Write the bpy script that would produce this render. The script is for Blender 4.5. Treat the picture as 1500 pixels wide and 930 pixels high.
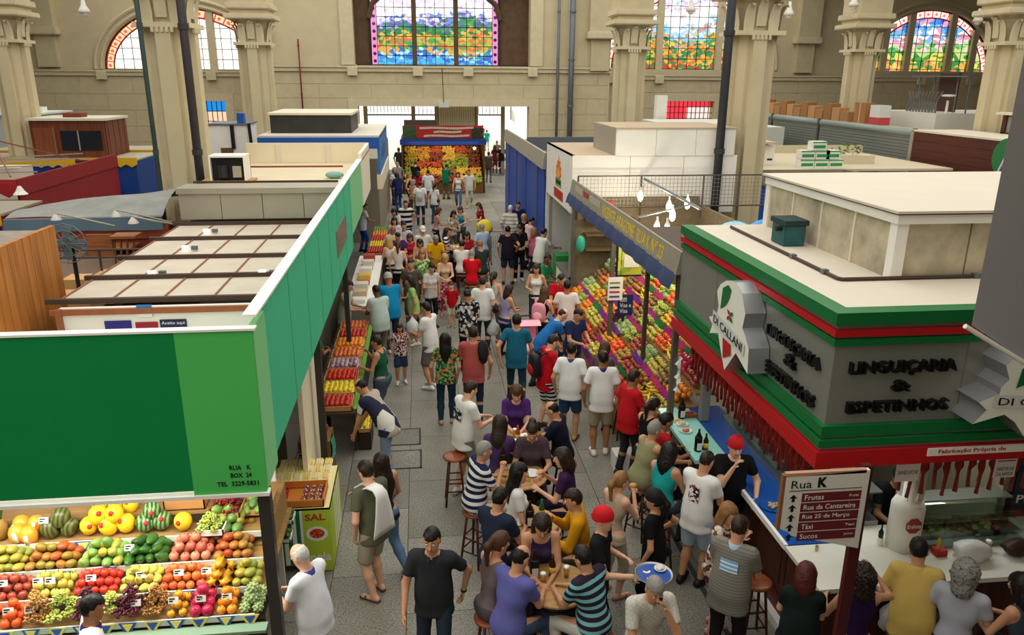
import bpy, bmesh, math, random
import numpy as np
from mathutils import Matrix, Vector
random.seed(7); rng = np.random.default_rng(7)
for o in list(bpy.data.objects): bpy.data.objects.remove(o)
S = bpy.context.scene
COL = S.collection

# ---------------------------------------------------------------- camera
F = 1130.0; CAM_H = 5.8; YAW, PITCH, ROLL = 6.75, 17.35, 0.4
def _basis():
    y, p, r = [math.radians(a) for a in (YAW, PITCH, ROLL)]
    f = np.array([math.sin(y)*math.cos(p), math.cos(y)*math.cos(p), -math.sin(p)])
    rt = np.array([math.cos(y), -math.sin(y), 0.0]); up = np.cross(rt, f)
    return rt*math.cos(r)+up*math.sin(r), -rt*math.sin(r)+up*math.cos(r), f
CR, CU, CF = _basis()
CC = np.array([0, 0, CAM_H])
cam = bpy.data.cameras.new('camera'); camo = bpy.data.objects.new('camera', cam); COL.objects.link(camo)
cam.sensor_fit = 'HORIZONTAL'; cam.sensor_width = 36.0; cam.lens = F/1500*36.0; cam.clip_end = 400
M = Matrix.Identity(4)
for i in range(3):
    M[i][0] = CR[i]; M[i][1] = CU[i]; M[i][2] = -CF[i]; M[i][3] = CC[i]
camo.matrix_world = M
S.camera = camo
# a photograph pixel (1500 x 930) turned into a point on a plane of the place
def _ray(u, v): return CF + CR*(u-750)/F + CU*(465-v)/F
def PZ(u, v, z): d = _ray(u, v); return CC + d*((z-CAM_H)/d[2])
def PY(u, v, Y): d = _ray(u, v); return CC + d*(Y/d[1])
def PX(u, v, X): d = _ray(u, v); return CC + d*(X/d[0])

# ---------------------------------------------------------------- sky, light, exposure
W = bpy.data.worlds.new('overcast_sky'); S.world = W; W.use_nodes = True
bg = W.node_tree.nodes['Background']; bg.inputs[0].default_value = (1.0, 0.973, 0.91, 1); bg.inputs[1].default_value = 1.6
S.view_settings.view_transform = 'Standard'; S.view_settings.look = 'None'
S.view_settings.exposure = 0.0; S.view_settings.gamma = 1.0; S.view_settings.use_curve_mapping = False
def area_light(name, loc, rot, sx, sy, power, col=(1, .97, .92)):
    l = bpy.data.lights.new(name, 'AREA'); l.shape = 'RECTANGLE'; l.size = sx; l.size_y = sy; l.energy = power; l.color = col
    o = bpy.data.objects.new(name, l); COL.objects.link(o); o.location = loc; o.rotation_euler = rot; return o
# the long roof lantern of the hall, high above the aisle
area_light('roof_lantern', (1.1, 24, 15.5), (0, 0, 0), 9, 44, 600)

# ---------------------------------------------------------------- materials
def lin(c):
    if isinstance(c, str): c = tuple(int(c[i:i+2], 16) for i in (0, 2, 4))
    return tuple(((x/255)/12.92 if x/255 <= .04045 else ((x/255+.055)/1.055)**2.4) for x in c[:3]) + (1,)
MATS = {}
def mat(col, rough=.6, metal=0., var=.0, scale=8., spec=.3, bump=0., name=None):
    key = ('m', col, rough, metal, var, scale, spec, bump)
    if key in MATS: return MATS[key]
    m = bpy.data.materials.new(name or 'paint_%s' % (col if isinstance(col, str) else 'x')); m.use_nodes = True
    nt = m.node_tree; b = nt.nodes['Principled BSDF']
    b.inputs['Roughness'].default_value = rough; b.inputs['Metallic'].default_value = metal; b.inputs['Specular IOR Level'].default_value = spec
    c = lin(col); b.inputs['Base Color'].default_value = c
    if var or bump:
        n = nt.nodes.new('ShaderNodeTexNoise'); n.inputs['Scale'].default_value = scale; n.inputs['Detail'].default_value = 5
        g = nt.nodes.new('ShaderNodeNewGeometry'); nt.links.new(g.outputs['Position'], n.inputs['Vector'])
        if var:
            r = nt.nodes.new('ShaderNodeValToRGB'); r.color_ramp.elements[0].position = .3; r.color_ramp.elements[1].position = .7
            r.color_ramp.elements[0].color = tuple(x*(1-var) for x in c[:3])+(1,); r.color_ramp.elements[1].color = tuple(min(1, x*(1+var)) for x in c[:3])+(1,)
            nt.links.new(n.outputs['Fac'], r.inputs[0]); nt.links.new(r.outputs[0], b.inputs['Base Color'])
        if bump:
            bp = nt.nodes.new('ShaderNodeBump'); bp.inputs['Strength'].default_value = bump; nt.links.new(n.outputs['Fac'], bp.inputs['Height']); nt.links.new(bp.outputs[0], b.inputs['Normal'])
    MATS[key] = m; return m
def nodes_mat(name, key=None):
    m = bpy.data.materials.new(name); m.use_nodes = True
    return m, m.node_tree, m.node_tree.nodes['Principled BSDF']
def ramp(nt, cols, const=True, pos=None):
    r = nt.nodes.new('ShaderNodeValToRGB'); cr = r.color_ramp; cr.interpolation = 'CONSTANT' if const else 'LINEAR'
    n = len(cols)
    while len(cr.elements) < n: cr.elements.new(.5)
    for i, c in enumerate(cols):
        cr.elements[i].position = (pos[i] if pos else i/n); cr.elements[i].color = lin(c)
    return r
def stripes(c1, c2, period=.07, duty=.5, axis='Z', rough=.8):
    key = ('st', c1, c2, period, duty, axis)
    if key in MATS: return MATS[key]
    m, nt, b = nodes_mat('striped_cloth'); b.inputs['Roughness'].default_value = rough; b.inputs['Specular IOR Level'].default_value = .15
    t = nt.nodes.new('ShaderNodeTexCoord'); s = nt.nodes.new('ShaderNodeSeparateXYZ'); nt.links.new(t.outputs['Object'], s.inputs[0])
    a = nt.nodes.new('ShaderNodeMath'); a.operation = 'DIVIDE'; a.inputs[1].default_value = period; nt.links.new(s.outputs[axis], a.inputs[0])
    f = nt.nodes.new('ShaderNodeMath'); f.operation = 'FRACT'; nt.links.new(a.outputs[0], f.inputs[0])
    r = ramp(nt, [c1, c2], True, [0, duty]); nt.links.new(f.outputs[0], r.inputs[0]); nt.links.new(r.outputs[0], b.inputs['Base Color'])
    MATS[key] = m; return m
def patches(cols, scale=14., rough=.8, coord='Object', stretch=(1, 1, 1), spec=.15):
    key = ('pa', tuple(cols), scale, coord, stretch)
    if key in MATS: return MATS[key]
    m, nt, b = nodes_mat('patterned'); b.inputs['Roughness'].default_value = rough; b.inputs['Specular IOR Level'].default_value = spec
    t = nt.nodes.new('ShaderNodeTexCoord'); mp = nt.nodes.new('ShaderNodeMapping'); mp.inputs['Scale'].default_value = stretch
    v = nt.nodes.new('ShaderNodeTexVoronoi'); v.inputs['Scale'].default_value = scale
    nt.links.new(t.outputs[coord], mp.inputs[0]); nt.links.new(mp.outputs[0], v.inputs['Vector'])
    s = nt.nodes.new('ShaderNodeSeparateColor'); nt.links.new(v.outputs['Color'], s.inputs[0])
    r = ramp(nt, cols); nt.links.new(s.outputs[0], r.inputs[0]); nt.links.new(r.outputs[0], b.inputs['Base Color'])
    MATS[key] = m; return m
def check(c1, c2, scale=30.):
    key = ('ch', c1, c2, scale)
    if key in MATS: return MATS[key]
    m, nt, b = nodes_mat('checked_cloth'); b.inputs['Roughness'].default_value = .85
    t = nt.nodes.new('ShaderNodeTexCoord'); k = nt.nodes.new('ShaderNodeTexChecker'); k.inputs['Scale'].default_value = scale
    k.inputs[1].default_value = lin(c1); k.inputs[2].default_value = lin(c2)
    nt.links.new(t.outputs['Object'], k.inputs[0]); nt.links.new(k.outputs[0], b.inputs['Base Color']); MATS[key] = m; return m
def wood(c1, c2, scale=3., axis=(1, 12, 12), rough=.5, gloss=.3):
    key = ('wd', c1, c2, scale, axis)
    if key in MATS: return MATS[key]
    m, nt, b = nodes_mat('wood'); b.inputs['Roughness'].default_value = rough; b.inputs['Specular IOR Level'].default_value = gloss
    t = nt.nodes.new('ShaderNodeNewGeometry'); mp = nt.nodes.new('ShaderNodeMapping'); mp.inputs['Scale'].default_value = axis
    n = nt.nodes.new('ShaderNodeTexNoise'); n.inputs['Scale'].default_value = scale; n.inputs['Detail'].default_value = 6
    nt.links.new(t.outputs['Position'], mp.inputs[0]); nt.links.new(mp.outputs[0], n.inputs['Vector'])
    r = ramp(nt, [c1, c2], False, [.3, .7]); nt.links.new(n.outputs['Fac'], r.inputs[0]); nt.links.new(r.outputs[0], b.inputs['Base Color'])
    MATS[key] = m; return m
def emit(col, strength):
    key = ('em', col, strength)
    if key in MATS: return MATS[key]
    m, nt, b = nodes_mat('lamp_glow'); b.inputs['Emission Color'].default_value = lin(col); b.inputs['Emission Strength'].default_value = strength
    b.inputs['Base Color'].default_value = lin(col); MATS[key] = m; return m
def glass(col='dfeee6', clear=.82, rough=.05):
    key = ('gl', col, clear)
    if key in MATS: return MATS[key]
    m = bpy.data.materials.new('clear_glass'); m.use_nodes = True; nt = m.node_tree; nt.nodes.clear()
    o = nt.nodes.new('ShaderNodeOutputMaterial'); t = nt.nodes.new('ShaderNodeBsdfTransparent'); g = nt.nodes.new('ShaderNodeBsdfGlossy'); x = nt.nodes.new('ShaderNodeMixShader')
    t.inputs[0].default_value = lin(col); g.inputs['Roughness'].default_value = rough; x.inputs[0].default_value = 1-clear
    nt.links.new(t.outputs[0], x.inputs[1]); nt.links.new(g.outputs[0], x.inputs[2]); nt.links.new(x.outputs[0], o.inputs[0]); MATS[key] = m; return m

# ---------------------------------------------------------------- mesh building
def tag(o, label, cat, group=None, kind=None):
    if label: o['label'] = label
    if cat: o['category'] = cat
    if group: o['group'] = group
    if kind: o['kind'] = kind
    return o
def thing(name, loc, label, cat, group=None, rz=0., kind=None):
    o = bpy.data.objects.new(name, None); COL.objects.link(o); o.location = tuple(float(c) for c in loc); o.rotation_euler = (0, 0, rz)
    o.empty_display_size = .1
    return tag(o, label, cat, group, kind)
def worldloc(o):
    p = np.zeros(3)
    while o is not None: p += np.array(o.location); o = o.parent
    return p
class MB:
    def __init__(s): s.v = []; s.f = []; s.m = []
    def add(s, vs, fs, mi=0):
        b = len(s.v); s.v += [tuple(map(float, p)) for p in vs]; s.f += [tuple(b+i for i in f) for f in fs]; s.m += [mi]*len(fs); return s
    def box(s, x0, x1, y0, y1, z0, z1, mi=0):
        return s.add([(x0,y0,z0),(x1,y0,z0),(x1,y1,z0),(x0,y1,z0),(x0,y0,z1),(x1,y0,z1),(x1,y1,z1),(x0,y1,z1)],
                     [(0,3,2,1),(4,5,6,7),(0,1,5,4),(1,2,6,5),(2,3,7,6),(3,0,4,7)], mi)
    def obox(s, c, ax, ay, az, mi=0):      # centre and three half-axis vectors
        c, ax, ay, az = [np.array(q, float) for q in (c, ax, ay, az)]
        vs = [c+i*ax+j*ay+k*az for k in (-1, 1) for (i, j) in ((-1,-1),(1,-1),(1,1),(-1,1))]
        return s.add(vs, [(0,3,2,1),(4,5,6,7),(0,1,5,4),(1,2,6,5),(2,3,7,6),(3,0,4,7)], mi)
    def beam(s, a, b, w, h, mi=0):
        a, b = np.array(a, float), np.array(b, float); d = b-a; L = np.linalg.norm(d); d /= L
        up = np.array([0, 0, 1.]) if abs(d[2]) < .95 else np.array([0, 1., 0]); sd = np.cross(d, up); sd /= np.linalg.norm(sd); u2 = np.cross(sd, d)
        return s.obox((a+b)/2, d*L/2, sd*w/2, u2*h/2, mi)
    def tube(s, pts, r, n=8, mi=0, cap=True):
        pts = [np.array(p, float) for p in pts]; rs = r if hasattr(r, '__len__') else [r]*len(pts); vs = []; fs = []
        prev = None
        for i, p in enumerate(pts):
            d = pts[min(i+1, len(pts)-1)]-pts[max(i-1, 0)]; d = d/(np.linalg.norm(d)+1e-9)
            if prev is None:
                a = np.array([0, 0, 1.]) if abs(d[2]) < .9 else np.array([1., 0, 0]); e = np.cross(d, a)
            else: e = prev-d*(prev@d)
            e /= np.linalg.norm(e)+1e-9; prev = e; g = np.cross(d, e)
            vs += [p+rs[i]*(math.cos(2*math.pi*k/n)*e+math.sin(2*math.pi*k/n)*g) for k in range(n)]
        for i in range(len(pts)-1):
            for k in range(n): fs.append((i*n+k, i*n+(k+1) % n, (i+1)*n+(k+1) % n, (i+1)*n+k))
        if cap: fs.append(tuple(range(n))[::-1]); fs.append(tuple((len(pts)-1)*n+k for k in range(n)))
        return s.add(vs, fs, mi)
    def lathe(s, prof, c=(0, 0, 0), n=16, mi=0, sx=1., sy=1.):
        vs = []; fs = []
        for (r, z) in prof: vs += [(c[0]+r*sx*math.cos(2*math.pi*k/n), c[1]+r*sy*math.sin(2*math.pi*k/n), c[2]+z) for k in range(n)]
        for i in range(len(prof)-1):
            for k in range(n): fs.append((i*n+k, i*n+(k+1) % n, (i+1)*n+(k+1) % n, (i+1)*n+k))
        if prof[0][0] > 1e-4: fs.append(tuple(range(n))[::-1])
        if prof[-1][0] > 1e-4: fs.append(tuple((len(prof)-1)*n+k for k in range(n)))
        return s.add(vs, fs, mi)
    def ball(s, c, r, n=10, m=6, mi=0, sc=(1, 1, 1)):
        vs = [(c[0], c[1], c[2]-r*sc[2])]; fs = []
        for i in range(1, m):
            a = -math.pi/2+math.pi*i/m
            vs += [(c[0]+r*sc[0]*math.cos(a)*math.cos(2*math.pi*k/n), c[1]+r*sc[1]*math.cos(a)*math.sin(2*math.pi*k/n), c[2]+r*sc[2]*math.sin(a)) for k in range(n)]
        vs.append((c[0], c[1], c[2]+r*sc[2])); L = len(vs)-1
        for k in range(n):
            fs.append((0, 1+(k+1) % n, 1+k)); fs.append((L, 1+(m-2)*n+k, 1+(m-2)*n+(k+1) % n))
            for i in range(m-2): fs.append((1+i*n+k, 1+i*n+(k+1) % n, 1+(i+1)*n+(k+1) % n, 1+(i+1)*n+k))
        return s.add(vs, fs, mi)
    def prism(s, poly, o, ax, ay, th, mi=0):     # polygon in the plane o + x ax + y ay, thickened along ax x ay by th
        o, ax, ay = [np.array(q, float) for q in (o, ax, ay)]; nz = np.cross(ax, ay); nz /= np.linalg.norm(nz); n = len(poly)
        vs = [o+x*ax+y*ay for x, y in poly]+[o+x*ax+y*ay+nz*th for x, y in poly]
        fs = [tuple(range(n))[::-1], tuple(range(n, 2*n))]+[(i, (i+1) % n, n+(i+1) % n, n+i) for i in range(n)]
        return s.add(vs, fs, mi)
    def sheet(s, P, mi=0):                        # a grid of points P[i][j]
        n, m = len(P), len(P[0]); vs = [p for row in P for p in row]
        return s.add(vs, [(i*m+j, i*m+j+1, (i+1)*m+j+1, (i+1)*m+j) for i in range(n-1) for j in range(m-1)], mi)
    def mesh(s, name, mats, off=(0, 0, 0), smooth=False):
        me = bpy.data.meshes.new(name); o = np.array(off, float)
        me.from_pydata([tuple(np.array(p)-o) for p in s.v], [], s.f)
        for m in (mats if isinstance(mats, (list, tuple)) else [mats]): me.materials.append(m)
        if len(set(s.m)) > 1: me.polygons.foreach_set('material_index', s.m)
        if smooth: me.polygons.foreach_set('use_smooth', [True]*len(me.polygons))
        me.update(); return me
    def build(s, name, mats, parent=None, smooth=False, bevel=0.):
        if parent is not None: off = worldloc(parent)
        else:
            a = np.array(s.v); off = np.array([(a[:, 0].min()+a[:, 0].max())/2, (a[:, 1].min()+a[:, 1].max())/2, a[:, 2].min()])
        me = s.mesh(name, mats, off, smooth)
        if bevel:
            bm = bmesh.new(); bm.from_mesh(me); bmesh.ops.bevel(bm, geom=bm.edges[:], offset=bevel, segments=2, affect='EDGES'); bm.to_mesh(me); bm.free()
        o = bpy.data.objects.new(name, me); COL.objects.link(o)
        if parent is not None: o.parent = parent
        else: o.location = off
        return o
def link(name, me, parent=None, loc=(0, 0, 0), rot=None, scale=None):
    o = bpy.data.objects.new(name, me); COL.objects.link(o); o.location = tuple(float(c) for c in loc)
    if rot is not None: o.rotation_euler = rot
    if scale is not None: o.scale = scale
    if parent is not None: o.parent = parent
    return o
def dup(root, loc, rz=0., label=None, group=None):
    r = root.copy(); COL.objects.link(r); r.location = tuple(float(c) for c in loc); r.rotation_euler = (0, 0, rz)
    if label: r['label'] = label
    if group: r['group'] = group
    for ch in root.children:
        c = ch.copy(); COL.objects.link(c); c.parent = r
        for g in ch.children:
            d = g.copy(); COL.objects.link(d); d.parent = c
    return r
def struct(o): o['kind'] = 'structure'; return o
def B(name, m, x0, x1, y0, y1, z0, z1, parent=None, bevel=0.): return MB().box(x0, x1, y0, y1, z0, z1).build(name, m, parent, bevel=bevel)
# lettering as a real, thin mesh fitted into a rectangle: o = lower left corner, ax = right, ay = up (world vectors of full size)
def lettering(txt, o, ax, ay, m, parent, name='lettering', depth=.004, bold=0., shear=0., sub=None):
    cu = bpy.data.curves.new('t', 'FONT'); cu.body = txt; cu.extrude = .5; cu.offset = bold; cu.shear = shear; cu.resolution_u = 2; cu.fill_mode = 'BOTH'
    ob = bpy.data.objects.new('t', cu); COL.objects.link(ob)
    dg = bpy.context.evaluated_depsgraph_get(); me0 = ob.evaluated_get(dg).to_mesh()
    V = np.array([v.co[:] for v in me0.vertices]); fs = [tuple(p.vertices) for p in me0.polygons]
    ob.evaluated_get(dg).to_mesh_clear(); bpy.data.objects.remove(ob); bpy.data.curves.remove(cu)
    mn, mx = V.min(0), V.max(0); Q = (V-mn)/np.maximum(mx-mn, 1e-6)
    o, ax, ay = [np.array(q, float) for q in (o, ax, ay)]; nz = np.cross(ax, ay); nz /= np.linalg.norm(nz)
    P = o+Q[:, :1]*ax+Q[:, 1:2]*ay+Q[:, 2:3]*nz*depth
    b = MB(); b.add(P, fs); return b.build(name, m, parent)
NM = {}
# ================================================================ the hall
PLASTER = mat('cdbf9c', .85, var=.05, scale=1.3, spec=.1, name='cream_plaster')
PLASTER2 = mat('c9bb98', .85, var=.06, scale=2.2, spec=.1, name='cream_stone')
MOULD = mat('d2c5a4', .8, var=.05, scale=4, spec=.1, name='moulding_stone')
DARKWOOD = mat('5d4630', .7, var=.2, scale=3, name='brown_panel')
IRON = mat('26272b', .5, .4, name='dark_iron')
GREYPIPE = mat('6d7478', .5, .3, name='grey_pipe')
WHITE = mat('ece8df', .55, var=.03, scale=3, name='white_paint')
OFFWHITE = mat('ddd2bd', .7, var=.05, scale=2, name='offwhite_paint')
STEEL = mat('9b9c98', .35, .8, name='steel'); 
def granite():
    m, nt, b = nodes_mat('grey_granite'); b.inputs['Roughness'].default_value = .5; b.inputs['Specular IOR Level'].default_value = .35
    g = nt.nodes.new('ShaderNodeNewGeometry'); n = nt.nodes.new('ShaderNodeTexNoise'); n.inputs['Scale'].default_value = 45; n.inputs['Detail'].default_value = 6
    n2 = nt.nodes.new('ShaderNodeTexNoise'); n2.inputs['Scale'].default_value = 1.1; n2.inputs['Detail'].default_value = 4
    oi = nt.nodes.new('ShaderNodeObjectInfo')
    for q in (n, n2): nt.links.new(g.outputs['Position'], q.inputs['Vector'])
    r = ramp(nt, ['6a675d', '98948a', 'aeaa9e'], False, [.32, .52, .7]); nt.links.new(n.outputs['Fac'], r.inputs[0])
    r2 = ramp(nt, ['d4d2ca', 'ffffff'], False, [.3, .7]); nt.links.new(n2.outputs['Fac'], r2.inputs[0])
    r3 = ramp(nt, ['d8d8d4', 'ffffff'], False, [0, 1]); nt.links.new(oi.outputs['Random'], r3.inputs[0])
    x = nt.nodes.new('ShaderNodeMixRGB'); x.blend_type = 'MULTIPLY'; x.inputs[0].default_value = 1; nt.links.new(r.outputs[0], x.inputs[1]); nt.links.new(r2.outputs[0], x.inputs[2])
    y = nt.nodes.new('ShaderNodeMixRGB'); y.blend_type = 'MULTIPLY'; y.inputs[0].default_value = 1; nt.links.new(x.outputs[0], y.inputs[1]); nt.links.new(r3.outputs[0], y.inputs[2])
    nt.links.new(y.outputs[0], b.inputs['Base Color']); return m
GRANITE = granite()
floor = struct(B('floor', mat('55534c', .7, var=.1, scale=3, name='floor_bed'), -36, 52, -34, 51, -.3, -.022))
sl = MB().box(-.4455, .4455, -.7455, .7455, -.02, 0).mesh('slab', GRANITE)
for i in range(10):
    for j in range(29):
        o = link('slab', sl, floor, (-2.55+.9*i+8-16+8-8+0, 0, 0)); o.location = Vector((-2.55+.9*i, 4.4+1.5*j+(.75 if i % 2 else 0), 0))-floor.location
drain = struct(B('trim_1', mat('3b3a36', .6, name='drain_metal'), -1.98, -1.88, 4, 14, -.001, .006))
struct(B('trim_2', mat('3b3a36', .6, name='drain_metal'), 3.16, 3.22, 4, 10, -.001, .006))
struct(B('pavement_outside', mat('d9d5cb', .8, var=.05, name='pale_paving'), -12, 16, 51.01, 75, -.3, 0))  # paving in one pale base colour
# inspection covers in the floor
for k, (u, v, lab) in enumerate(((592, 640, 'square stone inspection cover in the floor, the farther of two'), (592, 673, 'square stone inspection cover in the floor, the nearer of two'))):
    p = PZ(u, v, 0); t = thing('inspection_cover', (p[0], p[1], .001), lab, 'floor cover', 'inspection covers in the aisle floor')
    MB().box(p[0]-.25, p[0]+.25, p[1]-.28, p[1]+.28, .001, .006).build('cover_slab', GRANITE, t)
    b = MB()
    for (x0, x1, y0, y1) in ((-.28,.28,-.31,-.28),(-.28,.28,.28,.31),(-.28,-.25,-.31,.31),(.25,.28,-.31,.31)): b.box(p[0]+x0, p[0]+x1, p[1]+y0, p[1]+y1, .001, .007)
    b.build('cover_rim', IRON, t)

def wall_cells(b, x0, x1, z0, z1, ya, yb, holes):
    xs = sorted({x0, x1}|{h[0] for h in holes}|{h[1] for h in holes}); zs = sorted({z0, z1}|{h[2] for h in holes}|{h[3] for h in holes})
    for i in range(len(xs)-1):
        for j in range(len(zs)-1):
            cx, cz = (xs[i]+xs[i+1])/2, (zs[j]+zs[j+1])/2
            if not any(h[0] < cx < h[1] and h[2] < cz < h[3] for h in holes): b.box(xs[i], xs[i+1], ya, yb, zs[j], zs[j+1])
def arch_pts(xc, hw, z0, rise, n=40): return [(xc+hw*math.cos(math.pi*k/n), z0+rise*math.sin(math.pi*k/n)) for k in range(n+1)][::-1]
def wall_blocks(parent, x0, x1, y, z0, z1, holes, bw=2.95, bh=.98):
    nz = max(1, round((z1-z0)/bh)); bh = (z1-z0)/nz
    for j in range(nz):
        x = x0-(bw/2 if j % 2 else 0)
        while x < x1-.05:
            a, c = max(x, x0), min(x+bw, x1); x += bw; za, zb = z0+j*bh, z0+(j+1)*bh
            if c-a < .15: continue
            hs = [h for h in holes if h[0] < c and h[1] > a and h[2] < zb and h[3] > za]
            if hs:
                h = hs[0]; segs = [(a, min(c, h[0])), (max(a, h[1]), c)]
            else: segs = [(a, c)]
            for a2, c2 in segs:
                if c2-a2 > .15: MB().box(a2+.012, c2-.012, y-.03, y, za+.012, zb-.012).build('stone_block', PLASTER2, parent)
YC, YS = 47.0, 50.0
XL, XR = -8.7, 11.3
SILL = 6.05
DOOR = (-3.5, 6.5, 0, 4.1); REC = (-3.55, 6.5, 6.35, 10.6)
b = MB(); wall_cells(b, XL, XR, 0, 13, YC, YC+1.0, [DOOR, REC]); b.box(XL, XL+.8, YC+1, YS, 0, 13); b.box(XR-.8, XR, YC+1, YS, 0, 13)
wc = struct(b.build('wall_center', PLASTER)); wall_blocks(wc, XL+.1, XR-.1, YC, 4.55, 6.1, [], bh=.78); wall_blocks(wc, XL+.1, -4.0, YC, 0, 4.55, []); wall_blocks(wc, 7.0, XR-.1, YC, 0, 4.55, [])
wins = {'L': (-13.55, 4.75, SILL, 3.45), 'LL': (-28.5, 4.75, SILL, 3.45), 'R': (17.1, 5.4, 6.3, 4.9), 'RR': (33.4, 4.6, 5.9, 4.2)}
smallL = (-13.6, -11.6, 1.9, 4.25); smallR = (15.6, 19.0, 2.9, 4.35)
def side_wall(name, x0, x1, ws, hole):
    b = MB(); base = wins[ws[0]][2]
    wall_cells(b, x0, x1, 0, base, YS, YS+.7, [hole])
    cur = x0
    for w in sorted(ws, key=lambda q: wins[q][0]):
        xc, hw, z0, rise = wins[w]
        b.box(cur, xc-hw, YS, YS+.7, base, 13)
        if z0 < base: pass
        pts = arch_pts(xc, hw, base, rise+(z0-base))
        for (xa, za), (xb, zb) in zip(pts[:-1], pts[1:]): b.prism([(xa, za), (xb, zb), (xb, 13), (xa, 13)], (0, YS+.7, 0), (1, 0, 0), (0, 0, 1), .7)
        cur = xc+hw
    b.box(cur, x1, YS, YS+.7, base, 13)
    o = struct(b.build(name, PLASTER)); wall_blocks(o, x0, x1, YS, 0, base-.45, [hole]); return o
side_wall('wall_far_left', -36, XL, ['LL', 'L'], smallL)
wfr = side_wall('wall_far_right', XR, 52, ['R', 'RR'], smallR)
struct(B('wall_left', PLASTER, -36.6, -36, -34, 50.7, 0, 13)); struct(B('wall_right', PLASTER, 52, 52.6, -34, 50.7, 0, 13)); struct(B('wall_behind', PLASTER, -36, 52, -34.6, -34, 0, 13))
for n_, q_ in (('ceiling_left', (-36, -19, -34, 50)), ('ceiling_right', (23, 52, -34, 50))): struct(B(n_, PLASTER, q_[0], q_[1], q_[2], q_[3], 13.0, 13.3))  # out of view; added and trimmed to set how dark the side bays get
struct(B('shade_slab', PLASTER, 2.0, 40, -9, 3.9, 7.6, 7.9))  # unseen slab added to darken the kiosk corner; banner cords end at it
struct(B('mezzanine_floor', PLASTER, -30, 40, -9, .5, 3.95, 4.2))
# string courses and brackets under the windows
def course(name, x0, x1, y, z, parent_xs):
    b = MB(); b.box(x0, x1, y-.16, y, z-.34, z-.02); b.box(x0, x1, y-.24, y, z-.12, z-.02); o = struct(b.build(name, MOULD))
    for x in parent_xs: MB().box(x-.28, x+.28, y-.3, y-.16, z-.55, z-.12).build('bracket', MOULD, o)
course('trim_3', XL-.1, XR+.1, YC, 6.35, (-3.7, .0, 2.9, 6.65))
course('trim_4', -36, XL, YS, SILL-.02, (-28, -23, -18.4, -12.2)); course('trim_5', XR, 52, YS, 6.0, (12.2, 15.2, 20, 28.4, 33, 36.5))
# pilasters that frame the recess of the middle window, and the door surround
for n, (x0, x1) in ((6, (-4.3, -3.55)), (7, (6.5, 7.25))): struct(B('trim_%d' % n, MOULD, x0, x1, YC-.15, YC, 6.36, 13, bevel=.02))
b = MB(); b.box(-4.05, 7.05, YC-.12, YC, 4.1, 4.55); b.box(-4.05, -3.5, YC-.12, YC, 0, 4.1); b.box(6.5, 7.05, YC-.12, YC, 0, 4.1); struct(b.build('trim_8', MOULD))
for n, q, (x0, x1, z0, z1) in ((9, YS, smallL), (10, YS, smallR)):
    b = MB(); b.box(x0-.5, x1+.5, q-.08, q, z1, z1+.45); b.box(x0-.5, x0, q-.08, q, z0, z1); b.box(x1, x1+.5, q-.08, q, z0, z1); struct(b.build('trim_%d' % n, MOULD))
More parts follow.
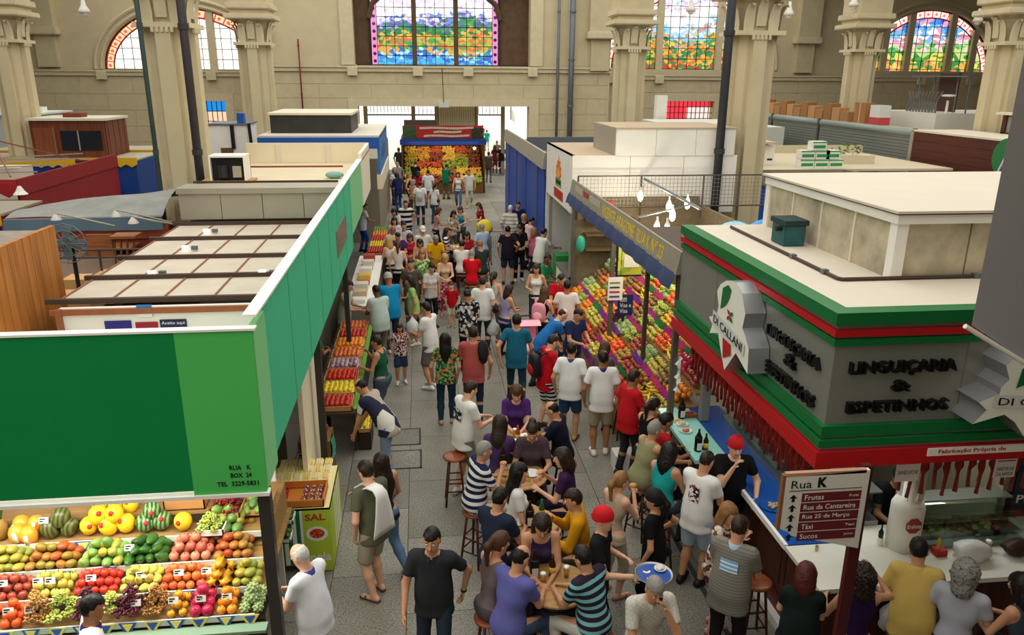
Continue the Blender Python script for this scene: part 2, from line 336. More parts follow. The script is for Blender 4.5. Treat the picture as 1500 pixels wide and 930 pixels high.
# ---------------------------------------------------------------- stained glass
def stained(name, z0, z1, zones, cell=2.2, pale=.0):
    """ coloured glass: pieces (Voronoi cells) take the colour of the zone of the generic landscape they lie in """
    m = bpy.data.materials.new(name); m.use_nodes = True; nt = m.node_tree; nt.nodes.clear()
    out = nt.nodes.new('ShaderNodeOutputMaterial'); tr = nt.nodes.new('ShaderNodeBsdfTransparent'); gl = nt.nodes.new('ShaderNodeBsdfGlossy'); mx = nt.nodes.new('ShaderNodeMixShader'); mx.inputs[0].default_value = .03
    g = nt.nodes.new('ShaderNodeNewGeometry'); v = nt.nodes.new('ShaderNodeTexVoronoi'); v.inputs['Scale'].default_value = cell
    mp = nt.nodes.new('ShaderNodeMapping'); mp.inputs['Scale'].default_value = (1, 0, 1.35); nt.links.new(g.outputs['Position'], mp.inputs[0]); nt.links.new(mp.outputs[0], v.inputs['Vector'])
    s = nt.nodes.new('ShaderNodeSeparateXYZ'); nt.links.new(g.outputs['Position'], s.inputs[0])
    nz = nt.nodes.new('ShaderNodeTexNoise'); nz.inputs['Scale'].default_value = .45; nt.links.new(g.outputs['Position'], nz.inputs['Vector'])
    mr = nt.nodes.new('ShaderNodeMapRange'); mr.inputs[1].default_value = z0; mr.inputs[2].default_value = z1; nt.links.new(s.outputs['Z'], mr.inputs[0])
    sc = nt.nodes.new('ShaderNodeSeparateColor'); nt.links.new(v.outputs['Color'], sc.inputs[0])
    a = nt.nodes.new('ShaderNodeMath'); a.operation = 'MULTIPLY_ADD'; a.inputs[1].default_value = .16; nt.links.new(sc.outputs[1], a.inputs[0]); nt.links.new(mr.outputs[0], a.inputs[2])
    a2 = nt.nodes.new('ShaderNodeMath'); a2.operation = 'MULTIPLY_ADD'; a2.inputs[1].default_value = .5; nt.links.new(nz.outputs['Fac'], a2.inputs[0]); nt.links.new(a.outputs[0], a2.inputs[2])
    a3 = nt.nodes.new('ShaderNodeMath'); a3.operation = 'SUBTRACT'; a3.inputs[1].default_value = .33; nt.links.new(a2.outputs[0], a3.inputs[0])
    rA = ramp(nt, [z[1] for z in zones], True, [z[0] for z in zones]); rB = ramp(nt, [z[2] for z in zones], True, [z[0] for z in zones])
    nt.links.new(a3.outputs[0], rA.inputs[0]); nt.links.new(a3.outputs[0], rB.inputs[0])
    gt = nt.nodes.new('ShaderNodeMath'); gt.operation = 'GREATER_THAN'; gt.inputs[1].default_value = .52; nt.links.new(sc.outputs[0], gt.inputs[0])
    x = nt.nodes.new('ShaderNodeMixRGB'); nt.links.new(gt.outputs[0], x.inputs[0]); nt.links.new(rA.outputs[0], x.inputs[1]); nt.links.new(rB.outputs[0], x.inputs[2])
    wh = nt.nodes.new('ShaderNodeMixRGB'); wh.inputs[0].default_value = .22; wh.inputs[2].default_value = (.85, .85, .82, 1); nt.links.new(x.outputs[0], wh.inputs[1]); nt.links.new(wh.outputs[0], tr.inputs[0]); nt.links.new(tr.outputs[0], mx.inputs[1]); nt.links.new(gl.outputs[0], mx.inputs[2]); nt.links.new(mx.outputs[0], out.inputs[0]); return m
G_CLEAR = glass('fdfdf8', .97); G_RED = glass('e86a7c', .95); G_DISC = glass('fff4ee', .97); G_PINK = glass('e9b8d6', .96); G_MAUVE = glass('8f5cc0', .96); G_AMB = glass('f8e0c8', .96); G_PK2 = glass('f4b8b8', .96)
G_CEN = stained('stained_glass_farm', 6.4, 9.9, [(0, '3fa0e0', '58c7e8'), (.1, '2a78d6', 'bfe3f2'), (.2, '4bb56a', 'e0b65a'), (.32, 'd88a4a', 'b5c65a'), (.42, '2f9a4f', 'e9c46c'), (.5, '1f8a55', '57b56b'), (.6, '7c6fc9', '3fa67a'), (.68, '8fa6e0', 'd8c8ee'), (.78, 'fbfaf5', 'eef4fb'), (.9, 'ffffff', 'e6dcf2')], 4.6)
G_R1 = stained('stained_glass_harvest', 6.4, 11.2, [(0, '2f9a4a', 'c83a2a'), (.07, 'e6c04a', '3aa55a'), (.14, '36a04e', 'e88a3a'), (.21, 'e4b050', '2c8f6f'), (.28, '44ae5e', 'f0d080'), (.35, '9cd3ee', 'd8b0a0'), (.42, 'e6f2fb', 'b9dcf5'), (.52, 'ffffff', 'f2f6fb'), (.75, 'fdfdfd', 'f0c8e4'), (.88, 'a8d8f8', 'ffffff')], 4.2)
G_R2 = stained('stained_glass_field', 5.9, 10.2, [(0, 'd4a04a', '7a5ab0'), (.06, 'f0d890', 'e8a070'), (.14, 'e6c060', '5aa84a'), (.24, '38a050', 'e8dc80'), (.34, '58b85e', 'c8e0a0'), (.42, '9ccf9c', 'f6d8e0'), (.5, 'fbeef4', 'e8a8c4'), (.6, '8cc8f4', 'fdf4f8'), (.72, '4aa0ea', 'f0b8d0'), (.84, '2f86e4', '64b4f0')], 2.4)
LEAD = mat('2a2622', .6, name='window_lead')
def clip(poly, conv):
    for i in range(len(conv)):
        (ax, ay), (bx, by) = conv[i], conv[(i+1) % len(conv)]; out = []
        sd = lambda p: (bx-ax)*(p[1]-ay)-(by-ay)*(p[0]-ax)
        for k in range(len(poly)):
            p, q = poly[k], poly[(k+1) % len(poly)]; a, c = sd(p), sd(q)
            if a >= 0: out.append(p)
            if (a >= 0) != (c >= 0): t = a/(a-c); out.append((p[0]+t*(q[0]-p[0]), p[1]+t*(q[1]-p[1])))
        poly = out
        if len(poly) < 3: return []
    return poly
def panes(parent, region, x0, x1, z0, z1, pw, ph, Y, m, skip=None, th=.012):
    nx, nz = max(1, round((x1-x0)/pw)), max(1, round((z1-z0)/ph)); pw, ph = (x1-x0)/nx, (z1-z0)/nz; lead = MB()
    for i in range(nx):
        for j in range(nz):
            r = [(x0+i*pw, z0+j*ph), (x0+(i+1)*pw, z0+j*ph), (x0+(i+1)*pw, z0+(j+1)*ph), (x0+i*pw, z0+(j+1)*ph)]
            if region: r = clip(r, region)
            if len(r) < 3: continue
            ar = abs(sum(r[k][0]*r[(k+1) % len(r)][1]-r[(k+1) % len(r)][0]*r[k][1] for k in range(len(r))))/2
            if ar < .01: continue
            MB().prism(r, (0, Y+th, 0), (1, 0, 0), (0, 0, 1), th).build('pane', m, parent)
            for k in range(len(r)):
                p, q = r[k], r[(k+1) % len(r)]
                if abs(p[0]-q[0])+abs(p[1]-q[1]) > .12: lead.beam((p[0], Y-.01, p[1]), (q[0], Y-.01, q[1]), .03, .035)
    lead.build('leading', LEAD, parent)
def arched_window(name, key, Y, pw, ph, m, mull, bm1, bm2, label):
    xc, hw, z0, rise = wins[key]; t = thing(name, (xc, Y, z0), None, None); struct(t); t['label'] = label
    outer = arch_pts(xc, hw, z0, rise, 48); inn = arch_pts(xc, hw-.5, z0, rise-.5, 48)
    panes(t, inn[::-1], xc-hw+.5, xc+hw-.5, z0, z0+rise-.5, pw, ph, Y+.35, m)
    # ring of coloured border panes with discs
    for k in range(0, 48, 2):
        q = [outer[k], outer[k+2], inn[k+2], inn[k]]
        mix = lambda A, B_, w_: (A[0]+(B_[0]-A[0])*w_, A[1]+(B_[1]-A[1])*w_)
        def ringpart(r0, r1, a0, a1, m_, nm_):
            c_ = [mix(mix(q[0], q[3], r0), mix(q[1], q[2], r0), a0), mix(mix(q[0], q[3], r0), mix(q[1], q[2], r0), a1), mix(mix(q[0], q[3], r1), mix(q[1], q[2], r1), a1), mix(mix(q[0], q[3], r1), mix(q[1], q[2], r1), a0)]
            MB().prism(c_[::-1], (0, Y+.362, 0), (1, 0, 0), (0, 0, 1), .012).build(nm_, m_, t)
        ringpart(0, .14, 0, 1, bm1, 'border_pane'); ringpart(.86, 1, 0, 1, bm1, 'border_pane'); ringpart(.14, .86, 0, .12, bm1, 'border_pane'); ringpart(.14, .86, .12, 1, bm2, 'border_disc')
        cx, cz = np.mean([p[0] for p in q]), np.mean([p[1] for p in q]); r = .1
        MB().prism([(cx+r*math.cos(a*math.pi/4), cz+r*math.sin(a*math.pi/4)) for a in range(8)], (0, Y+.345, 0), (1, 0, 0), (0, 0, 1), .01).build('border_dot', G_PK2, t)
    b = MB(); b.tube([(x, Y+.33, z) for x, z in inn], .03, 6); b.tube([(x, Y+.3, z) for x, z in outer], .06, 6); b.box(xc-hw, xc+hw, Y+.2, Y+.5, z0-.06, z0+.04); b.build('window_frame', LEAD, t)
    for x in mull:
        dz = rise*math.sqrt(max(0, 1-((x-xc)/hw)**2)); MB().box(x-.2, x+.2, Y+.1, Y+.5, z0, z0+dz).build('mullion', MOULD, t)
    b = MB(); pts = arch_pts(xc, hw+.45, z0, rise+.45, 40)
    b.tube([(x, Y-.02, z) for x, z in pts], .12, 6); b.tube([(x, Y-.02, z) for x, z in arch_pts(xc, hw+.12, z0, rise+.12, 40)], .09, 6); b.build('arch_moulding', MOULD, t)
arched_window('window_1', 'L', YS, .56, .62, G_CLEAR, (-15.1, -12.1), G_RED, G_AMB, 'half-round white glass window with a red bordered arch')
arched_window('window_2', 'LL', YS, .56, .62, G_CLEAR, (-30, -27), G_RED, G_AMB, 'white glass window cut by the left edge of the photo')
arched_window('window_4', 'R', YS, .62, .62, G_R1, (15.2, 19.1), G_RED, G_DISC, 'tall stained glass window behind the right columns')
arched_window('window_5', 'RR', YS, .55, .55, G_R2, (30.35, 32.0, 34.9, 36.6), G_RED, G_DISC, 'stained glass window with blue sky and field workers at the right')
t = struct(thing('window_3', (1.05, YC+.8, 6.4), None, None)); t['label'] = 'wide stained glass landscape window above the entrance'
x0, x1, z0, z1 = -2.6, 4.7, 6.4, 10.05
for a, c in ((x0+.33, x0+2.33), (x0+2.57, x0+4.73), (x0+4.97, x1-.33)): panes(t, None, a, c, z0, z1, .5, .52, YC+.7, G_CEN)
for xa in (x0, x1-.33):
    for k in range(9):
        za = z0+k*(z1-z0)/9; zb = za+(z1-z0)/9
        MB().box(xa, xa+.33, YC+.7, YC+.712, za, zb).build('border_pane', G_PINK, t)
        MB().prism([(xa+.165+.1*math.cos(a*math.pi/4), (za+zb)/2+.1*math.sin(a*math.pi/4)) for a in range(8)], (0, YC+.69, 0), (1, 0, 0), (0, 0, 1), .01).build('border_disc', G_MAUVE, t)
for x in (x0+2.45, x0+4.85): MB().box(x-.12, x+.12, YC+.55, YC+.8, z0, z1+.2).build('mullion', DARKWOOD, t)
b = MB(); b.box(x0-.12, x0, YC+.6, YC+.8, z0, z1); b.box(x1, x1+.12, YC+.6, YC+.8, z0, z1); b.box(-3.5, 6.5, YC+.55, YC+.85, 6.34, 6.42); b.build('window_frame', LEAD, t)
b = MB(); b.box(-3.55, x0-.12, YC+.7, YC+.8, 6.4, 10.6); b.box(x1+.12, 6.5, YC+.7, YC+.8, 6.4, 10.6); b.box(x0-.12, x1+.12, YC+.7, YC+.8, z1, 10.6)
b.build('side_panel', DARKWOOD, t)
for sx in (-1, 1):
    xm = 1.05+sx*3.65; b = MB(); b.tube([(xm+sx*.1, YC+.5, 8.9), (xm-sx*.15, YC+.5, 9.7), (xm-sx*.9, YC+.5, 10.3)], .16, 6); b.build('arch_bracket', DARKWOOD, t)
for nm, (xa, xb, za, zb), cols, lab in (('window_6', smallL, (glass('58b4e4', .95), glass('f2dccb', .95)), 'small barred window with blue and white glass by the white shed'), ('window_7', smallR, (glass('f07a8a', .95), glass('efe6e4', .95)), 'low barred window with pink glass behind the white stall')):
    t = struct(thing(nm, ((xa+xb)/2, YS, za), None, None)); t['label'] = lab
    n = round((xb-xa)/.28); w = (xb-xa)/n; b = MB()
    for i in range(n):
        for j in range(4):
            h = (zb-za)/4; k = (0 if (j == 3 or (nm == 'window_7' and i < n*.45)) else 1)
            MB().box(xa+i*w, xa+(i+1)*w, YS+.3, YS+.31, za+j*h, za+(j+1)*h).build('pane', cols[k], t)
        b.box(xa+i*w-.02, xa+i*w+.02, YS+.15, YS+.19, za, zb)
    for j in range(5): b.box(xa, xb, YS+.2, YS+.24, za+j*(zb-za)/4-.02, za+j*(zb-za)/4+.02)
    b.build('window_bars', LEAD, t)
# ---------------------------------------------------------------- entrance: posts, transom grilles, ribbed panel, outdoor awning
t = struct(thing('door_1', (1.5, YC+1.6, 0), None, None)); t['label'] = 'wide entrance opening with iron transom grilles'
for x in (-3.2, -.35, 1.05, 3.45, 5.1): MB().box(x-.12, x+.12, YC+1.5, YC+1.75, 0, 4.2).build('door_post', mat('8b7f68', .7), t)
for x0_, x1_ in ((-3.1, -.45), (-.25, .95), (3.6, 5.0)):
    b = MB(); b.box(x0_, x1_, YC+1.55, YC+1.65, 3.5, 3.58); b.box(x0_, x1_, YC+1.55, YC+1.65, 4.05, 4.12)
    n = int((x1_-x0_)/.2)
    for i in range(n+1): x = x0_+(x1_-x0_)*i/n; b.box(x-.015, x+.015, YC+1.58, YC+1.62, 3.55, 4.08); b.tube([(x, YC+1.6, 3.8+.09*math.cos(a)) for a in (0,)]+[(x+.07, YC+1.6, 3.8), (x, YC+1.6, 3.72)], .012, 4)
    b.build('transom_grille', LEAD, t)
pn = MB().box(1.15, 3.4, YC+1.5, YC+1.6, 2.75, 4.1).build('ribbed_panel', mat('b9ab8c', .7), t)
for i in range(16): MB().box(1.2+i*.138, 1.2+i*.138+.09, YC+1.45, YC+1.5, 2.78, 4.08).build('slat', mat('c7b997', .7), pn)
a = tag(MB().prism([(0, 0), (4.6, -.4), (4.6, -.1), (0, .8)], (5.5, YC+1.2, 3.3), (.18, 1, 0), (0, 0, 1), .06).build('street_awning', WHITE), 'white sloping awning just outside the entrance', 'awning')
tag(B('street_bench', mat('6f6d66', .7), 3.9, 4.9, 52, 52.5, 0, .7), 'grey low stand outside the entrance on the street', 'stand')

# ---------------------------------------------------------------- columns
def leaf_mesh():
    P = []
    for i, (z, out, w) in enumerate(((0, 0, .12), (.2, .01, .13), (.42, .05, .12), (.56, .12, .09), (.58, .18, .05), (.53, .2, .02))):
        P.append([(-w, -out+.02, z), (-w*.5, -out-.015, z), (0, -out+.012, z), (w*.5, -out-.015, z), (w, -out+.02, z)])
    return MB().sheet(P).mesh('acanthus_leaf', MOULD, smooth=True)
LEAF = leaf_mesh()
def column(x, y, label, hw=.4, cz=6.8):
    t = struct(thing('column', (x, y, 0), label, None)); t['group'] = 'columns of the hall'
    b = MB(); c = hw*.62
    pts = [(hw, c), (c, hw), (-c, hw), (-hw, c), (-hw, -c), (-c, -hw), (c, -hw), (hw, -c)]
    b.prism(pts, (x, y, 0), (1, 0, 0), (0, 1, 0), cz); b.build('shaft', PLASTER2, t)
    b = MB()
    for dx, dy in ((1, 0), (-1, 0), (0, 1), (0, -1)): b.box(x+dx*hw-.16, x+dx*hw+.16, y+dy*hw-.16, y+dy*hw+.16, 0, cz)
    b.build('pilaster_strip', PLASTER, t)
    b = MB(); k = hw+.16
    b.box(x-k-.03, x+k+.03, y-k-.03, y+k+.03, cz-.04, cz+.06)
    for i in range(4): b.prism([(-k+.05*i-.02, 0), (k-.05*i+.02, 0)][:0] or [(-k, 0), (k, 0), (k+.02, .02), (-k-.02, .02)], (x, y-k, cz), (1, 0, 0), (0, 0, 1), .01) if False else None
    b.build('astragal', MOULD, t)
    d = MB()
    for i in range(5):
        for sy in (-1, 1): d.box(x-.22+.1*i, x-.16+.1*i, y+sy*(k+.01)-.03, y+sy*(k+.01)+.03, cz-.14, cz-.04); d.box(x+sy*(k+.01)-.03, x+sy*(k+.01)+.03, y-.22+.1*i, y-.16+.1*i, cz-.14, cz-.04)
    d.build('dentil', MOULD, t)
    MB().lathe([(hw*1.12, 0), (hw*1.12, .35), (hw*1.35, .62), (hw*1.62, .74)], (x, y, cz+.05), 12).build('bell', PLASTER2, t)
    for i in range(4):
        for off in (-.3, 0, .3):
            a = i*math.pi/2; r = hw+.12; px, py = (off*math.cos(a)+r*math.sin(a), off*math.sin(a)-r*math.cos(a))
            link('acanthus_leaf', LEAF, t, (px, py, cz+.06+(.0 if off else .1)), (0, 0, a))
    MB().box(x-.8, x+.8, y-.8, y+.8, cz+.78, cz+.95).build('abacus', MOULD, t, bevel=.03)
    MB().lathe([(.62, 0), (.62, .1), (.8, .16), (.8, .3), (.66, .4), (.66, 4)], (x, y, cz+.95), 4).build('impost', PLASTER2, t) if False else MB().box(x-.62, x+.62, y-.62, y+.62, cz+.95, cz+5.5).build('upper_pier', PLASTER2, t)
    MB().box(x-.74, x+.74, y-.74, y+.74, cz+1.1, cz+1.3).build('pier_band', MOULD, t, bevel=.03)
    return t
cols = [(-5.42, 18.9, 'big cream column behind the green fronted stall'), (7.98, 18.9, 'big cream column behind the white stall'), (-5.6, 29.2, 'slimmer far column left of the entrance'), (7.75, 29.2, 'slimmer far column right of the entrance'),
        (-13.6, 29.2, 'far column near the left edge of the photo'), (16.75, 29.2, 'far column left of the blue stained glass window'), (17.3, 22.2, 'column right of the blue stained glass window')]
for x, y, lab in cols: column(x, y, lab)
# arches that spring from the far columns
def arch(x0, y0, x1, y1, z, label):
    xm, ym = (x0+x1)/2, (y0+y1)/2; R = math.hypot(x1-x0, y1-y0)/2; d = np.array([x1-x0, y1-y0, 0])/(2*R); n = np.array([-d[1], d[0], 0]); t = struct(thing('arch', (xm, ym, z), label, None)); t['group'] = 'arches between the columns'
    for off, r, w, h in ((0, R-.5, .62, .3), (0, R-.25, .9, .35)):
        P = []
        for (dr, dn) in ((0, -w/2), (0, w/2), (h, w/2), (h, -w/2), (0, -w/2)):
            P.append([np.array([xm, ym, z])+d*(r+dr)*math.cos(math.pi*k/28)+np.array([0, 0, 1])*(r+dr)*math.sin(math.pi*k/28)+n*dn for k in range(29)])
        MB().sheet(P).build('arch_rib', MOULD if w < .8 else PLASTER2, t)
ZA = 8.0
for a, c, lab in (((-13.6, 29.2), (-5.6, 29.2), 'arch between the two far left columns'), ((7.75, 29.2), (16.5, 29.2), 'arch between the two far right columns'), ((-5.42, 18.9), (-5.6, 29.2), 'arch along the aisle on the left'), ((7.98, 18.9), (7.75, 29.2), 'arch along the aisle on the right'),
                  ((16.5, 29.2), (17.3, 22.2), 'arch in front of the blue stained glass window'), ((-21.6, 29.2), (-13.6, 29.2), 'arch at the left edge of the photo'), ((16.5, 29.2), (25.5, 29.2), 'arch before the right stained glass window')):
    arch(*a, *c, ZA, lab)
# wall corbels
for x in (-21.2, -8.9, 10.6, 24.7, 40.5):
    y = YS if not XL-.5 < x < XR else YC
    t = struct(thing('corbel', (x, y, 7.5), 'stone corbel carrying a vault rib on the end wall', None)); t['group'] = 'corbels on the end wall'
    MB().box(x-.55, x+.55, y-.35, y, SILL+.1, 7.9).build('corbel_strip', PLASTER2, t); MB().box(x-.85, x+.85, y-.7, y, 7.9, 8.3).build('corbel_cap', MOULD, t, bevel=.05); MB().box(x-.7, x+.7, y-.6, y, 8.3, 12).build('corbel_pier', PLASTER2, t)
# pipes
def pipe(u, v, Y, r, m, lab, z0=0, z1=12, name='drain_pipe'):
    p = PY(u, v, Y); t = thing(name, (p[0], Y, z0), lab, 'pipe'); MB().tube([(p[0], Y, z0), (p[0], Y, z1)], r, 10).build('pipe_run', m, t, smooth=True)
    for z in np.arange(z0+1.5, z1, 2.6): MB().tube([(p[0], Y, z), (p[0], Y, z+.12)], r*1.25, 10).build('pipe_collar', m, t)
pipe(281, 150, 18.0, .09, mat('3a3638', .5), 'dark iron rain pipe beside the big left column'); pipe(219, 150, 18.0, .05, mat('3c4a48', .5), 'thin dark pipe on the left flank of the big left column')
pipe(1064, 100, 17.75, .1, mat('35363a', .5), 'dark iron rain pipe beside the big right column')
pipe(838, 60, 46.6, .16, GREYPIPE, 'thick grey pipe on the end wall right of the entrance'); pipe(818, 60, 46.7, .08, GREYPIPE, 'thin grey conduit on the end wall right of the entrance')
pipe(440, 110, 46.6, .045, mat('7e2a22', .5), 'thin red vertical pipe on the end wall', 3.2, 7.7, 'fire_pipe')
p = PY(650, 152, 46.8); t = thing('wall_lamp', (p[0], 46.8, p[2]-.2), 'small white box lamp hanging over the entrance', 'lamp'); MB().box(p[0]-.3, p[0]+.3, 46.65, 46.95, p[2]-.2, p[2]+.05).build('lamp_box', mat('c8d0cc', .4), t); MB().tube([(p[0], 46.8, p[2]+.05), (p[0]-.05, 46.8, 6.2)], .02, 6).build('cable', IRON, t)
# bell pendant lamps
for k, (u, v, lab) in enumerate(((123, 14, 'white bell pendant lamp left of the big left column'), (281, 16, 'white bell pendant lamp beside the dark pipe'), (1012, 12, 'white bell pendant lamp before the tall stained glass'), (1156, 18, 'white bell pendant lamp right of the big right column'), (1251, 5, 'white bell pendant lamp at the top edge, right of centre'), (1433, 28, 'white bell pendant lamp before the right stained glass'))):
    p = PY(u, v, 27.5); t = thing('pendant_lamp', (p[0], p[1], p[2]-.15), lab, 'lamp', 'bell pendant lamps of the hall')
    MB().lathe([(.17, 0), (.16, .09), (.085, .21), (.06, .34), (.04, .45)], (p[0], p[1], p[2]-.1), 12).build('lamp_shade', WHITE, t, True); MB().ball((p[0], p[1], p[2]-.1), .11, 10, 6).build('bulb', mat('f4f4ec', .3), t, True)
    MB().tube([(p[0], p[1], p[2]+.38), (p[0], p[1], 14)], .012, 5).build('cord', IRON, t)
# ================================================================ left: the green fronted fruit stall
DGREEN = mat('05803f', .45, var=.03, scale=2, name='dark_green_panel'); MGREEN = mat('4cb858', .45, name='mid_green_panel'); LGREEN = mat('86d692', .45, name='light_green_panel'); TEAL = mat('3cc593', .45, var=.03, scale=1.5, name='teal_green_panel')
BLACK = mat('141414', .5, name='black'); BROWNMETAL = mat('4c3a30', .6, name='brown_metal'); GREYMETAL = mat('a7a08f', .45, .25, var=.05, scale=2, name='grey_sheet_metal')
CREAM = mat('e6dabb', .7, var=.04, scale=1.5, name='cream_panel'); BLUE = mat('1f55a5', .55, name='blue_paint')
XB, YB, ZB0, ZB1 = -1.34, 5.87, 2.5, 3.91
t = thing('stall_canopy', (-3, YB, 2.5), 'green signboard canopy of the fruit stall at the left', 'stall')
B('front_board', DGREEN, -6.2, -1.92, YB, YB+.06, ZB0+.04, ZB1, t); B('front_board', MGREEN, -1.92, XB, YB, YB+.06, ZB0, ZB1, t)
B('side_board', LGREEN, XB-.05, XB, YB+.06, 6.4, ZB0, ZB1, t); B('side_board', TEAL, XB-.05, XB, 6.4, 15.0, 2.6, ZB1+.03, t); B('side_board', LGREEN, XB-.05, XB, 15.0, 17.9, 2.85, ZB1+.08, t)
for y in np.arange(7.6, 15, 1.2): B('board_joint', mat('34b486', .5), XB, XB+.004, y, y+.02, 2.6, ZB1+.02, t)
B('board_window', mat('7a6a55', .25, var=.3, scale=3), XB, XB+.012, 12.1, 13.75, 3.05, 3.47, t)
B('edge_cap', WHITE, -6.2, XB+.03, YB-.015, YB+.075, ZB1, ZB1+.018, t); B('edge_cap', WHITE, XB-.08, XB+.03, YB+.09, 17.9, ZB1+.08, ZB1+.1, t); B('edge_cap', WHITE, -6.2, XB+.02, YB-.02, YB+.07, ZB0-.03, ZB0, t)
for k, (s, x0, x1, z) in enumerate((('RUA   K', -1.62, -1.45, 2.715), ('BOX  24', -1.615, -1.45, 2.645), ('TEL  3229-5831', -1.73, -1.40, 2.57))):
    lettering(s, (x0, YB-.002, z), (x1-x0, 0, 0), (0, 0, .042), BLACK, t, depth=.003, bold=.015)
ceil_ = B('canopy_ceiling', WHITE, -6.1, XB-.08, YB+.1, 9.35, 2.66, 2.7, t)
B('side_wall', CREAM, -1.62, -1.56, 9.2, 10.9, 0, 2.7, t)
# posts under the boards
for x, y, lab, w, zt in ((-1.39, 5.99, 'dark post at the front corner of the green stall', .05, 2.46), (-1.45, 10.0, 'dark post under the middle of the teal board', .045, 2.58), (-1.45, 14.2, 'dark post under the far end of the teal board', .045, 2.58)):
    o = tag(B('stall_post', mat('3a3531', .5), x-w, x+w, y-w, y+w, 0, zt), lab, 'post', 'posts of the green stall')
# sheet roof with purlins, battens and little spot lamps
t = thing('stall_roof', (-2.9, 9.4, 3.0), 'pale sheet roof with brown battens and spot lamps inside the green boards', 'roof')
ys = [9.45, 10.6, 11.8, 13.2, 14.55]; RP = mat('c4b9a6', .7, var=.08, scale=3, name='roof_sheet')
for a, c in zip(ys[:-1], ys[1:]):
    for i in range(5):
        x = -4.4+i*.6; B('roof_panel', RP, x+.012, x+.588, a+.03, c-.03, 3.14, 3.16, t)
for i in range(6): B('batten', mat('8a5a44', .6), -4.4+i*.6-.012, -4.4+i*.6+.012, 9.45, 14.5, 3.16, 3.175, t)
for y in ys: B('purlin', BROWNMETAL, -4.5, -1.45, y-.03, y+.03, 3.16, 3.22, t)
B('inner_wall', WHITE, -4.3, -1.45, 9.3, 9.36, 2.3, 3.14, t); B('fascia_rail', mat('9a5a3a', .6, var=.1), -4.4, -1.45, 9.27, 9.3, 3.06, 3.13, t); B('corner_stud', mat('9a5a3a', .6), -4.33, -4.27, 9.24, 9.3, 2.3, 3.14, t)
for i in range(9): B('white_slat', OFFWHITE, -4.78, -4.76, 8.0+i*.15, 8.12+i*.15, 2.5, 2.98-.02*(8-i), t)
for k, (u, v) in enumerate(((223, 401), (272, 364), (303, 339), (385, 400))):
    p = PZ(u, v, 3.2); l = thing('spot_lamp', (p[0], p[1], 3.18), 'small lit spot lamp on the sheet roof, %s' % ('nearest of the left line', 'second of the left line', 'farthest of the left line', 'the one near the teal board')[k], 'lamp', 'spot lamps on the sheet roof')
    MB().box(p[0]-.05, p[0]+.04, p[1]-.03, p[1]+.03, 3.18, 3.24).build('lamp_head', emit('fff4d8', 3), l); MB().box(p[0]+.09, p[0]+.18, p[1]-.03, p[1]+.03, 3.18, 3.24).build('ballast', GREYPIPE, l)
for k, (u0, v0, u1, v1, cols, tx, lab) in enumerate(((155, 469, 192, 482, '2a2a7c', '', 'blue card sticker'), (200, 471, 231, 482, '9b2030', '', 'red card sticker'), (236, 467, 273, 482, '20204a', 'Aceito aqui', 'dark blue sticker reading Aceito aqui'), (202, 446, 222, 464, '2f7fc4', '', 'blue and white card sticker'))):
    a, c = PY(u0, v1, 9.3), PY(u1, v0, 9.3); s = thing('wall_sticker', (a[0], 9.29, a[2]-.15), lab+' on the wall inside the green boards', 'sticker')
    zb = a[2]-(.12 if k < 3 else 0); MB().box(a[0], c[0], 9.285, 9.298, zb, c[2]).build('sticker_sheet', mat(cols, .5), s)
    if k == 3: MB().box(a[0], c[0], 9.283, 9.285, zb, zb+.05).build('sticker_band', WHITE, s)
    if tx: lettering(tx, (a[0]+.02, 9.284, c[2]-.07), (c[0]-a[0]-.04, 0, 0), (0, 0, .05), WHITE, s, depth=.002)
# brown plank screen
t = thing('plank_screen', (-4.78, 9.4, 2.6), 'orange brown vertical plank screen at the left of the sheet roof', 'wooden screen')
for i in range(15):
    y = 7.9+i*.175; B('plank', wood(('9a5a24', 'a8652c', '8f5020')[i % 3], 'c07a3a', 2, (8, 8, .6)), -4.80-.006*(i % 2), -4.74, y+.006, y+.169, 2.6, 3.92, t)
B('screen_roof', mat('8d8577', .8, var=.15), -6.4, -4.82, 7.9, 10.5, 3.82, 3.86, t); B('screen_rail', mat('6f4020', .6), -6.4, -4.84, 10.3, 10.36, 3.5, 3.6, t)
# grey hood, second (cream) stall, AC box
t = thing('metal_hood', (-2.9, 14.6, 3.2), 'long grey sheet metal hood behind the sheet roof', 'hood')
for i in range(4): x0 = -4.4+i*.74; B('hood_panel', GREYMETAL, x0+.006, x0+.734, 14.66, 14.7, 3.25, 3.72, t)
B('hood_top', GREYMETAL, -4.42, -1.42, 14.62, 15.3, 3.72, 3.82, t); B('roof_rail', BROWNMETAL, -4.3, -1.6, 15.34, 15.39, 3.82, 3.86, t)
t = thing('market_stall', (-2.9, 18, 0), 'cream walled stall roof behind the metal hood', 'stall')
B('roof', mat('d2c3a4', .75, var=.04, scale=2), -4.4, -1.42, 15.42, 20.65, 3.58, 3.64, t); B('rear_parapet', CREAM, -4.4, -1.32, 20.66, 20.72, 3.0, 4.14, t); B('side_parapet', mat('f0e6cc', .7), -1.40, -1.32, 17.95, 20.66, 2.95, 4.12, t)
for x in (-3.6, -2.35): B('parapet_rib', OFFWHITE, x-.06, x+.06, 20.62, 20.66, 3.64, 4.1, t)
B('ridge_pipe', mat('8e4a38', .5), -4.2, -1.9, 19.6, 19.64, 3.64, 3.68, t); B('stall_body', mat('6d6453', .8), -4.3, -2.1, 14.9, 20.6, 0, 3.2, t); B('red_trim', mat('9c4640', .6), -1.325, -1.315, 18, 20.7, 3.95, 3.98, t)
p = PZ(335, 268, 3.64); t = thing('air_conditioner', (p[0], p[1], 3.64), 'white air conditioner with an open dark front on the cream roof', 'air conditioner')
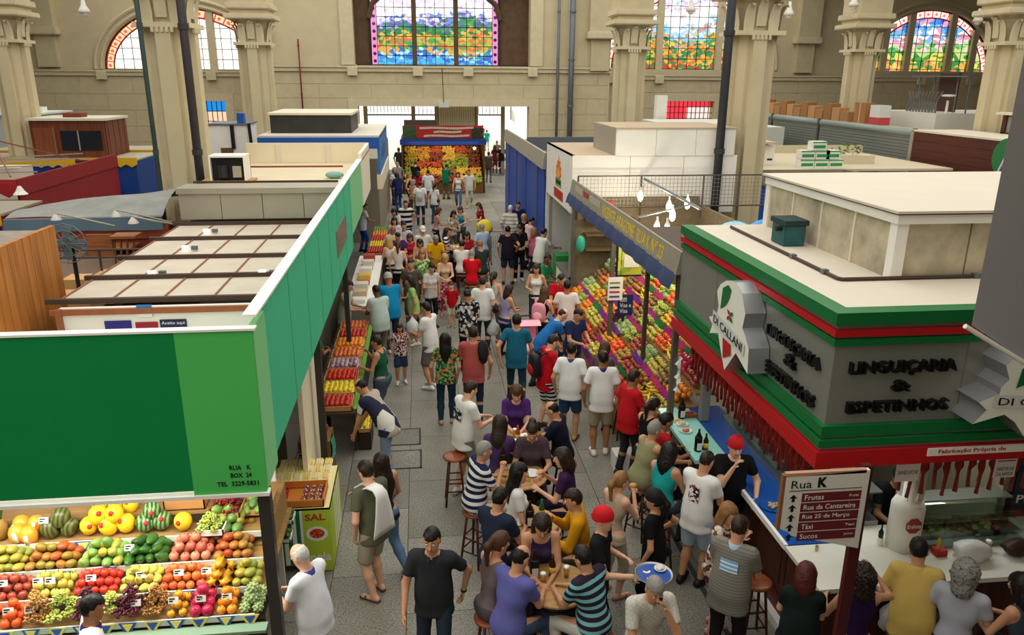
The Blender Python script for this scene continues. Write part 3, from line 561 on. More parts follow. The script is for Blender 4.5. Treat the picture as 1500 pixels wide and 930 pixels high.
b = MB(); x0, x1, y0, y1 = p[0]-.36, p[0]+.36, p[1], p[1]+.55; b.box(x0, x1, y0, y1, 4.16, 4.2); b.box(x0, x0+.03, y0, y1, 3.68, 4.16); b.box(x1-.03, x1, y0, y1, 3.68, 4.16); b.box(x0, x1, y1-.03, y1, 3.68, 4.16); b.build('housing', WHITE, t)
MB().box(x0+.03, x1-.03, y0+.1, y1-.03, 3.7, 4.16).build('grille', BLACK, t); MB().tube([(p[0]-.1, y0+.05, 3.75), (p[0]-.1, y0+.05, 4.0)], .1, 10).build('compressor', mat('2c2c30', .4), t); MB().box(p[0]+.1, p[0]+.27, y0+.02, y0+.1, 3.75, 3.98).build('control_box', GREYMETAL, t); MB().box(x0-.2, x1+.12, y0-.05, y1, 3.64, 3.68).build('base_board', mat('b98a52', .7), t)
p = PZ(490, 260, 3.66); tag(MB().ball((p[0], p[1], 3.72), .13, 9, 6, sc=(1.6, 1, .6)).build('plastic_bundle', mat('7fa89a', .5, bump=.6, scale=30)), 'crumpled green plastic bundle on the cream roof', 'plastic bag')
t = thing('market_stall', (-2.9, 24, 0), 'blue and white stall with a dark roof box, left of the entrance', 'stall')
B('roof', mat('cfc8b8', .7), -4.3, -1.1, 21.7, 27, 4.16, 4.25, t); B('fascia', BLUE, -4.3, -1.1, 21.64, 21.7, 3.9, 4.2, t); B('side_fascia', mat('2f78b8', .5), -1.16, -1.1, 21.7, 26.9, 3.2, 4.2, t); B('side_skirt', CREAM, -1.2, -1.06, 21.7, 26.9, 2.8, 3.2, t)
B('stall_body', mat('41566e', .7), -4.2, -2.6, 21.8, 27, 0, 4.16, t)
[B('painted_mark', mat('1b2f52', .5), -1.1, -1.096, y_, y_+.35, 3.5, 3.85, t) for y_ in (22.9, 23.7, 24.5)]
B('roof_box', mat('33322f', .5, var=.15, scale=4), -4.1, -1.9, 22.6, 25.2, 4.25, 4.74, t); B('roof_box_lid', OFFWHITE, -4.15, -1.85, 22.55, 25.25, 4.74, 4.8, t)
tag(B('market_stall', mat('8f8674', .7), -4.4, -1.5, 28, 38, 0, 3.0), 'low beige stall row left of the entrance, beyond the blue stall', 'stall')
# white cold-room shed with hoses, near the small blue window
p = PY(375, 240, 31.5); x0, x1 = PY(306, 200, 25)[0], PY(362, 200, 25)[0]
t = thing('white_shed', ((x0+x1)/2, 25, 2.5), 'white boxy shed with a dark pipe beneath the small blue window', 'shed'); zt, zb = PY(330, 183, 25)[2], PY(330, 232, 25)[2]
B('shed_wall', WHITE, x0, x1, 25, 26.5, 0, zt, t); B('shed_roof', GREYPIPE, x0-.05, x1+.05, 24.95, 26.5, zt, zt+.04, t); MB().tube([(x1-.42, 24.96, zt), (x1-.42, 24.96, zb+.3)], .06, 8).build('vent_pipe', IRON, t); MB().tube([(x1+.08, 25, zt+.05), (x1+.12, 25, zb)], .05, 8).build('hose', IRON, t); B('shed_hatch', mat('6b4a36', .7), x0+.32, x0+.68, 24.97, 25, zb-.1, zb+.32, t); B('blue_crate', BLUE, x1-.28, x1-.08, 25.1, 25.4, zt+.04, zt+.34, t)
# ---------------------------------------------------------------- far left stalls
TARP = mat('8b8c86', .75, var=.15, scale=3, bump=.3, name='grey_tarp'); RED = mat('8e1f22', .6, var=.08, scale=3, name='red_curtain')
def scallop(b, x0, x1, y, z, n, d=.1, axis=0):
    pts = [(0, .3), (1, .3)]; L = x1-x0
    for i in range(n, 0, -1): pts += [(i/n, 0.08), ((i-.5)/n, -d+.08)]
    pts += [(0, .08)]
    ax = (L, 0, 0) if axis == 0 else (0, L, 0); o = (x0, y, z) if axis == 0 else (y, x0, z)
    b.prism(pts, o, ax, (0, 0, 1), .03); return b
t = thing('market_stall', (-11.5, 24, 0), 'red curtained stall with a scalloped awning at the left', 'stall')
xa = -9.9; B('front_curtain', RED, xa-6, xa, 20.4, 20.46, 0, 2.75, t); B('side_curtain', RED, xa-.06, xa, 20.46, 27, 0, 2.95, t)
scallop(MB(), xa-6.1, xa+.02, 20.36, 2.9, 14, .12).build('front_valance', mat('9c2225', .6), t); B('front_rim', mat('a32a2c', .6), xa-6, xa, 20.34, 20.4, 2.98, 3.3, t); B('side_rim', mat('8f2022', .6), xa-.02, xa+.04, 20.4, 27, 2.9, 3.3, t); B('inner_floor', mat('6b5a4c', .8), xa-6, xa-.1, 20.5, 27, 2.4, 2.5, t)
B('white_freezer', OFFWHITE, xa-1.9, xa-.9, 22.5, 23.3, 2.5, 3.35, t)
for k in range(7): MB().beam((xa-6+.3*k, 21+.7*k, 3.32), (xa-.2, 22+.6*k, 3.3+.1*(k % 3)), .03, .03).build('roof_rod', mat('a59a8c', .5), t)
for a in ((-.4, 21, 3.3), (-2.9, 21, 3.3), (-.3, 25, 3.3)): MB().beam((xa-1.5, 22.6, 4.1), (xa+a[0], a[1], a[2]), .035, .035).build('tent_rod', mat('8a5c50', .5), t)
p = (xa+.1, 20.3, 2.95); MB().lathe([(.17, 0), (.1, .08), (.04, .2)], p, 10).build('bell_lamp', WHITE, t)
for y0, nm, lab, z0 in ((27.6, 'HORT', 'blue curtained stall with a yellow banner beside the big left column', 0), (30.5, 'FRUTAS', 'far blue stall with a yellow lettered banner behind the wooden hut', 0)):
    t = thing('market_stall', (-11, y0+2, 0), lab, 'stall'); B('curtain', mat('173f86', .6, var=.06), -16, -9.5, y0, y0+.06, 0, 3.0, t); B('side_curtain', mat('173f86', .6), -9.56, -9.5, y0+.06, y0+2.6, 0, 3.0, t); scallop(MB(), -15.9, -9.45, y0-.04, 2.82, 18, .1).build('yellow_valance', mat('d8a91f', .6), t); B('painted_line', mat('4a2a14', .6), -11.4, -10.7, y0-.085, y0-.075, 2.95, 3.05, t); B('roof', mat('b0a995', .8), -16, -9.5, y0+.1, y0+2.6, 3.0, 3.05, t)
t = thing('market_stall', (-10, 16.4, 0), 'blue stall with a yellow banner numbered 18 at the left edge', 'stall'); x1 = -9.0
B('curtain', mat('163c80', .6), -14, x1, 17.6, 17.66, 0, 2.75, t); scallop(MB(), -14, x1+.05, 17.55, 2.6, 14, .1).build('yellow_valance', mat('d6a51e', .6), t); lettering('18', (-9.85, 17.5, 2.66), (.34, 0, 0), (0, 0, .2), mat('5c1a20', .5), t); B('roof', mat('9b9482', .8), -14, x1, 17.7, 19.6, 2.85, 2.9, t)
# wooden hut
t = thing('wooden_hut', (-10.2, 25.5, 2.5), 'reddish brown wooden hut with a white roof above the red stall', 'hut'); HUT = wood('5e2e1c', '7c4228', 2, (9, 9, .5))
x0, x1, y0, y1, z0, z1 = -10.9, -9.75, 27.15, 27.5, 3.1, 4.2
x0, x1, y0, y1 = -13.0, -10.6, 28.3, 30.3
B('front_wall', HUT, x0, x1, y0, y0+.06, 2.9, 4.28, t)
for i in range(8): B('side_plank', HUT, x1-.05, x1+.01*(i % 2), y0+i*.25+.01, y0+i*.25+.24, 2.9, 4.28, t)
B('roof', mat('d9d2bd', .8), x0-.08, x1+.08, y0-.08, y1+.08, 4.28, 4.36, t); d = B('door', wood('6a3620', '8c5032', 2, (9, 9, .5)), x0+.1, x0+.75, y0-.03, y0, 2.95, 4.05, t); B('door_frame', mat('8c5a38', .6), x0+.72, x0+.78, y0-.05, y0, 2.9, 4.1, t)
w = B('window', mat('20262c', .15), x0+.95, x1-.15, y0-.03, y0, 3.3, 3.95, t); B('window_bar', GREYMETAL, x0+1.5, x0+1.54, y0-.05, y0-.03, 3.3, 3.95, w)
tag(B('hut_crate', mat('7a3a26', .7), x0+.9, x0+1.5, y0+.5, y0+1, 4.36, 4.5), 'brown crate lying on the roof of the wooden hut', 'crate')
t = thing('white_container', (-16.5, 35.8, 0), 'white container shed behind the far left column', 'container'); B('body', mat('c9cfc9', .6), -24, -15.6, 34.2, 38, 0, 4.15, t); B('side_wall', mat('a6aba5', .6), -15.6, -15.55, 34.2, 38, 0, 4.1, t); B('roof', mat('d9ddd6', .6), -24, -15.5, 34.1, 38, 4.15, 4.22, t)
for i in range(2): B('roof_duct', mat('e6e8e2', .5), -24+.4*i, -16, 35+i*1.2, 35.5+i*1.2, 4.22, 4.42, t)
# tarps and red shed right behind the plank screen
t = thing('tarp_roof', (-6.8, 18.4, 3.0), 'grey blue tarpaulin stretched over the red shed', 'tarpaulin')
P = []
for i in range(9):
    r = []
    for j in range(13):
        a, c = i/8, j/12; x = -8.2+3.0*c; y = 16.2+2.0*a; z = 3.05+.42*math.sin(math.pi*min(1, a*.9))*(.35+.65*c)+.03*math.sin(9*a+7*c)-.15*(1-c)*a; r.append((x, y, z))
    P.append(r)
MB().sheet(P).build('tarp_sheet', TARP, t, True); MB().tube([(-8.2, 16.15, 3.02), (-5.2, 16.15, 3.06)], .03, 6).build('tarp_pole', GREYPIPE, t)
MB().sheet([[(-8.2+3*j/8, 16.12-.05*(j % 2), 3.04-.12*i) for j in range(9)] for i in range(3)]).build('tarp_hem', mat('5c7484', .7), t)
t = thing('red_shed', (-6.8, 16.5, 0), 'brick red boarded shed under the tarpaulin', 'shed'); RB = mat('84402f', .75, var=.12, scale=2)
for i in range(4): B('wall_board', RB, -8.3+i*.79, -8.3+i*.79+.775, 16.3, 16.36, 0, 2.9-.0*i, t)
B('top_band', mat('a5523c', .7, var=.1), -8.3, -5.15, 16.25, 16.3, 2.6, 2.95, t); B('bench_board', wood('7a4526', '9a6038', 3), -6.6, -5.7, 15.6, 16.2, 2.5, 2.54, t)
B('back_board', RB, -8.3, -5.15, 18.1, 18.16, 0, 2.6, t)
c = thing('tipped_chair', (-5.9, 15.0, 2.5), 'brown wooden chair lying tipped beside the red shed', 'chair'); MB().box(-6.2, -5.75, 14.9, 14.95, 2.55, 2.95).build('seat', wood('7a4526', '9a6038', 3), c); MB().box(-5.75, -5.3, 14.8, 15.2, 2.88, 2.93).build('backrest', wood('7a4526', '9a6038', 3), c)
for i in range(4): MB().beam((-5.72+.1*i, 14.85, 2.4), (-5.7+.12*i, 14.9, 2.9), .03, .03).build('leg', mat('6b3c22', .6), c)
tag(B('shed_deck', mat('6e5a48', .8, var=.1), -8.4, -4.9, 9.6, 16.2, 2.2, 2.4), 'dusty brown loft deck between the plank screen and red shed', 'deck')
for k in range(5):
    p = (-5.55+.3*(k % 3), 11.3+.5*k, 2.4); tag(B('cardboard_box', mat('c79a62', .8, var=.08), p[0]-.17, p[0]+.17, p[1]-.2, p[1]+.2, 2.4, 2.62+.05*(k % 2)), 'brown cardboard box on the loft deck behind the plank screen', 'box', 'cardboard boxes on the loft deck')
t = thing('pipe_rail', (-6, 12.2, 2.4), 'thin brown pipe railing behind the plank screen', 'railing')
for z in (2.85, 2.98): MB().tube([(-7.4, 13.4, z), (-4.6, 13.4, z)], .02, 6).build('rail', BROWNMETAL, t)
for x in (-7, -6.2, -5.4): MB().tube([(x, 13.4, 2.4), (x, 13.4, 2.98)], .02, 6).build('baluster', BROWNMETAL, t)
# wall fan beside the plank screen
p = PY(98, 356, 12.0); t = thing('wall_fan', (p[0], 12, p[2]-.3), 'round caged fan beside the plank screen', 'fan')
b = MB(); 
for r in (.1, .2, .3): b.tube([(p[0]+r*math.cos(a*.5236), 12-.05, p[2]+r*math.sin(a*.5236)) for a in range(13)], .008, 5)
for a in range(12): b.tube([(p[0], 11.93, p[2]), (p[0]+.3*math.cos(a*.5236), 11.95, p[2]+.3*math.sin(a*.5236))], .005, 4)
b.build('cage', GREYPIPE, t); 
for a in range(4): MB().prism([(0, -.03), (.24, -.09), (.26, .05), (.03, .05)], (p[0], 12.0, p[2]), (math.cos(a*1.571), 0, math.sin(a*1.571)), (-math.sin(a*1.571), 0, math.cos(a*1.571)), .01).build('blade', mat('6f7a80', .4), t)
MB().tube([(p[0], 12.02, p[2]), (p[0], 12.2, p[2])], .08, 10).build('motor', IRON, t); MB().tube([(p[0], 12.15, p[2]), (p[0], 12.15, 2.4)], .03, 6).build('stand', IRON, t)
for k, (u, v, Y) in enumerate(((170, 313, 15.5), (82, 318, 15.2), (195, 323, 15.0))):
    p = PY(u, v, Y); t = thing('shed_lamp', (p[0], Y, p[2]), ('cylindrical glass lamp on an arm', 'bell shaped grey lamp', 'small round bulb lamp')[k]+' above the red shed', 'lamp'); MB().lathe([(.1, 0), (.08, .04), (.03, .11)], (p[0], Y, p[2]-.05), 10).build('lamp_shade', mat('c9c6ba', .4), t); MB().tube([(p[0], Y, p[2]+.08), (p[0]+.4, Y, p[2]-.02), (p[0]+.9, Y+.3, 3.0)], .018, 6).build('lamp_arm', GREYMETAL, t)

# ================================================================ right: the corner kiosk
KX, KY, KR = 3.51, 5.91, 3.9
KGREEN = mat('0f6b33', .4, name='kiosk_green'); KRED = mat('b8171c', .4, name='kiosk_red'); BRUSH = mat('8d8c84', .38, .35, var=.06, scale=1.5, name='brushed_metal'); ROOFB = mat('d2c8b6', .75, var=.03, scale=1.2, name='beige_roof')
k = thing('kiosk', (KX+2, KY+2, 0), 'corner sausage kiosk with green, red and grey metal fascia', 'kiosk')
def band(name, m, z0, z1, p, parent=k):
    b = MB(); b.box(KX-p, KX+.12, KY-p, 9.95, z0, z1); b.box(KX+.12, 8.4, KY-p, KY+.12, z0, z1); return b.build(name, m, parent)
band('fascia_strip', KGREEN, 3.80, 3.91, .05); band('fascia_strip', BRUSH, 3.755, 3.80, .0); band('fascia_strip', KRED, 3.69, 3.755, .04); band('fascia_strip', BRUSH, 3.67, 3.69, 0); band('fascia_strip', KGREEN, 3.605, 3.67, .03)
fp = band('fascia_panel', BRUSH, 2.86, 3.605, 0.); band('fascia_strip', KGREEN, 2.76, 2.86, .05); band('fascia_strip', BRUSH, 2.735, 2.76, .02); band('fascia_strip', KGREEN, 2.665, 2.735, .07); band('fascia_strip', BRUSH, 2.63, 2.665, .04); band('fascia_strip', KRED, 2.47, 2.63, .09)
for y in (7.3, 8.65): B('panel_seam', mat('75746c', .5), KX-.003, KX, y, y+.012, 2.86, 3.605, fp)
for x in (4.75, 6.0): B('panel_seam', mat('75746c', .5), x, x+.012, KY-.003, KY, 2.86, 3.605, fp)
B('roof', ROOFB, KX+.02, 8.4, KY+.02, 9.95, 3.86, 3.9, k); B('kiosk_ceiling', mat('b9b2a2', .7), KX+.12, 8.4, KY+.12, 9.9, 2.6, 2.64, k)
B('rear_wall', mat('8c8069', .7), 6.3, 6.36, 6.9, 9.9, 0, 2.6, k); B('end_wall', mat('a09a8c', .6), 4.5, 8.4, 9.88, 9.95, 0, 2.6, k); B('inner_wall', mat('6e6453', .7), 6.36, 8.4, 7.6, 7.66, 0, 2.6, k)
B('corner_pillar', mat('8d8c84', .4, .3), 3.92, 4.04, 9.82, 9.94, 1.06, 2.5, k)
# roof block
t = thing('roof_block', (5.8, 8.4, KR), 'weathered pale block with an overhanging beige top on the kiosk roof', 'roof block'); WE = mat('b6ab92', .85, var=.28, scale=4, name='weathered_board')
x0, x1, y0, y1, z1 = 4.58, 8.2, 6.92, 9.9, 4.46
for i in range(4): a = y0+.08+i*.71; B('wall_panel', WE, x0+.03, x0+.06, a+.01, a+.7, KR, z1, t)
for i in range(5): a = x0+.1+i*.7; B('wall_panel', WE, a+.01, a+.69, y0+.03, y0+.06, KR, z1, t)
for (a, c) in ((x0, y0), (x0, y1-.12)): B('corner_stud', WHITE, a, a+.12, c, c+.12, KR, z1, t)
for i in range(3): B('panel_strip', OFFWHITE, x0+.015, x0+.03, y0+.79+i*.71-.015, y0+.79+i*.71+.015, KR, z1, t)
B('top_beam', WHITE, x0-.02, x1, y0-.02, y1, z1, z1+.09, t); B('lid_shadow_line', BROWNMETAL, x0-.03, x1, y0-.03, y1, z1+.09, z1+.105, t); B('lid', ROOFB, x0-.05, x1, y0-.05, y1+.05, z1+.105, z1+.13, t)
p = PZ(1160, 360, KR); t = thing('vent_box', (p[0], p[1], KR), 'dark teal metal vent box on the kiosk roof', 'vent'); VT = mat('2c5a5e', .5, var=.15, scale=6)
B('vent_body', VT, p[0]-.13, p[0]+.13, p[1]-.05, p[1]+.3, KR, KR+.25, t, bevel=.01); B('vent_lid', mat('24393b', .6), p[0]-.15, p[0]+.15, p[1]-.07, p[1]+.32, KR+.25, KR+.31, t); MB().tube([(p[0]-.13, p[1]+.05, KR+.2), (p[0]-.2, p[1]+.05, KR+.2)], .03, 8).build('vent_valve', IRON, t)
a, c, d = PZ(1075, 345, KR), PZ(1230, 412, KR), PZ(1445, 408, KR); t = thing('roof_pipe', (c[0], c[1], KR), 'thin brown pipe bent around the kiosk roof block', 'pipe'); MB().tube([(c[0], 9.7, KR+.02), (c[0], c[1]+.03, KR+.02), (c[0]+.03, c[1], KR+.02), (d[0]+1, c[1], KR+.02)], .02, 8).build('pipe_run', BROWNMETAL, t); 
for q in ((c[0], c[1]+1), (c[0], c[1]+.3), (d[0]-.1, c[1])): MB().box(q[0]-.03, q[0]+.03, q[1]-.03, q[1]+.03, KR, KR+.05).build('pipe_clip', GREYPIPE, t)
# black channel letters
LET = mat('0c0c0d', .4, name='black_letter')
def kletters(parent):
    for s, u0, vb0, u1, vb1, hh in (('LINGUIÇARIA', 1247, 552, 1404, 544, .115), ('&', 1308, 577, 1337, 572, .1), ('ESPETINHOS', 1242, 609, 1391, 600, .105)):
        a, c = PY(u0, vb0, KY-.06), PY(u1, vb1, KY-.06); z = (a[2]+c[2])/2-(.02 if 'Ç' in s else 0); lettering(s, (a[0], KY-.0, z), (c[0]-a[0], 0, 0), (0, 0, hh+(.02 if 'Ç' in s else 0)), LET, parent, depth=.05, bold=.018)
    for s, u0, v0, u1, v1, hh in (('LINGUIÇARIA', 1128, 492, 1204, 540, .13), ('&', 1153, 530, 1169, 538, .12), ('ESPETINHOS', 1124, 543, 1195, 590, .12)):
        a, c = PX(u0, v0, KX), PX(u1, v1, KX); lettering(s, (KX, a[1], (a[2]+c[2])/2-.02), (0, c[1]-a[1], 0), (0, 0, hh), LET, parent, depth=.05, bold=.018)
ls = thing('channel_letters', (KX, KY, 2.9), 'black raised lettering LINGUIÇARIA & ESPETINHOS on the kiosk fascia', 'sign'); kletters(ls)
# emblem light boxes
EMB = mat('efeee0', .35, name='emblem_face'); EMS = mat('a9abad', .35, .6, name='emblem_side')
def emblem(face, parent_lab, toP, back, txt):
    """ face: outline in the sign plane; toP maps (a, z) to the world; back: vector from face to wall """
    c = toP(*np.mean(face, axis=0)); t = thing('emblem_sign', toP(np.mean([f[0] for f in face]), min(f[1] for f in face)), parent_lab, 'sign'); n = len(face); b = MB(); bk = np.array(back)
    P = [toP(*f) for f in face]; vs = P+[p+bk for p in P]; b.add(vs, [tuple(range(n, 2*n))]+[(i, (i+1) % n, n+(i+1) % n, n+i) for i in range(n)]); b.build('sign_casing', EMS, t)
    e = MB(); out = -bk/np.linalg.norm(bk)*.01; e.add([p+out*.2 for p in P], [tuple(range(n))]); e.build('sign_face', EMB, t)
    A = np.array(face); lo, hi = A.min(0), A.max(0); ce = (lo+hi)/2; w, h = hi-lo
    def patch(nm, poly, m, k=1.): MB().add([toP(lo[0]+x*w, lo[1]+y*h)+out*k for x, y in poly], [tuple(range(len(poly)))]).build(nm, m, t)
    patch('green_field', [(.28, .62), (.3, .86), (.42, .93), (.5, .9), (.46, .78), (.4, .7)], KGREEN); patch('red_field', [(.44, .12), (.62, .22), (.6, .33), (.4, .34)], KRED)
    for ang, m in ((0, KGREEN), (1.57, KRED), (3.14, KRED), (4.71, KGREEN)):
        patch('leaf_mark', [(.52+.1*math.cos(ang+.8), .62+.08*math.sin(ang+.8)), (.52+.05*math.cos(ang+.2), .62+.05*math.sin(ang+.2)), (.52, .62), (.52+.05*math.cos(ang+1.3), .62+.05*math.sin(ang+1.3))], m, 1.2)
    patch('ribbon', [(.12, .4), (.9, .32), (.9, .46), (.12, .56)], mat('d8d9d2', .4), 1.4)
    o = toP(lo[0]+.16*w, lo[1]+.43*h)+out*2; ax = toP(lo[0]+.86*w, lo[1]+.355*h)-toP(lo[0]+.16*w, lo[1]+.43*h); ay = toP(lo[0], lo[1]+.09*h)-toP(lo[0], lo[1]); lettering('DI CALLANI', o, ax, ay, LET, t, depth=.002)
pix = [(1050.7,426),(1056,416),(1064,411),(1071,411),(1078,413.6),(1087.6,430),(1092,459.7),(1087.6,480.6),(1092,492),(1097,511),(1095,547.8),(1078,517),(1061,542),(1055.5,511),(1052,487.6),(1039.6,487.6),(1044,475),(1038.7,464),(1050,461),(1053,447)]
f = [(q[1], q[2]) for q in (PX(u, v, 3.28) for u, v in pix)]; f = [(-y, z) for y, z in f]
emblem(f, 'lit shield emblem with a ribbon on the aisle side of the kiosk', lambda a, z: np.array([3.28, -a, z]), (.22, 0, 0), '')
pix = [(1500,522),(1486,523),(1473.5,535),(1478.6,555.5),(1466,568),(1464,577),(1433.5,589),(1445,600.6),(1424,621),(1471,607),(1486,618),(1500,640)]
f = [(q[0], q[2]) for q in (PY(u, v, 5.62) for u, v in pix)]; xm = PY(1530, 560, 5.62)[0]; f = f[::-1]; f = f+[(2*xm-x, z) for x, z in f[::-1]]
emblem(f, 'lit shield emblem on the front of the kiosk at the right edge', lambda a, z: np.array([a, 5.62, z]), (0, .29, 0), '')
a, c = PY(1358, 668, KY-.1), PY(1500, 655, KY-.1); s = thing('banner_strip', (a[0], KY-.1, a[2]), 'white strip reading Fabricação Própria de on the red kiosk edge', 'sign'); B('strip', WHITE, a[0], a[0]+1.1, KY-.105, KY-.092, a[2]-.0, a[2]+.075, s); lettering('Fabricação Própria de', (a[0]+.1, KY-.106, a[2]+.012), (.66, 0, 0), (0, 0, .05), KRED, s, depth=.002, bold=.02)
# counter
CW = wood('3a1c14', '5a2d20', 2, (6, 6, .5), .4); WTOP = mat('dcd8cc', .25, name='white_top'); CYAN = mat('93d4c6', .3, name='cyan_top'); BTOP = mat('1c4f9e', .3, name='blue_top')
cn = thing('counter', (4.2, 8, 0), 'dark wooden counter of the kiosk with blue, pale green and white tops', 'counter')
for i in range(6): B('front_panel', CW, 3.86, 3.9, 6.16+i*.72, 6.16+i*.72+.7, .25, 1.0, cn); 
for i in range(6):
    B('front_panel', CW, 3.9+i*.72, 3.9+i*.72+.7, 6.1, 6.14, .25, 1.0, cn)
    B('panel_moulding', mat('4a241a', .4), 3.85, 3.86, 6.26+i*.72, 6.26+i*.72+.5, .38, .88, cn)
B('plinth', mat('5a1a1c', .5), 3.82, 3.9, 6.1, 10.45, .1, .25, cn); B('plinth', mat('5a1a1c', .5), 3.9, 8.2, 6.06, 6.12, .1, .25, cn); B('kick_board', WHITE, 3.74, 3.9, 5.98, 10.45, 0, .1, cn); B('kick_board', WHITE, 3.9, 8.2, 5.98, 6.1, 0, .1, cn); B('carcass', CW, 3.92, 4.4, 6.16, 10.3, .1, 1.0, cn); B('carcass', CW, 4.4, 8.2, 6.16, 6.6, .1, 1.0, cn)
B('worktop', WTOP, 3.74, 8.2, 5.98, 6.72, 1.0, 1.05, cn); B('worktop', WTOP, 4.42, 8.2, 6.72, 7.0, 1.0, 1.05, cn); B('worktop', BTOP, 3.78, 4.4, 6.74, 8.5, 1.0, 1.05, cn); B('top_edge', WHITE, 3.74, 3.78, 6.74, 8.5, 0.99, 1.055, cn); B('worktop', CYAN, 3.44, 3.9, 8.68, 10.35, 1.0, 1.05, cn); B('worktop', BTOP, 3.9, 4.4, 8.5, 10.35, 1.0, 1.05, cn); B('bar_leg', DARKWOOD, 3.5, 3.56, 10.2, 10.26, 0, 1.0, cn); B('bar_leg', DARKWOOD, 3.5, 3.56, 8.8, 8.86, 0, 1.0, cn)
# curved glass cases
def case(name, lab, x0, x1, y0, y1, z0, h, axis, parent=None):
    t = thing(name, ((x0+x1)/2, (y0+y1)/2, z0), lab, 'display case'); P = []; g = glass('d8ece4', .86)
    n = 7
    for i in range(n+1):
        a = i/n*math.pi/2
        if axis == 'x': P.append([(x0+(x1-x0)*.55*(1-math.cos(a)), y, z0+h*math.sin(a)) for y in (y0, y1)])
        else: P.append([(x, y0+(y1-y0)*.55*(1-math.cos(a)), z0+h*math.sin(a)) for x in (x0, x1)])
    MB().sheet(P).build('curved_glass', g, t, True); B('case_base', STEEL, x0, x1, y0, y1, z0, z0+.06, t); B('case_top', STEEL, *( (x0+(x1-x0)*.55, x1, y0, y1) if axis == 'x' else (x0, x1, y0+(y1-y0)*.55, y1)), z0+h-.02, z0+h, t)
    B('inner_shelf', g, *((x0+.15, x1, y0, y1) if axis == 'x' else (x0, x1, y0+.15, y1)), z0+h*.5, z0+h*.5+.012, t)
    for k2 in range(5):
        if axis == 'x': yy = y0+(y1-y0)*(k2+.5)/5; tr = MB().box(x0+.12, x1-.05, yy-.16, yy+.16, z0+.06, z0+.1)
        else: xx = x0+(x1-x0)*(k2+.5)/5; tr = MB().box(xx-.16, xx+.16, y0+.1, y1-.05, z0+.06, z0+.1)
        o = tr.build('food_tray', STEEL, t); ctr = np.array(tr.v).mean(0); fb = MB()
        for q in range(12): fb.ball((ctr[0]+random.uniform(-.13, .13), ctr[1]+random.uniform(-.13, .13), z0+.11), .035, 6, 4)
        fb.build('food', mat(('b98a4a', '7d8a3a', '8a4a2c', 'c8b070', 'a04030')[k2], .6, var=.3, scale=40), o)
    return t
case('glass_case', 'curved glass food case on the aisle side of the kiosk counter', 4.27, 4.95, 7.0, 9.9, 1.05, .42, 'x')
a, c = PY(1345, 790, 6.5), PY(1488, 790, 6.5); case('glass_case', 'curved glass food case on the white front counter', a[0], c[0]+.1, 6.5, 6.98, 1.05, .42, 'y')
for i in range(4): B('warming_plate', STEEL, 5.0+i*.2+.01, 5.0+i*.2+.18, 6.55, 6.95, 1.32, 1.335, None) if False else None
# hanging sausages
SAUS = mat('8c1f1a', .4, var=.25, scale=25, name='sausage'); b = MB()
b.tube([(.0, 0, 0), (.012, .004, -.12), (-.006, 0, -.16), (.01, -.004, -.28), (-.004, 0, -.33), (.006, 0, -.46)], [.008, .02, .009, .022, .009, .012], 7); SM = b.mesh('sausage_strand', SAUS, smooth=True)
for i in range(56): tag(link('sausage_strand', SM, None, (3.70+.07*(i % 2), 6.5+i*.06, 2.58), (0, 0, i), (1.6, 1.6, 1.45+.1*(i % 3))), 'red sausage strand hanging along the aisle side of the kiosk', 'sausages', 'sausages hung on the aisle side')
for i in range(48): tag(link('sausage_strand', SM, None, (4.6+i*.062, 6.3+.07*(i % 2), 2.58), (0, 0, i), (1.6, 1.6, 1.45+.1*(i % 3))), 'red sausage strand hanging above the front glass case', 'sausages', 'sausages hung above the front case')
tag(MB().tube([(3.73, 6.5, 2.585), (3.73, 9.85, 2.585)], .012, 6).build('hanging_rail', STEEL), 'steel rail for sausages on the aisle side of the kiosk', 'rail'); tag(MB().tube([(4.5, 6.315, 2.585), (7.6, 6.315, 2.585)], .012, 6).build('hanging_rail', STEEL), 'steel rail for sausages above the front glass case', 'rail')
for u0, v0, u1, v1, l1, lab in ((1310, 676, 1350, 706, 'SANDUICHE', 'white menu sheet reading SANDUICHE beside the beer column'), (1454, 672, 1491, 700, 'SANDUICHE\nCALABRESA', 'white menu sheet reading SANDUICHE at the right edge')):
    a, c = PY(u0, v1, 6.2), PY(u1, v0, 6.2); s = thing('menu_sheet', (a[0], 6.2, a[2]), lab, 'sign'); B('sheet', WHITE, a[0], c[0], 6.2, 6.206, a[2], c[2]+.04, s); [lettering(q_, (a[0]+.02, 6.199, a[2]+.02+(c[2]-a[2])*.28*(1-i_)), (c[0]-a[0]-.04, 0, 0), (0, 0, (c[2]-a[2])*.2), BLACK, s, depth=.001) for i_, q_ in enumerate(l1.split('\n'))]; B('stripe', KRED, a[0]+.02, c[0]-.02, 6.198, 6.2, c[2]-.02, c[2]-.01, s); MB().tube([((a[0]+c[0])/2, 6.205, c[2]+.04), ((a[0]+c[0])/2, 6.205, 2.6)], .004, 4).build('string', WHITE, s)
for u, lab in ((1385, 'photo board with a dish at the left of the front kiosk edge'), (1478, 'photo board with a dish at the right of the front kiosk edge')):
    a = PY(u, 676, 6.3); s = thing('dish_board', (a[0], 6.3, 2.4), lab, 'sign'); B('board', mat('7c2a22', .5), a[0]-.22, a[0]+.22, 6.3, 6.32, 2.36, 2.6, s); MB().prism([(.17*math.cos(q*.524), .05*math.sin(q*.524)) for q in range(12)], (a[0], 6.299, 2.42), (1, 0, 0), (0, 0, 1), .002).build('dish', WHITE, s); MB().prism([(.12*math.cos(q*.524), .03*math.sin(q*.524)) for q in range(12)], (a[0], 6.296, 2.43), (1, 0, 0), (0, 0, 1), .002).build('food', mat('5e8a3a', .5), s); MB().tube([(a[0], 6.31, 2.6), (a[0], 6.31, 2.62)], .01, 4).build('hook', STEEL, s)
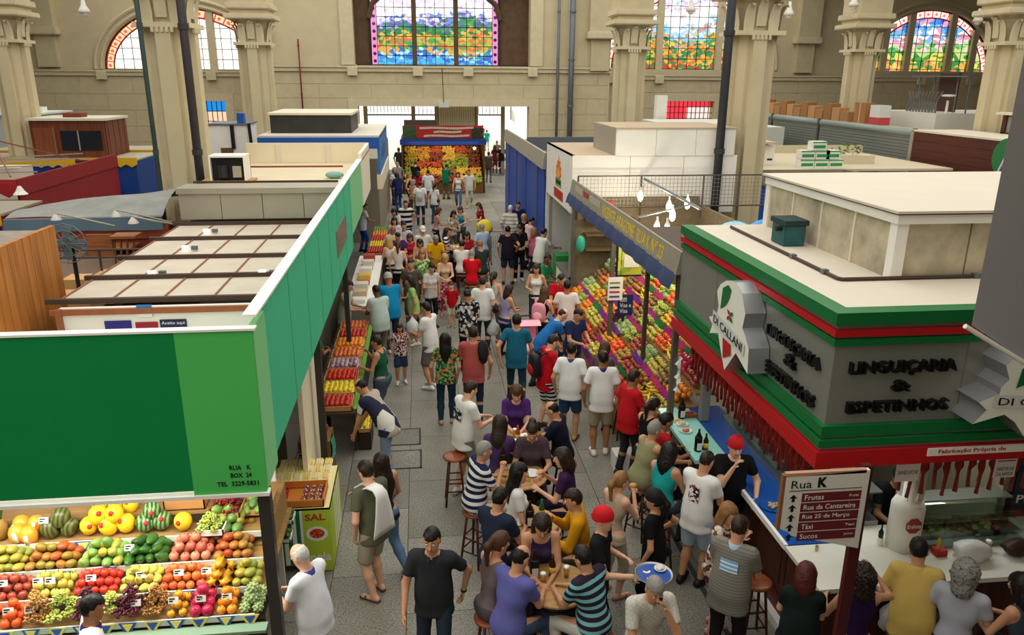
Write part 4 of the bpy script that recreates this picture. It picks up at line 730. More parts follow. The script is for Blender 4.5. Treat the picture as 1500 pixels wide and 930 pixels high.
L = bpy.data.lights.new('kiosk_lamp_light', 'AREA'); L.shape = 'RECTANGLE'; L.size = 2.6; L.size_y = .2; L.energy = 22; L.color = (.92, 1, .94); lo = bpy.data.objects.new('kiosk_lamp_light', L); COL.objects.link(lo); lo.location = (5.2, 7.2, 2.56)
kl = thing('kiosk_lamp', (5.2, 7.2, 2.56), 'white strip lamp under the kiosk ceiling', 'lamp'); MB().tube([(4.0, 7.2, 2.59), (6.2, 7.2, 2.59)], .02, 8).build('tube', emit('f4fff8', 3), kl); B('fitting', WHITE, 3.98, 6.22, 7.17, 7.23, 2.6, 2.62, kl)
# beer column
p = PZ(1290, 770, 1.05); t = thing('beer_column', (p[0], 6.58, 1.05), 'white beer dispensing column with a red round badge on the counter', 'beer tap'); MB().lathe([(.165, 0), (.165, .5), (.14, .56), (.075, .57), (.075, 1.0)], (p[0], 6.6, 1.05), 18).build('column_body', WHITE, t, True); MB().prism([(.09*math.cos(q*.785+.39), .09*math.sin(q*.785+.39)) for q in range(8)], (p[0]-.03, 6.43, 1.4), (1, 0, 0), (0, 0, 1), .01).build('badge', mat('a33a34', .4), t); lettering('Brahma', (p[0]-.105, 6.418, 1.375), (.15, 0, 0), (0, 0, .05), WHITE, t, depth=.002)
B('tap_tower', mat('c9c2ae', .4), p[0]-.06, p[0]+.12, 6.55, 6.75, 1.62, 2.2, t)
t = thing('drinks_fridge', (6.8, 7.2, 0), 'blue drinks fridge lettered PEPSI at the right edge of the kiosk', 'fridge'); B('fridge_body', mat('17233f', .4), 6.55, 7.1, 7.02, 7.5, 0, 1.6, t); lettering('PEPSI', (6.6, 7.015, 1.22), (.4, 0, 0), (0, 0, .1), WHITE, t, depth=.002, bold=.02); B('fridge_band', mat('8c1f28', .4), 6.55, 7.1, 7.015, 7.02, 1.0, 1.12, t)

# grey banner close to the viewer at the right edge
a, c = PY(1422, 478, 3.2), PY(1490, 130, 3.2); t = thing('hanging_banner', (2.9, 3.2, 4.5), 'plain grey hanging banner with a white rod at the right edge', 'banner')
MB().add([(2.57, 3.2, 4.69), (3.6, 3.35, 4.1), (3.6, 3.35, 6.9), (2.57, 3.2, 6.9)], [(0, 1, 2, 3)]).build('cloth', mat('94949a', .8, name='grey_cloth'), t)
MB().tube([(2.53, 3.19, 4.69), (3.65, 3.35, 4.07)], .012, 8).build('bottom_rod', WHITE, t); MB().tube([(2.53, 3.2, 6.9), (3.65, 3.35, 6.9)], .02, 8).build('top_rod', WHITE, t); 
for x in (2.6, 3.5): MB().tube([(x, 3.2+(x-2.57)*.145, 6.9), (x, 3.2+(x-2.57)*.145, 7.62)], .006, 4).build('cord', IRON, t)

# street sign "Rua K" on its pole
px_, py_ = 3.50, 5.2
t = thing('direction_sign', (px_, py_, 0), 'white direction sign headed Rua K on a dark red pole', 'sign'); PR = mat('4c1a1c', .45)
MB().box(px_-.05, px_+.045, py_-.03, py_+.04, 0, 2.84).build('pole', PR, t, bevel=.008)
a = np.array([2.79, 5.16, 2.8]); MB().prism([(0, -.46), (.08, -.5), (.1, -.53), (.7, -.69), (.7, .03), (0, 0)], (2.79, 5.17, 2.8), (1, 0, 0), (0, 0, 1), .04).build('panel', mat('ddd8cc', .5), t); B('panel_side', mat('8a5a36', .6), 2.765, 2.79, 5.13, 5.17, 2.33, 2.82, t); B('panel_top', mat('b98a70', .6), 2.79, 3.46, 5.13, 5.17, 2.805, 2.835, t)
yy = 5.127; lettering('Rua', (2.84, yy, 2.70), (.17, 0, 0), (0, 0, .07), BLACK, t, depth=.002); lettering('K', (3.06, yy, 2.70), (.08, 0, 0), (0, 0, .09), BLACK, t, depth=.002, bold=.05); B('rule', BLACK, 2.83, 3.44, yy, yy+.003, 2.675, 2.68, t)
for i, (s, wd, s2) in enumerate((('Frutas', .16, 'Fruits'), ('Rua da Cantareira', .44, ''), ('Rua 25 de Março', .4, ''), ('Táxi', .1, 'Taxi'), ('Sucos', .15, 'Juices'))):
    z = 2.575-i*.089; B('text_bar', mat('6b2226', .5), 2.94, 3.44, yy-.001, yy+.003, z, z+.078, t); lettering(s, (2.965, yy-.002, z+.018), (wd, 0, 0), (0, 0, .045), WHITE, t, depth=.001)
    if s2: lettering(s2, (3.34, yy-.002, z+.03), (.08, 0, 0), (0, 0, .022), WHITE, t, depth=.001)
    MB().prism([(-.035, .03), (0, .065), (.035, .03), (.012, .035), (.012, 0), (-.012, 0), (-.012, .035)], (2.87, yy+.002, z+.005), (1, 0, 0), (0, 0, 1), .003).build('arrow', BLACK, t)

# ================================================================ right: fruit stall with blue awning, white stall, blue stall
FA = mat('8f8875', .6, var=.05, name='grey_fascia'); AWB = mat('343f63', .7, var=.06, name='blue_awning')
t = thing('fruit_stall', (4.4, 13.9, 0), 'fruit stall with a blue awning lettered VICENTE ARAGONE RUA K Nº 23', 'stall')
MB().prism([(0, 3.2), (.06, 3.52), (.1, 3.52), (.1, 3.2)], (KX-.06, 17.85, 0), (1, 0, 0), (0, 0, 1), 7.85).build('fascia', FA, t)
P = [[(KX-.06+o+.02*math.sin(y*9), y, z) for y in np.linspace(10.02, 17.85, 60)] for o, z in ((.0, 3.22), (-.05, 3.12), (-.08, 2.99))]; MB().sheet(P).build('awning_valance', AWB, t, True)
lettering('VICENTE ARAGONE  RUA K Nº 23', (KX-.045, 14.6, 3.25), (0, -3.9, 0), (.03, 0, .2), mat('d9b62c', .5), t, depth=.006, bold=.01); B('red_label', mat('a8453e', .5), KX-.035, KX-.028, 15.9, 16.4, 3.28, 3.46, t); B('white_label', mat('b9b4a4', .5), KX-.035, KX-.028, 14.8, 15.8, 3.3, 3.45, t); B('white_label', mat('b9b4a4', .5), KX-.035, KX-.028, 16.5, 17.3, 3.3, 3.45, t)
for y in (10.1, 13.9, 17.7): B('post', mat('5b564a', .6), KX+.0, KX+.08, y-.04, y+.04, 0, 3.2, t)
B('rear_wall', mat('7d6d55', .8, var=.15), 6.6, 6.66, 10, 17.8, 0, 2.9, t); B('end_wall', mat('7a6a50', .8, var=.15), 3.6, 6.6, 17.78, 17.84, 0, 3.1, t)
for i in range(3): B('wall_shelf', mat('6a5638', .7), 3.8, 5.0, 17.4, 17.78, 1.9+.35*i, 1.93+.35*i, t)
b = MB()
for x in np.arange(3.62, 8.2, .09): b.box(x, x+.008, 17.6, 17.606, 2.9, 3.62)
for z in np.arange(2.9, 3.63, .09): b.box(3.62, 8.2, 17.6, 17.606, z, z+.008)
m = tag(b.build('wire_mesh', mat('8d8a80', .5, .4)), 'grey wire mesh screen before the white stall', 'mesh screen'); 
rl = thing('mesh_frame', (5.8, 17.62, 2.9), 'brown pipe frame of the wire mesh screen', 'frame')
for z in (2.9, 3.62): MB().tube([(3.6, 17.62, z), (8.2, 17.62, z)], .02, 6).build('rail', BROWNMETAL, rl)
for x in (3.6, 5.1, 6.6, 8.2): MB().tube([(x, 17.62, 2.6), (x, 17.62, 3.62)], .02, 6).build('upright', BROWNMETAL, rl)
lb = thing('lamp_frame', (5, 14.5, 3.2), 'grey steel bars carrying the bulbs over the fruit stall', 'frame'); a, c = PY(944, 262, 17.6), PZ(1026, 306, 3.55)
MB().tube([a, c], .03, 6).build('bar', GREYPIPE, lb); MB().tube([PZ(935, 318, 3.4), PZ(1010, 300, 3.4)], .02, 6).build('bar', GREYPIPE, lb)
for q, (u, v) in enumerate(((938, 288), (980, 303), (1007, 299), (985, 316), (962, 335), (977, 337))):
    p = PZ(u, v, 3.3); l = thing('bulb_lamp', (p[0], p[1], 3.2), 'lit bulb over the fruit stall, '+('farthest left one', 'tilted one in the middle', 'rightmost one', 'one below the middle', 'lowest left one', 'lowest right one')[q], 'lamp', 'bulbs over the fruit stall')
    MB().ball((p[0], p[1], 3.3), .06, 10, 7, sc=(1, 1, 1.7)).build('bulb', emit('fff1d0', 18), l, True); MB().lathe([(.05, 0), (.02, .06), (.02, .12)], (p[0], p[1], 3.39), 8).build('socket', WHITE, l); MB().tube([(p[0], p[1], 3.5), (p[0]+.2, p[1]+.3, 3.52)], .006, 4).build('wire', IRON, l)
    if q in (0, 3, 4):
        L = bpy.data.lights.new('bulb_light', 'POINT'); L.energy = 45; L.color = (1, .9, .72); L.shadow_soft_size = .1; lo = bpy.data.objects.new('bulb_light', L); COL.objects.link(lo); lo.location = (p[0], p[1], 3.1)
# bags on the stall roof
tr = thing('roof_rack', (5.2, 10.8, 3.3), 'brown rack behind the kiosk roof that carries plastic bags', 'rack'); B('rack_board', BROWNMETAL, 3.65, 7.2, 10.1, 12.2, 3.42, 3.46, tr); B('rack_leg', BROWNMETAL, 3.68, 3.74, 12.1, 12.18, 0, 3.42, tr); B('rack_leg', BROWNMETAL, 7.1, 7.16, 12.1, 12.18, 0, 3.42, tr)
for u, v, r, c, lab in ((1062, 310, .24, '2f8fd8', 'blue plastic bag on the rack behind the kiosk roof'), (1030, 316, .2, '8cc4d8', 'pale blue plastic bag on the rack behind the kiosk roof')):
    p = PZ(u, v, 3.6); b = MB(); b.ball((p[0], 11.0, 3.6), r, 14, 10, sc=(1.3, .9, .75)); o = b.build('plastic_bag', mat(c, .25, bump=1., scale=14), None, True); tag(o, lab, 'plastic bag')
p = PZ(978, 350, 3.3); P = [[(4.15+.5*j/6, 11.2+.03*math.sin(i*2+j), 3.46-.62*i/6) for j in range(7)] for i in range(7)]; P = [[(x, y-2.0+2.2, z+.05) for x, y, z in r] for r in P]
tag(MB().sheet(P).build('hanging_cloth', patches(['b82030', 'e8e0d8', 'd8343c', 'f4f0ea', '8c1c2c'], 26)), 'red and white dotted cloth hanging behind the awning', 'cloth')
# white stall with flame logo
t = thing('market_stall', (5.7, 19.8, 0), 'white panelled stall with a raised roof box and flame logo', 'stall')
B('side_board', WHITE, KX, KX+.08, 17.9, 21.7, 2.7, 4.05, t)
for i in range(3): B('front_panel', WHITE, KX+.08+i*.0+(4.5-KX-.08)*0+(i*1.3), KX+.08+i*1.3+1.29, 17.9, 17.96, 2.7, 4.05, t)
for i in range(3): B('box_panel', mat('e8e5da', .6, var=.03, scale=3), 4.52+i*.96, 4.52+i*.96+.95, 17.88, 17.95, 4.05, 4.66, t)
B('roof', mat('b8a488', .8), KX, 7.4, 17.96, 21.7, 4.03, 4.05, t); B('box_roof', mat('b8a488', .8), 4.5, 7.42, 17.86, 20.2, 4.66, 4.69, t); B('box_side', GREYMETAL, 4.5, 4.54, 17.95, 20.2, 4.05, 4.66, t); B('rear_panel', WHITE, KX, 7.4, 21.64, 21.7, 0, 4.0, t)
fl = [(.5, 0), (.25, .05), (.1, .2), (.2, .35), (.12, .5), (.3, .55), (.28, .75), (.45, .7), (.5, 1), (.6, .72), (.75, .78), (.72, .55), (.9, .5), (.8, .35), (.92, .2), (.75, .05)]
a = PX(818, 262, KX); B('green_plate', mat('7fb05a', .5), KX-.006, KX, a[1]-.42, a[1]+.42, a[2]-.2, a[2]+.02, t); B('black_mark', BLACK, KX-.009, KX-.006, a[1]-.36, a[1]+.32, a[2]-.13, a[2]-.02, t); MB().prism([(x-.5, z) for x, z in fl], (KX-.0, a[1], a[2]), (0, -1.0, 0), (0, 0, .62), .006).build('flame_logo', mat('e0701c', .5), t); MB().prism([(.6*(x-.5), z*.6) for x, z in fl], (KX-.007, a[1], a[2]+.04), (0, -1, 0), (0, 0, .5), .004).build('flame_core', mat('f0b030', .5), t); B('red_plate', mat('b82a22', .5), KX-.008, KX, a[1]-.7, a[1]+.6, a[2]-.5, a[2]-.26, t); lettering('KING', (KX-.006, a[1]+.5, a[2]-.2), (0, -1.0, 0), (0, 0, .16), BLACK, t) if False else None
B('open_post', GREYMETAL, KX, KX+.08, 17.95, 18.03, 0, 2.7, t); B('open_post', GREYMETAL, KX, KX+.08, 21.0, 21.08, 0, 2.7, t); B('counter_front', WHITE, KX-.02, KX+.06, 17.95, 19.6, 0, 1.1, t); B('counter_top', STEEL, KX-.06, KX+.5, 17.95, 19.6, 1.1, 1.14, t); B('green_drum', mat('2c8a3c', .5), KX+.05, KX+.45, 20, 20.5, 0, 1.2, t); B('inner_wall', mat('2a4a8c', .6), 5.2, 5.26, 18, 21.6, 0, 2.7, t)
# blue stall
t = thing('market_stall', (5.5, 27, 0), 'blue curtained stall with a grey roof rim right of the aisle', 'stall'); 
for i in range(8): B('curtain_panel', mat(('24489a', '3c5496', '2a4fa2')[i % 3], .6, var=.05), KX-.02*(i % 2), KX+.04, 22+i*1.28, 22+i*1.28+1.26, 0, 3.35, t)
B('front_curtain', mat('1d49a8', .55), KX+.04, 7.4, 21.78, 21.84, 0, 3.4, t); MB().prism([(-.1, 3.3), (-.03, 3.75), (.05, 3.75), (.05, 3.3)], (KX, 32.2, 0), (1, 0, 0), (0, 0, 1), 10.4).build('rim', mat('9a9584', .6), t); B('rear_rim', mat('5d6166', .6), 3.6, 7.4, 26.4, 26.5, 3.4, 3.85, t); B('roof', mat('6f7478', .7), KX+.05, 7.4, 21.85, 32.2, 3.3, 3.34, t); scallop(MB(), KX, 7.4, 21.74, 3.2, 16, .1).build('front_valance', mat('2458b8', .55), t); B('rear_wall', mat('39589c', .6), 7.36, 7.4, 21.85, 32, 0, 3.3, t)
# ---------------------------------------------------------------- right background
def shutter(y0, y1, x, lab):
    t = thing('roller_shutter', (x, (y0+y1)/2, 2.9), lab, 'shutter'); SG = mat('83877f', .5, .3, name='shutter_grey')
    for i in range(13): B('slat', SG, x-.02, x+.02, y0, y1, 2.85+i*.1, 2.85+i*.1+.088, t)
    MB().tube([(x+.05, y0, 4.2), (x+.05, y1, 4.2)], .13, 10).build('shutter_drum', mat('8f9a94', .5, .2), t, True); B('guide_rail', mat('5a5c58', .5), x-.05, x+.05, y0-.1, y0, 0, 4.35, t); B('backing', mat('5f625d', .6), x+.03, x+.06, y0, y1, 0, 4.1, t)
for y0, y1, lab in ((33, 37.6, 'grey roller shutter farthest along the right row'), (28.9, 32.8, 'grey roller shutter in the middle of the right row'), (22.9, 28.7, 'wide grey roller shutter next to the brown panelled stall')): shutter(y0, y1, 15.2, lab)
t = thing('market_stall', (16.5, 20, 0), 'brown wooden fronted stall with a green and red round logo', 'stall'); BW = wood('4a1e16', '5e2c20', 2, (.6, .6, 9), .5)
for i in range(5): B('front_plank', BW, 15.02, 15.1, 16.2, 22.6, 3.02+i*.25, 3.02+i*.25+.245, t)
B('top_edge', OFFWHITE, 15.0, 16.6, 16.2, 22.7, 4.28, 4.33, t); B('lower_panel', mat('d2cfc2', .6), 15.06, 15.1, 19.2, 22.4, 2.2, 3.0, t); B('corner_post', GREYMETAL, 15.0, 15.12, 22.6, 22.75, 0, 4.3, t)
p = PX(1470, 231, 15.0); MB().prism([(.5*math.cos(q*.314), .5*math.sin(q*.314)) for q in range(20)], (15.0, p[1]-.1, p[2]), (0, -1, 0), (0, 0, 1), .02).build('logo_disc', mat('2f7a42', .5), t); MB().prism([(.46*math.cos(q*.3), .46*math.sin(q*.3)) for q in range(-5, 6)], (14.98, p[1]-.1, p[2]-.12), (0, -1, 0), (0, 0, 1), .01).build('logo_half', mat('b02424', .5), t); MB().tube([(14.97, p[1]+.1, p[2]-.45), (14.97, p[1]-.1, p[2]), (14.97, p[1]-.5, p[2]+.3), (14.97, p[1]-.3, p[2]-.1), (14.97, p[1]-.45, p[2]-.4)], .03, 6).build('logo_script', WHITE, t)
t = thing('window_box', (18, 21.5, 4.3), 'dark wooden box with three glazed panels above the brown stall', 'glazed box'); p = PX(1408, 170, 17.0)
for i in range(4): B('frame_post', mat('4a1e18', .5), 16.55, 16.62, 17.2+i*1.2, 17.35+i*1.2, 4.33, 4.85, t)
for i in range(3): B('glazed_panel', mat('8b8d78', .3), 16.6, 16.62, 17.35+i*1.2, 18.4+i*1.2, 4.36, 4.8, t)
B('roof', OFFWHITE, 16.5, 16.8, 17.0, 21.2, 4.85, 4.92, t); B('base_rail', mat('4a1e18', .5), 16.55, 16.62, 17.2, 20.95, 4.3, 4.37, t)
B('back', OFFWHITE, 16.7, 16.8, 17.1, 21.1, 4.05, 4.85, t)
tag(B('white_shed', mat('dfdcd0', .6), 16.6, 21, 24.0, 27, 0, 4.75), 'long white shed roof behind the wide roller shutter', 'shed')
tag(B('stock_loft', mat('b9a88a', .7), 15.4, 15.85, 22.9, 37.5, 0, 4.3), 'beige loft edge behind the roller shutters', 'loft')
cb = ['a87a4c', 'b98a5c', '9c6c42']
for i in range(16):
    y = 27.3+i*.62; h = .35+.25*((i*7) % 3)/2
    tag(B('cardboard_box', mat(cb[i % 3], .85), 15.45, 15.83, y, y+.55, 4.3, 4.3+h), 'brown cardboard box stacked behind the roller shutters', 'box', 'cardboard boxes behind the shutters')
p = PY(1275, 160, 26.2); t = thing('cardboard_stack', (15.65, 26.5, 4.3), 'tall brown carton beside the column, largest of the shutter loft', 'box'); B('carton', mat('a87448', .85), 15.45, 15.84, 26.2, 26.9, 4.3, 5.0, t); B('carton_tape', mat('c9a878', .6), 15.44, 15.45, 26.5, 26.58, 4.3, 5.0, t)
t = thing('wrapped_pallet', (15.65, 25.6, 4.3), 'white plastic wrapped stack with a red base behind the shutters', 'stack'); B('wrap', mat('d8dcd8', .3), 15.45, 15.84, 25.3, 25.9, 4.55, 4.95, t); B('red_base', mat('c04a4a', .5), 15.44, 15.84, 25.28, 25.92, 4.3, 4.55, t)
t = thing('chair_stack', (17, 25.2, 4.75), 'row of tilted grey folding chairs stacked on the white shed', 'folding chairs')
for i in range(10): 
    for s in (0, 1): MB().tube([(16.7+.0, 24.2+i*.17+s*.05, 4.75), (16.75, 24.22+i*.17+s*.1-.04*(i-5)*.4, 5.1), (16.75, 24.2+i*.17-.05*(5-i)*.5, 5.42)], .022, 5).build('chair_frame', mat('6d6a62', .5), t)
t = thing('metal_rack', (17.6, 26.2, 4.75), 'thin metal rack with a long shelf on the white shed', 'rack')
for y in (24.0, 24.6, 25.8, 26.6): MB().tube([(17.6, y, 4.75), (17.6, y, 5.9)], .025, 6).build('upright', GREYPIPE, t)
B('shelf', GREYPIPE, 17.4, 17.8, 23.9, 26.8, 5.88, 5.92, t)
tag(B('brown_board', mat('4f3428', .6), 17.9, 17.96, 25.0, 26.0, 4.75, 6.0), 'dark brown upright board on the white shed', 'board')
t = thing('standing_fan', (17.0, 23.3+.9, 4.75), 'small white standing fan on the white shed', 'fan'); MB().tube([(17, 24.1, 4.75), (17, 24.1, 5.15)], .04, 8).build('stand', WHITE, t); MB().lathe([(.02, -.04), (.2, -.03), (.22, .0), (.2, .03), (.02, .04)], (17, 24.1, 5.3), 14).build('cage', mat('d8dcd8', .4), t)
# green printed white cartons, plant, fridge on stall roof
t = thing('market_stall', (11.2, 21.5, 0), 'open topped grey rimmed stall with blue inner walls behind the big right column', 'stall')
B('front_rim', FA, 8.8, 11.2, 19.6, 19.66, 3.1, 3.5, t); B('side_rim', FA, 11.2, 11.26, 16.6, 19.66, 3.1, 3.5, t); B('inner_wall', BLUE, 8.8, 11.2, 19.7, 19.74, 0, 3.15, t); B('deck', mat('cbbfa2', .8), 8.8, 14.6, 20, 24.6, 3.4, 3.46, t); B('rear_rim', mat('c9bd9f', .7), 8.8, 14.6, 24.6, 24.7, 3.3, 3.7, t); B('diagonal_beam', mat('c9c1ae', .6), 9.8, 11.0, 18.2, 18.3, 3.0, 3.1, t); B('yellow_beam', mat('d8a22a', .5), 12, 14.6, 19.8, 19.9, 3.2, 3.3, t); B('inner_blue', mat('1d3f8c', .6), 11.3, 14.8, 16.6, 19.7, 2.6, 2.7, t)
for i, (dx, dz) in enumerate(((0, 0), (.42, 0), (.84, 0), (0, .24), (.42, .24), (.3, .48), (.72, .24))):
    c = thing('printed_carton', (10.5+dx, 20.4, 3.46+dz), 'white carton with green print in the pile on the stall deck', 'carton', 'green printed cartons'); x = 10.3+dx; B('carton', WHITE, x, x+.4, 20.3, 20.6, 3.46+dz, 3.46+dz+.23, c); B('print', mat('2f9a48', .5), x+.03, x+.37, 20.296, 20.3, 3.46+dz+.05, 3.46+dz+.13, c); B('lid_stripe', mat('2f9a48', .5), x, x+.4, 20.296, 20.3, 3.46+dz+.19, 3.46+dz+.22, c)
t = thing('white_fridge', (9.4, 21.4, 3.46), 'white fridge lying on the stall deck beside the big right column', 'fridge'); B('body', WHITE, 9.3, 9.95, 21.2, 21.7, 3.46, 4.0, t); B('door_gap', GREYPIPE, 9.29, 9.3, 21.2, 21.7, 3.7, 3.72, t); B('badge', BLACK, 9.75, 9.9, 21.19, 21.2, 3.58, 3.63, t); B('shelf_board', mat('c6b493', .8), 8.7, 9.9, 21.0, 22.2, 4.05, 4.1, t)
t = thing('potted_plant', (12.2, 21.3, 3.46), 'small leafy plant in a box on the stall deck', 'plant'); B('planter', mat('cfc3a5', .7), 11.7, 13.0, 21.2, 21.6, 3.46, 3.7, t); lv = MB()
for q in range(60):
    a = random.uniform(0, 6.28); x, y, z = random.uniform(11.8, 12.7), random.uniform(21.25, 21.5), random.uniform(3.7, 4.0); lv.add([(x, y, z), (x+.06*math.cos(a), y+.06*math.sin(a), z+.05), (x+.12*math.cos(a), y+.12*math.sin(a), z+.02), (x+.05*math.cos(a+.6), y+.05*math.sin(a+.6), z)], [(0, 1, 2, 3)])
lv.build('foliage', mat('4f7a35', .6), t)
tag(B('storage_shed', mat('cfd0c6', .6), 10.2, 14.4, 30, 36, 0, 3.95), 'low pale shed behind the far right column', 'shed'); tag(B('storage_shed', mat('d6d3c6', .6), 8.6, 10.9, 25, 28, 0, 4.1), 'white shed roof left of the far right column', 'shed')
tag(B('tall_carton', WHITE, 11.0, 11.5, 36.2, 36.6, 0, 5.0), 'white upright panel behind the slimmer right column', 'panel')

# ---------------------------------------------------------------- the kiosk at the end of the aisle
t = thing('fruit_kiosk', (1.2, 41.5, 0), 'fruit kiosk with a red banner at the end of the aisle', 'kiosk'); x0, x1 = -.95, 3.3
B('fascia', mat('1c3a8a', .5), x0-.05, x1+.05, 39.9, 40.0, 2.48, 2.75, t); B('roof', mat('4a4a48', .7), x0, x1, 40.0, 43, 2.75, 2.8, t); B('back_wall', mat('5a3c1c', .7), x0, x1, 42.9, 43, 0, 2.7, t); B('side_wall', mat('5a3c1c', .7), x0, x0+.06, 40.2, 43, 0, 2.7, t); B('side_wall', mat('5a3c1c', .7), x1-.06, x1, 40.2, 43, 0, 2.7, t)
bn = B('banner', mat('a8201f', .6, var=.1, scale=3), x0+.1, x1-.1, 40.0, 40.05, 2.78, 3.42, t)
for i, (a, c) in enumerate(((.0, 2.7), (.7, 2.1), (.2, 2.5))): MB().sheet([[(a+(c-a)*q/10, 39.985, 3.24-.19*i+.1*w_+.02*math.sin(q*.7)+.02*q/10) for q in range(11)] for w_ in (0, 1)]).build('print_line', mat('b8b4a0', .6, var=.35, scale=22), bn)
B('banner_fruit', mat('3a4a2a', .6, var=.4, scale=6), x0+.1, x0+.8, 39.99, 40, 2.8, 3.4, bn); B('banner_fruit', mat('2c3320', .6, var=.4, scale=6), x1-.7, x1-.1, 39.99, 40, 2.8, 3.3, bn)
B('dark_crate', mat('4a4238', .7), -.8, .9, 41.5, 42, 2.8, 3.6, t)
for i in range(5): B('display_step', mat('6a4a22', .7), x0+.1, x1-.1, 40.0+.42*i, 40.45+.42*i, 0 if i == 0 else .3, .55+.32*i, t)
b = MB(); b.ball((2.75, 39.95, 2.3), .07, 8, 6); lb = tag(b.build('bulb_lamp', emit('ffe0a0', 14), None, True), 'lit bulb under the roof edge of the far fruit kiosk', 'lamp')
L = bpy.data.lights.new('kiosk_light', 'AREA'); L.energy = 55; L.size = 3.5; L.color = (1, .82, .5); lo = bpy.data.objects.new('kiosk_light', L); COL.objects.link(lo); lo.location = (1.2, 40.9, 2.65)
# ================================================================ fruit
def fruit_mat(c1, c2, rough=.35, scale=9., c3=None):
    key = ('fr', c1, c2, rough, scale, c3)
    if key in MATS: return MATS[key]
    m, nt, b = nodes_mat('fruit_skin'); b.inputs['Roughness'].default_value = rough; b.inputs['Specular IOR Level'].default_value = .4
    oi = nt.nodes.new('ShaderNodeObjectInfo'); n = nt.nodes.new('ShaderNodeTexNoise'); n.inputs['Scale'].default_value = scale; t = nt.nodes.new('ShaderNodeTexCoord'); nt.links.new(t.outputs['Object'], n.inputs['Vector'])
    a = nt.nodes.new('ShaderNodeMath'); a.operation = 'MULTIPLY_ADD'; a.inputs[1].default_value = .5; nt.links.new(oi.outputs['Random'], a.inputs[0])
    a2 = nt.nodes.new('ShaderNodeMath'); a2.operation = 'MULTIPLY'; a2.inputs[1].default_value = .55; nt.links.new(n.outputs['Fac'], a2.inputs[0]); nt.links.new(a2.outputs[0], a.inputs[2])
    r = ramp(nt, [c1, c2]+([c3] if c3 else []), False, [.15, .55, .85][:3 if c3 else 2]); nt.links.new(a.outputs[0], r.inputs[0]); nt.links.new(r.outputs[0], b.inputs['Base Color']); MATS[key] = m; return m
def melon_stripe(c1, c2):
    key = ('ms', c1, c2)
    if key in MATS: return MATS[key]
    m, nt, b = nodes_mat('striped_melon_skin'); b.inputs['Roughness'].default_value = .4; t = nt.nodes.new('ShaderNodeTexCoord'); w = nt.nodes.new('ShaderNodeTexWave'); w.inputs['Scale'].default_value = 9; w.inputs['Distortion'].default_value = 3; nt.links.new(t.outputs['Object'], w.inputs['Vector'])
    r = ramp(nt, [c1, c2], False, [.3, .7]); nt.links.new(w.outputs['Fac'], r.inputs[0]); nt.links.new(r.outputs[0], b.inputs['Base Color']); MATS[key] = m; return m
STEM = mat('5a4326', .8)
FM = {}
